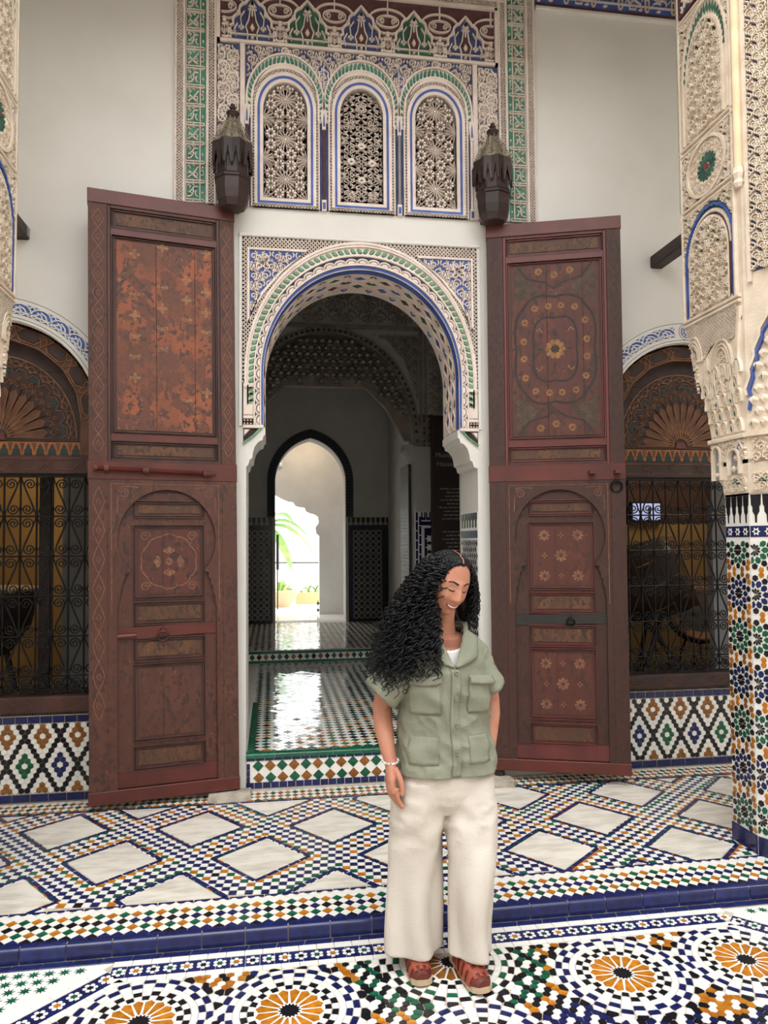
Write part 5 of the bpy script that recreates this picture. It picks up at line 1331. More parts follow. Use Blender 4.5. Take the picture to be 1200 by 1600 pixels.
# second step and back room floor
g=MB(); g.box(-1.3,2.6,8.222,11.0,-.1,.427); F2=obj('floor_back_room',g,grout,kind='structure',label='glossy tiled floor of the room behind the hall step')
for i in range(-14,36):
    x=i*.0745
    inst('riser_tile',tile('riser2',[(-.03,0),(0,-.036),(.03,0),(0,.036)],['k','g','k','h'][i%4],.003),(x,8.216,.362),F2,rot=(PI/2,0,0))
g=MB(); g.box(-1.3,2.6,8.2195,8.2225,.325,.40); obj('riser_ground',g,t_white,F2)
g=MB(); g.box(-1.3,2.6,8.205,8.26,.40,.428,0); g.box(-1.3,2.6,8.212,8.223,.30,.326,0); obj('green_edging',g,t_green,F2)
rest={k:MB() for k in TC}
for r in range(0,76):
    for i in range(-16,31):
        x=.03+i*.073+(.0365 if r%2 else 0); y=8.29+r*.0355
        if not(-1.1<x<1.9): continue
        col='w' if r%2 else ['k','g','k','g','o'][(i*2+r//2*3)%5]; tx,ty=rnd.gauss(0,.014),rnd.gauss(0,.012)
        rest[col].poly([(x+p[0],y+p[1]) for p in lz],-.003,0,lambda u,v,h,x=x,y=y,tx=tx,ty=ty:(u,v,.431+h+(v-y)*tx-(u-x)*ty),taper=.95)
for k,m in rest.items():
    if m.v: obj('back_room_mosaic',m,t_floor[k],F2,kind='stuff')
# ---- wall with the muqarnas arch
YM=8.22; MC=.60
wm=lambda u,v,h:(u,YM-h,v)
def arch_o(n=30): return [(MC+1.0*cos(PI*i/n),2.70+1.28*abs(sin(PI*i/n))**.85) for i in range(n+1)]
hole=[(1.60,.43)]+arch_o()+[(-.40,.43)]
g=MB(); g.sheet([[(-1.3,.42),(2.65,.42),(2.65,4.75),(-1.3,4.75)],hole],0,wm); g.wallring(hole,0,-.25,wm)
WM=obj('wall_muqarnas',g,hall,kind='structure',label='dim inner wall with a muqarnas arch across the hall')
g=MB(); reg=[(-1.2,4.10),(2.6,4.10),(2.6,4.7),(-1.2,4.7)]; arabesque(g,reg,.17,.016,0,.02,wm,seed=2); arabesque(g,[(1.76,3.10),(2.5,3.10),(2.5,4.05),(1.76,4.05)],.13,.013,0,.02,wm,seed=3); obj('wall_arabesque',g,hall_st,WM)
g=MB(); g.bar(-1.2,1.74,4.03,4.075,0,.03,wm,bev=.006); g.bar(1.66,1.70,2.7,4.03,0,.03,wm,bev=.006); g.bar(1.72,1.75,2.7,4.08,0,.03,wm,bev=.006); obj('arch_frame',g,hall_st,WM)
g=MB(); ao=arch_o(40); oo=[(MC+(p[0]-MC)*1.055,2.70+(p[1]-2.70)*1.045) for p in ao]
g.surf([[wm(*p,.012) for p in ao],[wm(*p,.012) for p in oo]]); g.ribbon(ao,.02,0,.03,wm); g.ribbon(oo,.02,0,.03,wm)
for i in range(52):
    t=PI*(i+.5)/52; p=(MC+1.028*cos(t),2.70+1.31*abs(sin(t))**.85); g.poly(xf([(-.02,-.012),(.012,-.02),(.022,.01),(-.006,.02)],p[0],p[1],t),.012,.03,wm,1,taper=.6)
arabesque(g,[(1.02,4.02),(1.65,4.02),(1.65,3.2),(1.5,3.66),(1.3,3.9)],.075,.009,0,.02,wm,0,holes=[oo],seed=7); obj('arch_gadroons',g,[hall_st,green_gr],WM)
# muqarnas cells
cell=MB(); n=8
ring0=[(.038*cos(PI*i/n),.042*sin(PI*i/n)) for i in range(n+1)]
rows=[[(x,0,z) for x,z in ring0],[(x*.85,-.045,z*.9+.004) for x,z in ring0],[(x*.5,-.055,z*.6+.006) for x,z in ring0],[(0,-.010,.002) for x,z in ring0]]
cell.surf(rows); cell.surf([[( x,0,z) for x,z in ring0],[(x,.1,z+.02) for x,z in ring0]]); cell.add([(-.036,0,0),(.036,0,0),(.014,-.03,-.034),(-.014,-.03,-.034)],[(0,1,2,3)])
cm=cell.mesh('muqarnas_cell',mat('muqarnas_stucco',(206,198,186),.85,(180,170,158),14)); cnt=0
def zo(x):
    d=abs(x-MC); return 3.41 if d<.47 else (3.41-(d-.47)*1.0 if d<.93 else 2.80)
for r in range(18):
    z=2.78+r*.072
    for c in range(-12,13):
        x=MC+c*.084+(.042 if r%2 else 0)
        dx=(x-MC)/.97
        if abs(dx)>1: continue
        za=2.70+1.25*(1-dx*dx)**.43
        lim=zo(x)+ (.05 if (c%5==0) else (.0 if c%5 in(1,4) else .02))
        if lim<z<za-.02 and x<1.59: inst('muqarnas_cell',cm,(x,YM+.015+.13*min(1,(za-z)/.6),z),WM)
# muqarnas backing block
g=MB(); pts=[(MC+dx,zo(MC+dx)) for dx in (-.99,-.93,-.7,-.47,0,.47,.7,.93,.99)]+[p for p in arch_o(30)]
g.poly(pts,-.30,-.20,wm); obj('muqarnas_core',g,hall_st,WM)
# jamb: white pier, tiled dado, console, carved panel
g=MB(); g.bar(1.60,1.79,.43,2.70,0,.02,wm); obj('pier',g,hall,WM)
g=MB(); g.bar(1.595,1.80,.43,1.955,.02,.03,wm,0); 
for v in range(14): 
    g.bar(1.60,1.625,.45+v*.108,.545+v*.108,.03,.036,wm,1,bev=.002); g.bar(1.64,1.665,.40+v*.108,.495+v*.108,.03,.036,wm,1,bev=.002)
for k in range(3): 
    u=1.665+k*.055; g.poly([(u,1.86),(u+.05,1.86),(u+.05,1.95),(u+.035,1.95),(u+.035,1.90),(u+.025,1.885),(u+.015,1.90),(u+.015,1.95),(u,1.95)],.03,.034,wm,1)
g.bar(1.66,1.80,1.80,1.845,.03,.036,wm,1); g.bar(1.70,1.80,.45,1.77,.03,.034,wm,1)
for v in range(12): g.poly(star(1.755,.55+v*.1,.05,.025,6),.034,.038,wm,2)
obj('pier_dado',g,[t_white,t_blue,t_white],WM)
g=MB(); g.poly([(1.60,2.52),(1.60,2.72),(1.47,2.72),(1.475,2.66),(1.51,2.64),(1.55,2.60),(1.585,2.52)],-.24,.01,wm); obj('console',g,hall,WM)
g=MB(); g.bar(1.645,1.80,2.70,3.06,.02,.024,wm,0); arabesque(g,[(1.655,2.71),(1.79,2.71),(1.79,3.04),(1.655,3.04)],.085,.013,.024,.04,wm,1,seed=5); g.ribbon([(1.645,2.70),(1.80,2.70),(1.80,3.06),(1.645,3.06)],.012,.02,.045,wm,1,closed=True); obj('carved_panel',g,[stucco_dk,hall_st],WM)
# ---- information panels
txt_m=mat('grey_lettering',(170,164,158),.6)
def text(s,size,loc,par,rot=(PI/2,0,0),align='LEFT',name='lettering'):
    cu=bpy.data.curves.new(name,'FONT'); cu.body=s; cu.size=size; cu.align_x=align; cu.extrude=.0005
    o=bpy.data.objects.new('tmp',cu); COL.objects.link(o); dg=bpy.context.evaluated_depsgraph_get()
    me=bpy.data.meshes.new_from_object(o.evaluated_get(dg)); bpy.data.objects.remove(o); me.materials.clear(); me.materials.append(txt_m)
    r=bpy.data.objects.new(name,me); r.location=loc; r.rotation_euler=rot; link(r,par); r['kind']='stuff'; return r
SB=thing('information_panel','tall dark brown information panel headed with large grey lettering beside the arch','sign',(2.0,8.05,.30))
g=MB(); g.box(1.765,2.26,8.03,8.08,.30,3.03); obj('panel',g,mat('panel_brown',(52,38,36),.5),SB)
g=MB(); g.box(1.755,1.768,8.02,8.09,.30,3.04); obj('panel_edge',g,mat('panel_red',(70,40,40),.5),SB)
text('Musique H',.075,(1.80,8.027,2.56),SB); text('Hassanien',.075,(1.815,8.027,2.46),SB)
r3=random.Random(3)
g=MB()
for blk,(z0,n,dz,ra) in enumerate(((2.20,9,.042,True),(1.72,6,.042,True),(1.42,13,.040,False))):
    for k in range(n):
        x0=1.82 if not ra else 1.82+r3.random()*.12; x=x0
        while x<2.20:
            w=min(2.22-x,r3.uniform(.02,.06)); g.box(x,x+w,8.0265,8.029,z0-k*dz,z0-k*dz+.011*r3.uniform(.7,1.2)); x+=w+.010
obj('small_print',g,txt_m,SB,kind='stuff')
SB2=thing('information_panel','narrow grey-green information panel seen edge-on inside the arch','sign',(1.585,8.7,.43))
g=MB(); g.box(1.57,1.575,8.46,9.0,.43,2.52); obj('panel',g,mat('panel_slate',(74,84,88),.5),SB2)
g=MB(); g.box(1.575,1.615,8.45,9.0,.43,2.53); obj('panel_edge',g,mat('panel_red',(70,40,40),.5),SB2)
g=MB()
for k in range(26): g.box(1.567,1.570,8.56,8.93-.05*r3.random(),2.05-k*.04,2.062-k*.04)
obj('small_print',g,txt_m,SB2,kind='stuff')
# ---- back room walls
YK=10.97
wk=lambda u,v,h:(u,YK-h,v)
def parch(c,w,bot,sp,top,n=14):
    ri=top-sp; k=max(.001,(ri*ri-w*w)/(2*w)); tm=math.acos(k/(w+k))
    R=[(c-k+(w+k)*cos(tm*i/n),sp+(w+k)*sin(tm*i/n)) for i in range(n+1)]
    return [(c+w,bot)]+R+[(2*c-p[0],p[1]) for p in reversed(R[:-1])]+[(c-w,bot)]
dc=.556; ho=parch(dc,.52,.43,2.52,3.165)
g=MB(); g.sheet([[(-1.3,.42),(1.75,.42),(1.75,4.3),(-1.3,4.3)],ho],0,wk); g.wallring(ho,0,-.38,wk)
g.box(1.73,1.80,8.47,11.0,.42,4.3); g.box(-1.35,-1.28,8.47,11.0,.42,4.3); g.box(-1.3,1.8,8.4,11.0,4.25,4.35); g.box(-1.3,-.38,8.22,8.47,.43,4.3); g.box(1.62,1.8,8.24,8.47,.43,4.3)
WK=obj('wall_far',g,hall,kind='structure',label='dim far wall with a pointed archway to the garden')
g=MB(); oo=parch(dc,.635,1.99,2.52,3.30); ii=parch(dc,.53,1.99,2.52,3.175)
g.surf([[wk(*p,.010) for p in ii],[wk(*p,.010) for p in oo]],0); g.ribbon(oo,.012,0,.018,wk,1); g.ribbon(ii,.012,0,.018,wk,1)
mid=parch(dc,.583,1.99,2.52,3.24)
d=[0]
for i in range(1,len(mid)): d.append(d[-1]+math.dist(mid[i],mid[i-1]))
for k in range(64):
    t=d[-1]*(k+.5)/64; i=max(j for j in range(len(mid)-1) if d[j]<=t); f_=(t-d[i])/(d[i+1]-d[i]); p=(mid[i][0]+(mid[i+1][0]-mid[i][0])*f_,mid[i][1]+(mid[i+1][1]-mid[i][1])*f_); an=math.atan2(mid[i+1][1]-mid[i][1],mid[i+1][0]-mid[i][0])
    g.ribbon(xf([(-.018,-.035),(.0,-.03),(.012,0),(-.01,.012),(.0,.035),(.018,.03)],p[0],p[1],an),.007,.010,.018,wk,1)
obj('lettered_arch_band',g,[mat('navy_band',(28,32,52),.6),mat('band_relief',(96,96,104),.7)],WK)
for u0,u1 in ((-1.25,dc-.56),(dc+.56,1.72)):
    g=MB(); g.bar(u0,u1,.43,1.985,0,.010,wk,0); g.bar(u0,u1,1.83,1.865,.010,.014,wk,1); g.bar(u0+.04,u0+.06,.45,1.80,.01,.014,wk,1)
    w=.075; n=int((u1-u0)/w)
    for k in range(n):
        u=u0+w*(k+.5); g.poly([(u-.03,1.87),(u+.03,1.87),(u+.03,1.90),(u+.012,1.925),(u+.014,1.98),(u-.014,1.98),(u-.012,1.925),(u-.03,1.90)],.01,.014,wk,2)
    P_=.088; nx=int((u1-u0-.1)/P_); nz=15
    for a in range(nx):
        for b in range(nz):
            u=u0+.11+a*P_; v=.52+b*P_
            g.ribbon([(u-.022,v-.034),(u+.022,v-.034),(u+.034,v-.022),(u+.034,v+.022),(u+.022,v+.034),(u-.022,v+.034),(u-.034,v+.022),(u-.034,v-.022)],.012,.010,.013,wk,2,closed=True)
            g.poly([(u+.044-.012,v),(u+.044,v-.012),(u+.044+.012,v),(u+.044,v+.012)],.010,.013,wk,1)
    obj('dado_mosaic',g,[mat('night_glaze',(26,30,42),.2),t_blue,mat('beige_glaze',(150,144,132),.3)],WK,kind='stuff')
# ---- vestibule and lobed garden arch
YV=12.2
wv=lambda u,v,h:(u,YV-h,v)
lob=[(.76,.40),(.76,1.72),(.715,1.76),(.70,1.86),(.755,1.94),(.74,2.04),(.68,2.08),(.60,2.10),(.545,2.13),(.52,2.19),(.44,2.20),(.37,2.22),(.33,2.28),(.25,2.29),(.16,2.33),(.10,2.36),(.0,2.42)]
lob2=lob+[(-p[0],p[1]) for p in reversed(lob[:-1])]
g=MB(); g.sheet([[(-1.6,.38),(1.9,.38),(1.9,3.9),(-1.6,3.9)],lob2],0,wv); g.wallring(lob2,0,-.16,wv); g.box(1.5,1.55,11.34,12.2,.38,3.9); g.box(-1.45,-1.4,11.34,12.2,.38,3.9); g.box(-1.5,1.6,11.34,12.36,3.55,3.7)
WV=obj('wall_vestibule',g,hall,kind='structure',label='grey vestibule wall with a lobed archway open to the garden')
g=MB(); g.box(-1.5,1.6,10.98,12.4,.3,.428); obj('floor_vestibule',g,t_floor['w'],kind='structure',label='bright vestibule floor before the garden')
g=MB()
for k in range(2): g.poly([(p[0]*.025+.735,p[1]*.06+.50+k*.11) for p in star(0,0,1,.5,4)],0,.006,wv)
obj('arch_motif',g,t_green,WV)
EL=thing('emergency_light','small white emergency light box glowing on the vestibule wall','light',(.09,YV,2.90))
g=MB(); g.box(.02,.16,YV-.05,YV-.001,2.86,2.96); obj('housing',g,mat('light_housing',(200,200,200),.5),EL)
g=MB(); g.lathe([(.001,0),(.02,.001),(.02,.004)],10); 
for x,e,c in ((.06,6,(255,255,255)),(.12,3,(190,255,120))):
    g=MB(); g.poly(circ(x,2.91,.02 if e>4 else .012,10),0,.006,lambda u,v,h:(u,YV-.05-h,v)); obj('diode',g,mat('diode%d'%e,(255,255,255),.5,emit=(c,e)),EL)
arealight('vestibule_lamp',(.5,11.6,3.5),9,.35,(1,.72,.42))
# ---- garden
g=MB(); g.box(-14,14,12.36,40,.2,.40); obj('floor_garden',g,mat('garden_paving',(226,222,210),.6,(206,200,186),2),kind='structure',label='bright pale garden paving outside')
gw=MB(); gw.box(-14,14,20,20.2,.4,2.2); obj('wall_garden',gw,plaster,kind='structure',label='sunlit white garden wall far outside')
leafm=mat('banana_leaf',(146,190,96),.5,(110,160,70),6)
def leaf_strip(base,az,L,rise,droop,w,n=10):
    g=MB(); rows=[]
    d=Vector((cos(az),sin(az),0)); sd=Vector((-sin(az),cos(az),0))
    for i in range(n+1):
        t=i/n; c=Vector(base)+d*(L*t)+Vector((0,0,rise*t-droop*t*t)); ww=w*math.sin(PI*min(1,.06+t*.94))**.7
        rows.append([tuple(c-sd*ww+Vector((0,0,ww*.35))),tuple(c),tuple(c+sd*ww+Vector((0,0,ww*.35)))])
    g.surf(rows); return g
BP=thing('banana_plant','sunlit banana plant with broad drooping leaves outside the garden arch','plant',(-.35,15.6,.40))
g=MB(); g.tube([(-.35,15.6,.4),(-.33,15.6,1.2),(-.30,15.6,2.0)],lambda t:.09-.04*t,8); obj('stem',g,mat('banana_stem',(150,160,90),.6),BP,True)
for az,L,ri,dr,w in ((.1,1.1,1.0,1.2,.17),(-.35,1.25,.75,1.3,.18),(.6,.9,1.2,1.0,.16),(-.8,1.0,.35,1.2,.16),(2.6,1.0,.9,1.0,.17),(1.6,.9,1.0,.8,.15),(-2.4,1.0,.6,1.1,.16),(-.1,.9,.15,1.1,.14)):
    g=leaf_strip((-.30,15.6,1.85),az,L,ri,dr,w); obj('leaf',g,leafm,BP,True)
PP_=thing('planter','round terracotta planter with green and orange flowers outside the garden arch','planter',(.10,14.2,.40))
g=MB(); g.lathe([(.20,0),(.34,.16),(.40,.28),(.40,.32),(.34,.32),(.32,.26)],20,(.10,14.2,.40)); obj('pot',g,mat('pale_terracotta',(214,186,150),.8),PP_,True)
for k in range(22):
    az=rnd.uniform(0,2*PI); g=leaf_strip((.10+.1*cos(az),14.2+.1*sin(az),.68),az,rnd.uniform(.15,.3),rnd.uniform(.15,.4),.2,.035,5); obj('leaf',g,leafm if k%3 else mat('orange_leaf',(226,170,70),.6),PP_,True)
BS=thing('flower_bed','low orange flower bed beside the planter outside','flower bed',(.75,14.8,.40)); g=MB(); g.box(.45,1.2,14.6,15.1,.40,.62); obj('kerb',g,mat('bed_kerb',(214,176,130),.8),BS)
for k in range(20):
    az=rnd.uniform(0,2*PI); g=leaf_strip((.55+rnd.random()*.55,14.8,.62),az,rnd.uniform(.12,.22),rnd.uniform(.1,.35),.15,.03,5); obj('leaf',g,leafm,BS,True)
g=MB(); g.tube([(.085,13.6,1.12),(.085,13.6,1.76)],.026,6); g.tube([(.085,13.6,.40),(.085,13.6,1.12)],.011,6); obj('garden_post',g,iron,label='thin black post outside the garden arch',cat='post')
g=MB(); g.tube([(-1.5,15.2,1.22),(1.6,15.2,1.19)],.012,6); 
RL=thing('garden_railing','thin low metal railing crossing the bright garden','railing',(0,15.2,.40)); obj('rail',g,iron,RL)
for x in (-1.4,.75,1.5):
    g=MB(); g.tube([(x,15.2,.40),(x,15.2,1.2)],.008,6); obj('upright',g,mat('pale_rail',(170,170,168),.5),RL)
# ---- tiles on the right reveal of the entrance
wr=lambda a,v,h:(CX+.765-h,a,v)
g=MB(); g.bar(4.74,5.17,.30,1.815,0,.004,wr,0); n=6
for k in range(n):
    a=4.745+.07*(k+.5); g.poly([(a-.032,1.81),(a+.032,1.81),(a+.03,1.77),(a+.014,1.755),(a+.012,1.71),(a-.012,1.71),(a-.014,1.755),(a-.03,1.77)],.004,.007,wr,1)
g.bar(4.74,5.17,1.64,1.69,.004,.008,wr,2)
for b in range(30):
    for a_ in range(8):
        a=4.765+a_*.052+(.026 if b%2 else 0); v=1.605-b*.043
        if a>5.15: continue
        g.poly(star(a,v,.024,.014,6),.004,.007,wr,[1,2,3,1,2][(a_+b)%5]); g.poly(circ(a+.026,v,.008,5),.004,.007,wr,4)
obj('reveal_mosaic',g,[t_white,t_black,t_blue,t_green,t_ochre],WALL,kind='stuff')
# ================================================================ mosaic of the lower court
zf=Z0
COLS={'w':0,'b':1,'k':2,'g':3,'o':4,'h':5}; CM=[t_white,t_blue,t_black,t_green,t_ochre,t_brown]
cstuff=MB(); pend=[]
def ct(pts,col,cx,cy,rz,name,key): pend.append((pts,col,cx,cy,rz,name,key))
FX0,FX1,FY=-.535,1.865,2.862
def field(x,y,m=0): return y<FY-m and (x-FX0)+(FY-y)>m*1.4 and (FX1-x)+(FY-y)>m*1.4
PET=[(.038,-.0030),(.085,-.0140),(.106,-.0185),(.120,0),(.106,.0185),(.085,.0140),(.038,.0030)]
S16=star(0,0,.041,.030,16)
meds=[(-.444,2.624,'o'),(.056,2.606,'o'),(1.278,2.627,'o'),(1.782,2.634,'o'),(.665,2.80,'h'),(.665,2.30,'o')]
seeds=[]   # x,y,colour (None: cell is not drawn)
for cx,cy,pc_ in meds:
    for j in range(16):
        t=2*PI*(j+.5)/16; t2=t+PI/16
        for (x,y) in ((cx,cy),): pass
        if field(cx+.08*cos(t),cy+.08*sin(t),.01): ct(PET,pc_,cx,cy,t,'petal_tile','petal')
    if field(cx,cy): ct(S16,'k',cx,cy,0,'star_tile','sixteen_star')
    for j in range(32):   # guard ring keeps cells clear of the petals
        t=2*PI*j/32; seeds.append((cx+.108*cos(t),cy+.108*sin(t),None))
    main=pc_=='o'
    rings=[(.132,32,'wk'),(.157,32,'kw'),(.181,32,'ww'),(.205,32,'bw' if main else 'gw'),(.231,32,'wb' if main else 'wk')]
    if not main: rings=rings[:5]
    for r,n,cols in rings:
        for j in range(n):
            t=2*PI*j/n+PI/16; seeds.append((cx+r*cos(t),cy+r*sin(t),cols[j%2]))
    for j in range(16):
        t=2*PI*j/16+PI/16; seeds.append((cx+.257*cos(t),cy+.257*sin(t),'k')); t+=PI/16; seeds.append((cx+.254*cos(t),cy+.254*sin(t),'w')); 
rf2=random.Random(5)
grid={}
def near(x,y,r):
    k=(int(x//.05),int(y//.05))
    return [s for a in (-1,0,1) for b in (-1,0,1) for s in grid.get((k[0]+a,k[1]+b),()) if (s[0]-x)**2+(s[1]-y)**2<r*r]
def addg(s): grid.setdefault((int(s[0]//.05),int(s[1]//.05)),[]).append(s)
keep=[]
for s in seeds:
    if not(-1.35<s[0]<2.6 and 2.2<s[1]<2.95): continue
    own=min((math.hypot(s[0]-m[0],s[1]-m[1]),i) for i,m in enumerate(meds))
    if any(abs(math.hypot(s[0]-m[0],s[1]-m[1]))<.1 for m in meds): continue
    if near(s[0],s[1],.019): continue
    keep.append(s); addg(s)
hx=.0285
for j in range(0,26):
    for i in range(-50,100):
        x=i*hx+(hx/2 if j%2 else 0); y=2.28+j*hx*.87
        if not(-1.3<x<2.55 and y<2.9): continue
        if any(math.hypot(x-m[0],y-m[1])<.268 for m in meds) or near(x,y,.022): continue
        dmid=min(math.hypot(x-a,y-b) for a,b in ((-.194,2.80),(1.53,2.80),(-.194,2.44),(1.53,2.44)))
        dc_=math.hypot(x-.665,y-2.80)
        q=(i-(0 if j%2 else 0)+j)%3 if j%2 else (i+j)%3
        if (i+ (j//2))%3==0: col='w'
        elif dmid<.115: col='o' if (i+j)%4 else 'k'
        elif dc_<.36: col=['k','g'][(i+j)%2]
        elif dc_<.44: col=['o','k','o'][(i+2*j)%3]
        else: col=['k','b','b'][(i+j)%3]
        s=(x,y,col); keep.append(s); addg(s)
def cell(s):
    x,y,_=s; R=.022; pl=[(x+R*cos(a),y+R*sin(a)) for a in [2*PI*(k+.5)/10 for k in range(10)]]
    for q in near(x,y,.055):
        if q is s: continue
        mx,my=(q[0]+x)/2,(q[1]+y)/2; nx,ny=q[0]-x,q[1]-y; d=math.hypot(nx,ny)
        if d<1e-6: continue
        nx/=d; ny/=d; c0=mx*nx+my*ny-.0011
        out=[]
        for k in range(len(pl)):
            a=pl[k-1]; b=pl[k]; da=a[0]*nx+a[1]*ny-c0; db=b[0]*nx+b[1]*ny-c0
            if (da>0)!=(db>0): t=da/(da-db); out.append((a[0]+(b[0]-a[0])*t,a[1]+(b[1]-a[1])*t))
            if db<=0: out.append(b)
        pl=out
        if len(pl)<3: return None
    return pl
mosa={'k':MB()}
cells=[]
for s in keep:
    if s[2] is None or not field(s[0],s[1],-.004): continue
    pl=cell(s)
    if not pl: continue
    pl=[p for p in pl]
    # trim at the border of the field
    pl=[(x,min(y,FY)) for x,y in pl]
    cells.append((s,pl))
cells.sort(key=lambda c:(c[0][2]=='w',-(3-c[0][1]) if c[0][1]>2.45 else 1))
cn={}
for s,pl in cells:
    nm='mosaic_tile'; k=cn.get(nm,0)
    if k<300 and s[1]>2.45 and -1.2<s[0]<2.1:
        cn[nm]=k+1; m=MB(); m.poly([(x-s[0],y-s[1]) for x,y in pl],-.003,0,lambda u,v,h:(u,v,h),taper=.95); inst(nm,m.mesh(nm,TC[s[2]]),(s[0],s[1],zf+.0002),FLOOR,rot=(rnd.gauss(0,.004),rnd.gauss(0,.004),0))
    else: cstuff.poly(pl,-.003,.0002,flat(zf),COLS[s[2]],taper=.95)
# white ground between the petals
for cx,cy,_ in meds:
    for j in range(32):
        a,b=2*PI*j/32,2*PI*(j+1)/32; q=[(cx+r*cos(t),cy+r*sin(t)) for r,t in ((.03,a),(.121,a),(.121,b),(.03,b))]
        if all(field(*p) for p in q): cstuff.poly(q,-.003,-.0010,flat(zf),0)
# flower band and white rules
def band(p0,p1,n0):
    p0=Vector(p0); p1=Vector(p1); d=p1-p0; L=d.length; d/=L; a=math.atan2(d.y,d.x); nrm=Vector((-d.y,d.x)); n=int(round(L/.0622))
    g=MB(); M=lambda u,v,h:(p0.x+d.x*u+nrm.x*v,p0.y+d.y*u+nrm.y*v,zf+h)
    for k in range(int(L/.055)):
        u=k*.055; g.poly([(u+.001,-.036),(u+.054,-.036),(u+.054,.036),(u+.001,.036)],-.004,.0006,M,taper=.985)
    obj('blue_band_tiles',g,t_blue,FLOOR,kind='stuff')
    for v,w in ((.053,.014),(-.053,.014),(.0715,.0025)):
        g=MB()
        for k in range(int(L/.07)+1):
            u=k*.07; g.poly([(u+.001,v-w),(min(L,u+.069),v-w),(min(L,u+.069),v+w),(u+.001,v+w)],-.004,.0008,M,taper=.98)
        obj('white_rule_tiles',g,t_white,FLOOR,kind='stuff')
    for k in range(n):
        c=p0+d*(L*(k+.5)/n)
        for j in range(6):
            t=2*PI*(j+.5)/6; ct([(-.0085,0),(-.004,.0085),(.006,.0075),(.0095,0),(.006,-.0075),(-.004,-.0085)],'w',c.x+.018*cos(t+a),c.y+.018*sin(t+a),t+a,'flower_petal_tile','fpet')
        ct(circ(0,0,.0125,6),['g','o','k'][(k+n0)%3],c.x,c.y,a,'flower_centre_tile','fcen')
band((-.60,2.930),(1.92,2.936),0); band((-.585,2.913),(-1.25,2.248),1); band((1.905,2.915),(2.55,2.27),2)
# corner fields of green stars
for sg in (-1,1):
    A=(-.597,2.998) if sg<0 else (1.919,2.998)
    cstuff.poly([A,(A[0]+sg*1.2,2.995),(A[0]+sg*1.2,1.9),(A[0]+sg*1.05,1.945)],-.004,-.0006,flat(zf),0)
    for i in range(0,20):
        for j in range(0,14):
            x=(-.66-i*.055-(.0275 if j%2 else 0)) if sg<0 else (1.98+i*.055+(.0275 if j%2 else 0)); y=2.965-j*.05
            dd=(-.72-x)-(2.955-y) if sg<0 else (x-2.04)-(2.955-y)
            if dd<0 or not -1.5<x<2.7: continue
            ct(star(0,0,.026,.011,8),'g',x,y,.2,'green_star_tile','gstar')
used={}
for pts,col,x,y,rz,name,key in pend:
    if not -1.35<x<2.5 or y<2.25: continue
    k=used.get(name,0); z=zf+(.0012 if name.startswith('flower') else .0004)
    if name=='flower_centre_tile': z+=.0003
    if k<300 and y>2.44 and x<2.2:
        used[name]=k+1; inst(name,tile(key+name,pts,col,.003,.94),(x,y,z),FLOOR,rz,rot=(rnd.gauss(0,.004),rnd.gauss(0,.004),rz))
    else:
        c,s=cos(rz),sin(rz); cstuff.poly([(x+p[0]*c-p[1]*s,y+p[0]*s+p[1]*c) for p in pts],z-.003,z,flat(0),COLS[col],taper=.94)
obj('floor_mosaic',cstuff,CM,FLOOR,kind='stuff')
# ================================================================ the walking woman
PN=thing('person','woman in sage green shirt and cream wide trousers walking in front of the entrance','person',(.64,2.76,Z0))
skin=mat('skin',(194,136,112),.5,(180,120,97),14,.05,200); skin.node_tree.nodes['Principled BSDF'].inputs['Subsurface Weight'].default_value=.12
skin.node_tree.nodes['Principled BSDF'].inputs['Subsurface Radius'].default_value=(.01,.004,.002)
linen=mat('sage_linen',(142,144,127),.9,(128,131,114),7,.35,220); cream=mat('cream_cotton',(214,206,197),.9,(204,195,185),5,.2,160)
hairm=mat('black_hair',(10,10,15),.40,spec=.35); hair_tip=mat('hair_tip',(34,24,26),.4)
leather=mat('tan_leather',(158,78,58),.42,(138,64,48),20,.2,90)
def loft(rings,n=28,cap=True,p=2.0,wob=None):
    """rings: (centre, rx, ry[, ang]) ; horizontal-ish rings built on axis frames"""
    g=MB(); rows=[]; C=[Vector(r[0]) for r in rings]
    for i,r in enumerate(rings):
        a=C[max(0,i-1)]; b=C[min(len(C)-1,i+1)]; t=(b-a).normalized()
        ref=Vector((0,-1,0)) if abs(t.y)<.8 else Vector((0,0,1))
        ex=t.cross(ref).normalized(); ey=ex.cross(t).normalized()   # ex sideways, ey toward ref
        row=[]
        for k in range(n):
            an=2*PI*k/n; c_,s_=cos(an),sin(an); q=(abs(c_)**p+abs(s_)**p)**(-1/p)
            v=C[i]+ex*(r[1]*q*c_)+ey*(r[2]*q*s_)
            if wob: v=wob(v,an,i/(len(rings)-1),C[i])
            row.append(tuple(v))
        rows.append(row)
    g.surf(rows,closeu=True)
    if cap: g.add(rows[0],[tuple(range(n))]); g.add(rows[-1],[tuple(range(n))])
    return g
def merge(gs):
    r=MB()
    for g in gs:
        b=len(r.v); r.v+=g.v; r.f+=[tuple(b+i for i in f) for f in g.f]; r.m+=g.m
    return r
def remesh(g,name,m,vox,it=3,fac=.5):
    me=g.mesh('tmp',m); o=bpy.data.objects.new('tmp',me); COL.objects.link(o)
    md=o.modifiers.new('r','REMESH'); md.mode='VOXEL'; md.voxel_size=vox
    if it: sm=o.modifiers.new('s','SMOOTH'); sm.factor=fac; sm.iterations=it
    dg=bpy.context.evaluated_depsgraph_get(); dg.update(); r=bpy.data.meshes.new_from_object(o.evaluated_get(dg)); r.name=name
    bpy.data.objects.remove(o); r.materials.clear(); r.materials.append(m); r.polygons.foreach_set('use_smooth',[True]*len(r.polygons)); return r
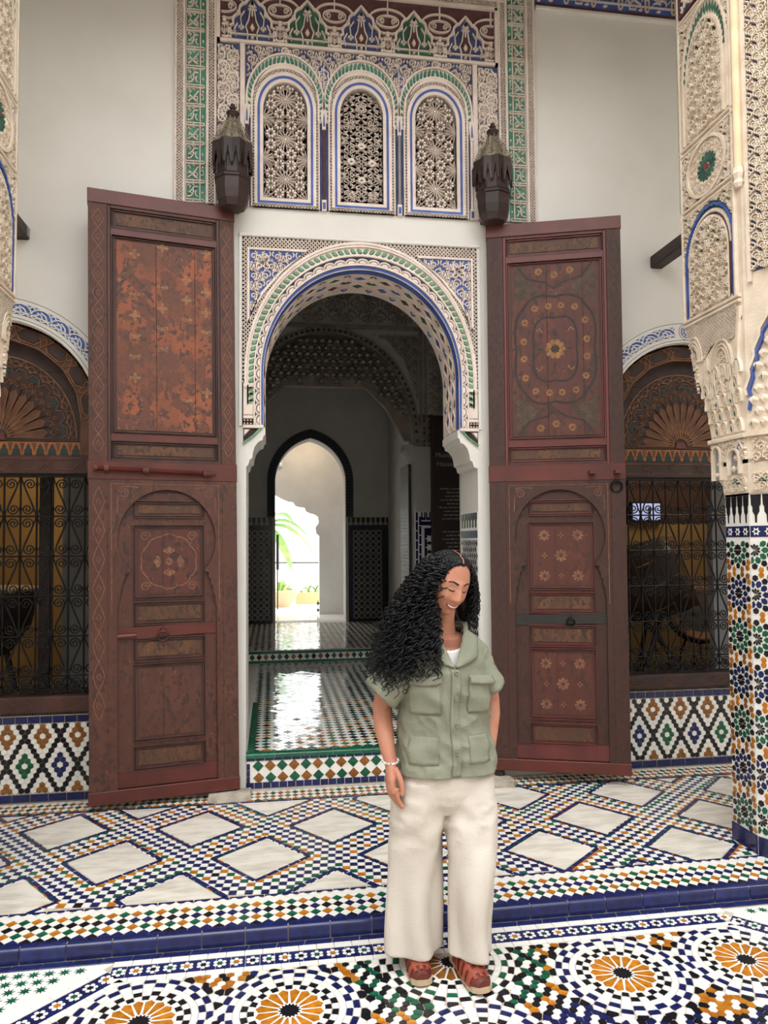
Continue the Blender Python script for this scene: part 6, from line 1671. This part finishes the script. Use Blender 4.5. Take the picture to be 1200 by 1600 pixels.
# ---- head frame
HC=Vector((.650,2.735,1.462))
yw,pt,rl=math.radians(20),math.radians(20),math.radians(9)
ef=Vector((sin(yw)*cos(pt),-cos(yw)*cos(pt),-sin(pt))); ex0=Vector((cos(yw),sin(yw),0)); eu0=ef.cross(ex0); eu0=eu0 if eu0.z>0 else -eu0
ehx=ex0*cos(rl)-eu0*sin(rl); ehu=eu0*cos(rl)+ex0*sin(rl)
HS=.98
def hp(x,y,z): return HC+(ehx*x+ef*y+ehu*z)*HS
def gs(x,c,s): return math.exp(-((x-c)/s)**2)
def ax(z): return .077 if z>-.015 else .077*(1-.33*min(1,((-z-.015)/.10))**1.7)
def feat(x,z):
    f=0
    f+=.027*gs(x,0,.010+.006*gs(z,-.034,.012))*(gs(z,-.030,.016) if z<-.030 else gs(z,-.030,.040))
    f+=.004*(gs(x,.013,.007)+gs(x,-.013,.007))*gs(z,-.036,.008)
    f-=.009*(gs(x,.031,.015)+gs(x,-.031,.015))*gs(z,.008,.012)
    f+=.0065*(gs(x,.031,.012)+gs(x,-.031,.012))*gs(z,.004,.008)
    f+=.004*gs(z,.030,.011)*gs(x,0,.045)
    f+=.007*(gs(x,.043,.017)+gs(x,-.043,.017))*gs(z,-.030,.018)
    f-=.003*(gs(x,.032,.006)+gs(x,-.032,.006))*gs(z,-.052,.016)
    f+=.007*gs(x,0,.024)*gs(z,-.064,.014); f-=.004*gs(x,0,.02)*gs(z,-.083,.006)
    f+=.007*gs(x,0,.022)*gs(z,-.098,.012)
    return f
def base_y(x,z):
    q=1-(x/ax(z))**2*.97-(z/.118)**2*.80
    return .092*math.sqrt(max(.0,q))**.80 if q>0 else 0
def hf(x,z,o=0): return hp(x,base_y(x,z)+feat(x,z)+o,z)
def head():
    g=MB(); rows=[]; N,M_=60,84
    for i in range(N+1):
        ph=PI*i/N; z=.118*cos(ph); row=[]
        for k in range(M_):
            th=2*PI*k/M_; x=ax(z)*sin(ph)*cos(th); 
            if sin(th)>=0: y=base_y(x,z)*1.0+feat(x,z)*min(1,sin(th)*3) if sin(ph)>.02 else 0
            else: y=.098*sin(ph)*sin(th)*(1 if z>-.02 else max(.35,1-(-z-.02)*6.5))
            if sin(ph)<=.02: y=0
            row.append(tuple(hp(x,y,z)))
        rows.append(row)
    g.surf(rows,closeu=True); return g
# ---- body pieces
bod=[head()]
bod.append(loft([((.645,2.81,1.20),.075,.06),((.648,2.81,1.26),.056,.050),((.652,2.808,1.31),.045,.047),((.657,2.80,1.36),.043,.046),((.660,2.79,1.42),.045,.048)],24))
bod.append(loft([((.65,2.80,.72),.15,.105),((.65,2.80,.84),.14,.10),((.65,2.80,.96),.125,.09),((.648,2.80,1.08),.14,.098),((.645,2.80,1.16),.142,.088),((.643,2.81,1.215),.125,.065),((.645,2.80,1.262),.085,.058)],28))
def limb(pts,rs,n=18):
    return loft([(p,r,r) for p,r in zip(pts,rs)],n)
bod.append(limb([(.53,2.81,1.18),(.475,2.82,1.13),(.437,2.83,1.06),(.418,2.84,.985),(.418,2.82,.92),(.426,2.78,.85),(.434,2.755,.80),(.436,2.748,.785)],[.05,.046,.042,.039,.037,.030,.024,.024]))
bod.append(limb([(.76,2.81,1.18),(.805,2.82,1.14),(.835,2.84,1.06),(.852,2.86,.985),(.850,2.84,.94),(.832,2.80,.87),(.815,2.765,.81)],[.05,.046,.042,.039,.037,.031,.025]))
# visible left hand: palm and five fingers
def finger(pts,r0,r1): return limb(pts,[r0+(r1-r0)*i/(len(pts)-1) for i in range(len(pts))],10)
bod.append(loft([((.436,2.748,.795),.020,.024),((.434,2.742,.765),.021,.033),((.433,2.736,.735),.020,.039),((.434,2.732,.710),.019,.039),((.437,2.730,.692),.016,.035)],18))
for (k_,L,cu) in ((.029,.070,.62),(.010,.078,.66),(-.010,.074,.70),(-.028,.060,.74)):
    b=Vector((.437+k_*.40,2.730-k_*.92,.700)); p=[b+Vector((-.002,0,.014)),b.copy()]; an=.05; q=b.copy(); s_=L/4
    for k in range(4):
        an+=cu*.36; q=q+Vector((.62*sin(an)+.02,-.12*sin(an),-cos(an)))*s_; p.append(q.copy())
    bod.append(finger(p,.0098,.0072))
bod.append(finger([Vector((.446,2.722,.782)),Vector((.458,2.706,.758)),Vector((.466,2.697,.732)),Vector((.469,2.692,.708)),Vector((.468,2.690,.690))],.0125,.008))
# pocketed hand
bod.append(loft([((.815,2.765,.81),.026,.02),((.80,2.745,.77),.038,.02),((.79,2.735,.73),.038,.018)],14))
for dx in (-.027,-.009,.009,.027): bod.append(finger([Vector((.79+dx,2.735,.735)),Vector((.785+dx,2.733,.70)),Vector((.78+dx,2.735,.67))],.0095,.0075))
bod.append(finger([Vector((.775,2.745,.78)),Vector((.762,2.735,.755)),Vector((.758,2.73,.73))],.012,.008))
# legs and feet
bod.append(limb([(.565,2.80,.76),(.555,2.80,.60),(.545,2.81,.42),(.535,2.83,.24),(.532,2.845,.10),(.532,2.845,.075)],[.085,.078,.056,.045,.034,.034]))
bod.append(limb([(.725,2.80,.76),(.730,2.77,.60),(.730,2.74,.42),(.712,2.745,.24),(.700,2.755,.12),(.700,2.755,.09)],[.085,.078,.056,.045,.034,.034]))
FT=[((.532,2.845,.06),(.530,2.68,.045)),((.700,2.755,.075),(.727,2.60,.05))]
for h_,t_ in FT:
    h_=Vector(h_); t_=Vector(t_); d=(t_-h_)
    bod.append(loft([(h_-d*.28,.022,.02),(h_-d*.1,.030,.030),(h_+d*.2,.034,.034),(h_+d*.6,.038,.026),(h_+d*.9,.038,.018),(t_,.024,.012)],16))
obj('body',remesh(merge(bod),'body',skin,.0034,2,.4),None,PN)
# ---- face details lying on the face
def fstrip(L,w,mtl,name,o=.0012,col=None):
    g=MB(); rows=[]; n=len(L)
    for i,(x,z) in enumerate(L):
        a=L[max(0,i-1)]; b=L[min(n-1,i+1)]; dx,dz=b[0]-a[0],b[1]-a[1]; l=math.hypot(dx,dz) or 1; ww=(w(i/(n-1)) if callable(w) else w)/2; nx,nz=-dz/l*ww,dx/l*ww
        rows.append([tuple(hf(x+nx,z+nz,o*.3)),tuple(hf(x,z,o)),tuple(hf(x-nx,z-nz,o*.3))])
    g.surf(rows); return obj(name,g,mtl,PN,True)
browm=mat('brow_hair',(40,28,28),.7); lashm=mat('lash',(24,18,20),.6); lidm=mat('eyelid_shade',(168,108,88),.5)  # lid crease: skin darkened, its shade put into the colour
for sg in (-1,1):
    fstrip([(sg*x,z) for x,z in ((.013,.0275),(.022,.031),(.033,.0345),(.042,.033),(.049,.029))],lambda t:.0085*(1-.6*t),browm,'eyebrow',.0022)
    fstrip([(sg*x,z) for x,z in ((.018,.003),(.023,.000),(.030,-.001),(.037,.0005),(.043,.004))],lambda t:.0055*(.5+sin(PI*t)*.5),lashm,'eyelashes',.0022)
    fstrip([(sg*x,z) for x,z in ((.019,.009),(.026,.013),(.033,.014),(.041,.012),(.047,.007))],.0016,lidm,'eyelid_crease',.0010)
lipm=mat('lip',(168,84,80),.4); teethm=mat('teeth',(238,232,224),.3); mouthm=mat('mouth_interior_shade',(90,40,40),.6)  # mouth red with the shade of the opening put into the colour
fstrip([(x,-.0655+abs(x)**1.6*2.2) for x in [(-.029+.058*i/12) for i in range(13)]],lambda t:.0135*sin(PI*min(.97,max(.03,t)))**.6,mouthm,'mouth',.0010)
fstrip([(x,-.0640+abs(x)**1.6*2.3) for x in [(-.0245+.049*i/12) for i in range(13)]],lambda t:.0080*sin(PI*min(.95,max(.05,t)))**.5,teethm,'teeth',.0022)
fstrip([(x,-.0585+abs(x)**1.6*1.6-.0012*gs(x,0,.004)) for x in [(-.030+.060*i/14) for i in range(15)]],lambda t:.0052*sin(PI*min(.98,max(.02,t)))**.7,lipm,'upper_lip',.0032)
fstrip([(x,-.0735+abs(x)**1.6*3.2) for x in [(-.027+.054*i/14) for i in range(15)]],lambda t:.0085*sin(PI*min(.98,max(.02,t)))**.7,lipm,'lower_lip',.0036)
# ---- shirt
def fold(v,an,t,c):
    d=(v-c); n_=d.normalized() if d.length>1e-6 else Vector((0,0,0))
    w1=noise.noise(Vector((v.x*5,v.y*5,v.z*5))); k=.012*noise.noise(Vector((v.x*9,v.y*9,v.z*6)))+.010*(1-abs(noise.noise(Vector((v.x*11+v.z*7,v.y*6,v.z*9-v.x*5)))*2.2))*.8+.005*(1-abs(noise.noise(Vector((v.x*26+3,v.y*20,v.z*18+v.x*12)))*2.2))-.006
    return v+n_*k
SR=[(.752,.655,.198,.142),(.80,.657,.190,.138),(.88,.655,.178,.132),(.96,.652,.176,.132),(1.04,.650,.180,.132),(1.12,.648,.186,.130),(1.18,.646,.188,.120),(1.215,.645,.176,.108),(1.245,.645,.146,.093),(1.268,.647,.112,.082),(1.288,.649,.086,.074),(1.302,.650,.074,.070)]
def S_at(z,th,off=0):
    zs=[r[0] for r in SR]; cx=np.interp(z,zs,[r[1] for r in SR]); rx=np.interp(z,zs,[r[2] for r in SR])+off; ry=np.interp(z,zs,[r[3] for r in SR])+off
    c_,s_=cos(th),sin(th); p=2.4; q=(abs(c_)**p+abs(s_)**p)**(-1/p)
    v=Vector((cx+rx*q*c_,2.80+ry*q*s_,z)); return fold(v,th,0,Vector((cx,2.80,z)))
def Sx(x,z,off=0):
    """front surface of the shirt at world x"""
    zs=[r[0] for r in SR]; cx=np.interp(z,zs,[r[1] for r in SR]); rx=np.interp(z,zs,[r[2] for r in SR]); u=max(-.985,min(.985,(x-cx)/rx)); p=2.4
    lo,hi=PI,2*PI
    for _ in range(30):
        m=(lo+hi)/2; c_,s_=cos(m),sin(m); q=(abs(c_)**p+abs(s_)**p)**(-1/p)
        if q*c_<u: lo=m
        else: hi=m
    v=S_at(z,(lo+hi)/2); d=Vector((v.x-cx,v.y-2.80,0)).normalized(); return v+d*off
VB=1.148; VX=.664
def vw(z): return .0 if z<VB else .058*((z-VB)/.14)**.85
g=MB(); NZ,NT=120,170; zs=[.752+(1.302-.752)*i/NZ for i in range(NZ+1)]
P_=[[S_at(z,2*PI*k/NT-PI/2) for k in range(NT)] for z in zs]
g.v=[tuple(v) for r in P_ for v in r]
for i in range(NZ):
    for k in range(NT):
        q=(i*NT+k,i*NT+(k+1)%NT,(i+1)*NT+(k+1)%NT,(i+1)*NT+k); c=(P_[i][k]+P_[i][(k+1)%NT]+P_[i+1][k])/3
        if c.y<2.78 and zs[i]>VB-.004 and abs(c.x-VX)<vw(zs[i])+.002: continue
        g.f.append(q); g.m.append(0)
me=g.mesh('shirt',linen,True); SH=bpy.data.objects.new('shirt',me); link(SH,PN); md=SH.modifiers.new('t','SOLIDIFY'); md.thickness=.003; md.offset=-1
SH['label']='sage green short-sleeved linen shirt'
def sleeve(a,b,r0,r1,n=30):
    rings=[]
    for i in range(14):
        t=i/13; c=Vector(a).lerp(Vector(b),t); rings.append((c,r0[0]+(r1[0]-r0[0])*t,r0[1]+(r1[1]-r0[1])*t))
    return loft(rings,n,cap=False,wob=lambda v,an,t,c: fold(v,an,t,c) if t>.1 else v)
for a,b,r0,r1 in (((.545,2.80,1.180),(.402,2.795,1.035),(.072,.088),(.070,.095)),((.755,2.80,1.175),(.838,2.80,1.050),(.074,.088),(.050,.088))):
    o=obj('sleeve',sleeve(a,b,r0,r1),linen,SH,True); md=o.modifiers.new('t','SOLIDIFY'); md.thickness=.004
# collar and lapels
def patch(quad,nu,nv,off,name,par=SH,m=linen,th=.004,curl=None):
    """quad: function (u,v)->(x,z) in world on the shirt front"""
    g=MB(); rows=[]
    for i in range(nv+1):
        row=[]
        for k in range(nu+1):
            x,z=quad(k/nu,i/nv); o=off+(curl(k/nu,i/nv) if curl else 0); row.append(tuple(Sx(x,z,o)))
        rows.append(row)
    g.surf(rows); o=obj(name,g,m,par,True); md=o.modifiers.new('t','SOLIDIFY'); md.thickness=th; md.offset=1; return o
for sg in (-1,1):
    def q(u,v,sg=sg):
        z=VB+.128*v+.006; inner=vw(z); w=.062*sin(PI*min(1,.04+.82*v))**.9 if v<.62 else .062*sin(PI*min(1,.04+.82*.62))**.9*(1-.25*(v-.62)/.38)
        z2=z-.030*u*(1 if v>.5 else v*2); return (VX+sg*(inner-.004+w*u),z2)
    patch(q,8,16,.005,'lapel',curl=lambda u,v:.006*sin(PI*u)+.003)
# back collar stand
g=MB(); rows=[]
for i in range(5):
    t=i/4; row=[]
    for k in range(33):
        th=-PI*.20+ (PI*1.40)*k/32; r=.078+.012*t*(1-t)*4+.010*t; z=1.280+.022*sin(PI*.5*min(1,2*t))-.03*max(0,t-.5)*2
        row.append((.650+r*cos(th)*1.0,2.802+r*.95*sin(th),z-(.0 if sin(th)>-.2 else .012)))
    rows.append(row)
g.surf(rows); o=obj('collar',g,linen,SH,True); o.modifiers.new('t','SOLIDIFY').thickness=.004
# placket, pockets, buttons
patch(lambda u,v:(VX-.017+.034*u+(.004*sin(v*9)),.757+(VB-.757)*v),4,40,.003,'placket',th=.003)
patch(lambda u,v:(.500+.112*u,.985+.135*v),10,12,.0045,'pocket',th=.003,curl=lambda u,v:.006*sin(PI*u)*sin(PI*v))
patch(lambda u,v:(.496+.120*u,1.098+.030*v-.008*sin(PI*u)),10,4,.011,'pocket_flap',th=.003,curl=lambda u,v:.004*(1-v))
patch(lambda u,v:(.716+.082*u,.985+.128*v),8,12,.0045,'pocket',th=.003,curl=lambda u,v:.008*sin(PI*u)*sin(PI*v))
patch(lambda u,v:(.712+.092*u,1.095+.030*v-.012*u),8,4,.012,'pocket_flap',th=.003,curl=lambda u,v:.006*(1-v))
patch(lambda u,v:(.50+.10*u,.80+.10*v),8,8,.001,'lower_pocket',th=.002); patch(lambda u,v:(.715+.085*u,.80+.10*v),8,8,.001,'lower_pocket',th=.002)
btn=mat('shirt_button',(120,118,100),.4)
for z in (1.135,1.04,.945,.845):
    c=Sx(VX+.001,z,.010); g=MB(); g.lathe([(.0,.0045),(.004,.0045),(.0048,.0055),(.0078,.0055),(.0085,.003),(.0085,0)],14); T=Matrix.Translation(c)@Vector((.05,-1,.05)).to_track_quat('Z','Y').to_matrix().to_4x4(); g.v=[tuple(T@Vector(p)) for p in g.v]; obj('button',g,btn,SH,True)
# white top in the neckline
g=MB(); rows=[]
for i in range(15):
    t=i/14; row=[]
    for k in range(25):
        u=-1+2*k/24; x=VX-.004+.085*u; ztop=1.208+.034*u*u*1.2+ (.0022 if k%2 else 0); z=1.10+(ztop-1.10)*t
        row.append((x,2.80-.100*math.sqrt(max(0,1-((x-.648)/.17)**2))+.010*t,z))
    rows.append(row)
g.surf(rows); o=obj('white_top',g,mat('white_jersey',(238,236,234),.8),PN,True); o.modifiers.new('t','SOLIDIFY').thickness=.003
# ---- trousers
def pf(v,an,t,c):
    d=(v-c); n_=d.normalized() if d.length>1e-6 else Vector((0,0,0)); a=math.atan2(d.y,d.x)
    k=.014*sin(a*4+2*noise.noise(Vector((v.x*3,v.y*3,v.z*2)))*2)*min(1,max(0,(.75-v.z)*2))+.010*noise.noise(Vector((v.x*9,v.y*9,v.z*4)))+.009*(1-abs(noise.noise(Vector((v.x*10+v.z*6,v.y*6,v.z*14-v.x*8)))*2.4))*gs(v.z,.62,.14)
    return v+n_*k
LEG1=[((.562,2.80,.72),.098,.118),((.548,2.80,.62),.100,.118),((.535,2.805,.50),.100,.112),((.530,2.81,.38),.100,.108),((.526,2.815,.26),.102,.108),((.525,2.82,.15),.104,.112),((.524,2.82,.088),.105,.115)]
LEG2=[((.738,2.80,.72),.098,.118),((.742,2.785,.62),.100,.118),((.745,2.765,.52),.098,.110),((.745,2.745,.42),.086,.104),((.735,2.735,.32),.076,.102),((.724,2.73,.20),.070,.104),((.722,2.72,.095),.070,.110)]
def dens(R,n=6):
    out=[]
    for i in range(len(R)-1):
        for k in range(n):
            t=k/n; out.append((Vector(R[i][0]).lerp(Vector(R[i+1][0]),t),R[i][1]+(R[i+1][1]-R[i][1])*t,R[i][2]+(R[i+1][2]-R[i][2])*t))
    out.append((Vector(R[-1][0]),R[-1][1],R[-1][2])); return out
hip=[((.65,2.80,.90),.150,.112),((.65,2.80,.82),.172,.122),((.65,2.80,.74),.190,.128),((.65,2.80,.68),.192,.124),((.65,2.80,.64),.165,.112),((.65,2.80,.60),.09,.09)]
tr=merge([loft(dens(hip),44,wob=pf,p=2.3),loft(dens(LEG1),40,wob=pf,p=2.3),loft(dens(LEG2),40,wob=pf,p=2.3)])
TRS=obj('trousers',remesh(tr,'trousers',cream,.005,6,.5),None,PN,label='cream wide-legged cotton trousers')
# ---- sandals
for k,(h_,t_) in enumerate(FT):
    h_=Vector(h_); t_=Vector(t_); d=(t_-h_); L=d.length; d.z=0; d.normalize(); s=Vector((-d.y,d.x,0)); zb=Z0 if k==0 else Z0+.006
    S=thing('x',None,None) if False else None
    out=[(-.075,0),(-.07,.024),(-.04,.032),(.03,.032),(.09,.042),(.14,.046),(.175,.038),(.192,.018),(.196,0),(.192,-.02),(.172,-.036),(.13,-.042),(.08,-.036),(.02,-.030),(-.05,-.03),(-.07,-.022)]
    mp=lambda u,v,h,h_=h_,d=d,s=s,zb=zb:(h_.x+d.x*u+s.x*v,h_.y+d.y*u+s.y*v,zb+h+(max(0,u-.13)**2*2.2))
    g=MB(); g.poly(out,0,.020,mp,taper=1.0); SN=obj('sandal',g,mat('beige_sole',(196,172,140),.7),PN,label='%s tan woven leather sandal'%('left' if k==0 else 'right'))
    g=MB(); rows=[]
    for i in range(15):
        t=i/14; u=.020+.170*t; w=np.interp(u,[0,.08,.13,.17,.19],[.036,.040,.044,.036,.020]); hgt=np.interp(u,[0,.05,.1,.15,.192],[.085,.078,.062,.046,.026])
        rows.append([mp(u,w*cos(a_),.016+hgt*sin(a_)**.8) for a_ in [PI*j/12 for j in range(13)]])
    g.surf(rows); g.add(rows[-1],[tuple(range(13))]); obj('upper',g,mat('dark_leather',(98,44,34),.5),SN,True)
    def up_(u,a,o=.002):
        w=np.interp(u,[0,.08,.13,.17,.19],[.036,.040,.044,.036,.020])+o; hgt=np.interp(u,[0,.05,.1,.15,.192],[.085,.078,.062,.046,.026])+o; return mp(u,w*cos(a),.016+hgt*max(0,sin(a))**.8)
    for u0 in (.03,.065,.10,.135):
        g=MB(); g.surf([[up_(u0+du,PI*j/14,.004 if du==.011 else .0025) for j in range(15)] for du in (0,.011,.022)]); obj('strap',g,leather,SN,True)
    for a0 in (.95,1.57,2.2):
        g=MB(); g.surf([[up_(.02+.155*j/10,a0+da,.0055 if da==0 else .003) for j in range(11)] for da in (-.16,0,.16)]); obj('strap',g,leather,SN,True)
    g=MB(); g.surf([[mp(-.02+.075*0+(-.058)*cos(b_)*1.0+ .03,.036*sin(b_),z) for b_ in [-PI/2*1.2+PI*1.2*j/12 for j in range(13)]] for z in (.02,.06)]); obj('heel_strap',g,leather,SN,True)
# ---- bracelet and ring
BR=thing('bracelet',None,None) if False else None
bead=[mat('pearl_bead',(226,216,206),.3),mat('pink_bead',(206,156,150),.3),mat('turquoise_bead',(90,160,176),.3)]
g=MB()
for k in range(26):
    t=2*PI*k/26; c=(.434+.029*cos(t),2.752+.026*sin(t),.802+.006*sin(t*1)); g.lathe([(.0005,-.005),(.0042,-.0025),(.005,0),(.0042,.0025),(.0005,.005)],6,c,mi=[0,0,1,0,2][k%5])
obj('bracelet',g,bead,PN,True,label='beaded bracelet',kind='stuff')
# ---- hair
hr=random.Random(12)
g=MB(); rows=[]; N,M_=26,44
for i in range(N+1):
    ph=PI*i/N*.80; row=[]
    for k in range(M_):
        th=2*PI*k/M_; x=.083*sin(ph)*cos(th); y=.104*sin(ph)*sin(th)-.012; z=.124*cos(ph)+.004
        hl=.098-.9*max(0,abs(x)-.022)*1.0-(.0 if abs(x)<.05 else (abs(x)-.05)*3)
        if y>0:
            y=max(y,base_y(min(abs(x),ax(z)*.98),z)+.006) if z>hl else min(y,.012)
        row.append(tuple(hp(x,y,z)))
    rows.append(row)
g.surf(rows,closeu=True); cap=g
mass=loft([((.640,2.83,1.52),.07,.07),((.590,2.84,1.44),.075,.08),((.535,2.83,1.34),.085,.10),((.49,2.81,1.24),.095,.115),((.465,2.795,1.16),.085,.11),((.45,2.79,1.10),.05,.07)],22)
mass2=loft([((.705,2.83,1.52),.06,.065),((.735,2.84,1.43),.045,.06),((.750,2.86,1.34),.035,.05),((.755,2.88,1.29),.015,.02)],18)
HR=obj('hair',merge([cap,mass,mass2]),hairm,PN,True,label='long black curly hair falling over one shoulder')
def curls(name,n,gen,mtl):
    g=MB()
    for _ in range(n):
        A,B,C,D,rad,tr_=gen(); L=(A-B).length+(B-C).length+(C-D).length; turns=L/ tr_; np_=max(16,int(turns*6.2)); pts=[]; ph=hr.uniform(0,6.28)
        for i in range(np_+1):
            t=i/np_; p=A*((1-t)**3)+B*(3*t*(1-t)**2)+C*(3*t*t*(1-t))+D*t**3
            tg=(B-A)*(3*(1-t)**2)+(C-B)*(6*t*(1-t))+(D-C)*(3*t*t); tg.normalize(); e1=tg.cross(Vector((.3,1,.2))).normalized(); e2=tg.cross(e1)
            rr=rad*min(1,t*3.5+.12); a_=ph+2*PI*turns*t; pts.append(p+e1*(rr*cos(a_))+e2*(rr*sin(a_)))
        g.tube(pts,lambda t:.0030*(1-.45*t),4,cap=False)
    return obj(name,g,mtl,HR,True,kind='stuff')
def scalp(side):
    while True:
        th=hr.uniform(0,2*PI); ph=math.acos(hr.uniform(-.25,1)); x=.082*sin(ph)*cos(th); y=.103*sin(ph)*sin(th)-.010; z=.123*cos(ph)+.003
        if y>.02 and z<.100-.8*max(0,abs(x)-.022): continue
        if y>0 and z>.02: y=max(y,base_y(min(abs(x),.07),z)+.004)
        if (x-.012)*side>-.004: return x,y,z
def genL():
    x,y,z=scalp(-1); A=hp(x,y,z)
    v=hr.random(); 
    # end point: along the mass
    ze=1.42-.36*v**.6; w=np.interp(ze,[1.06,1.12,1.2,1.3,1.42],[.075,.115,.125,.105,.085]); cxm=np.interp(ze,[1.06,1.12,1.2,1.3,1.42],[.44,.452,.475,.52,.575])
    a=hr.uniform(0,2*PI); r=math.sqrt(hr.uniform(.25,1)); D=Vector((cxm+w*r*cos(a),2.79+.14*r*sin(a),ze+hr.uniform(-.02,.02)))
    out=hp(x*1.5-.035,min(y*1.05,.05),z*.95); B=A.lerp(out,.9)+Vector((-.02,0,-.01)); C=Vector((D.x*.75+(A.x-.05)*.25,D.y*.8+A.y*.2,D.z+.42*(A.z-D.z)))
    return A,B,C,D,hr.uniform(.006,.012),hr.uniform(.030,.045)
def genR():
    x,y,z=scalp(1); A=hp(x,y,z); v=hr.random(); ze=1.44-.17*v; w=np.interp(ze,[1.27,1.35,1.44],[.02,.032,.03]); a=hr.uniform(0,2*PI)
    D=Vector((np.interp(ze,[1.27,1.35,1.44],[.775,.768,.758])+w*cos(a),2.84+.06*sin(a),ze)); out=hp(x*1.35+.02,y*1.2,z*.9); B=A.lerp(out,.9); C=Vector((D.x,D.y,D.z+.4*(A.z-D.z)))
    return A,B,C,D,hr.uniform(.006,.010),hr.uniform(.030,.045)
curls('curls',620,genL,hairm); curls('curls',190,genR,hairm)
def genF():
    # front tendrils over shoulder and chest
    A=Vector((.60+hr.uniform(-.03,.02),2.70,1.40)); D=Vector((.56+hr.uniform(-.09,.05),2.66,1.10+hr.random()*.14)); B=A+Vector((-.01,-.02,-.08)); C=D+Vector((.01,-.01,.10)); return A,B,C,D,.010,.04
curls('front_tendrils',60,genF,hairm)

g=MB(); rows=[]
for i in range(13):
    ph=.62-.75*i/12; z=.124*cos(ph)+.004; y=max(.104*sin(ph)-.012,base_y(.006,z)+.006 if ph>0 else -1); xx=-.006+.003*sin(i*.7)
    rows.append([tuple(hp(xx+w_,y+.0030,z+.0025)) for w_ in (-.0022,0,.0022)])
g.surf(rows); obj('parting',g,skin,HR,True)
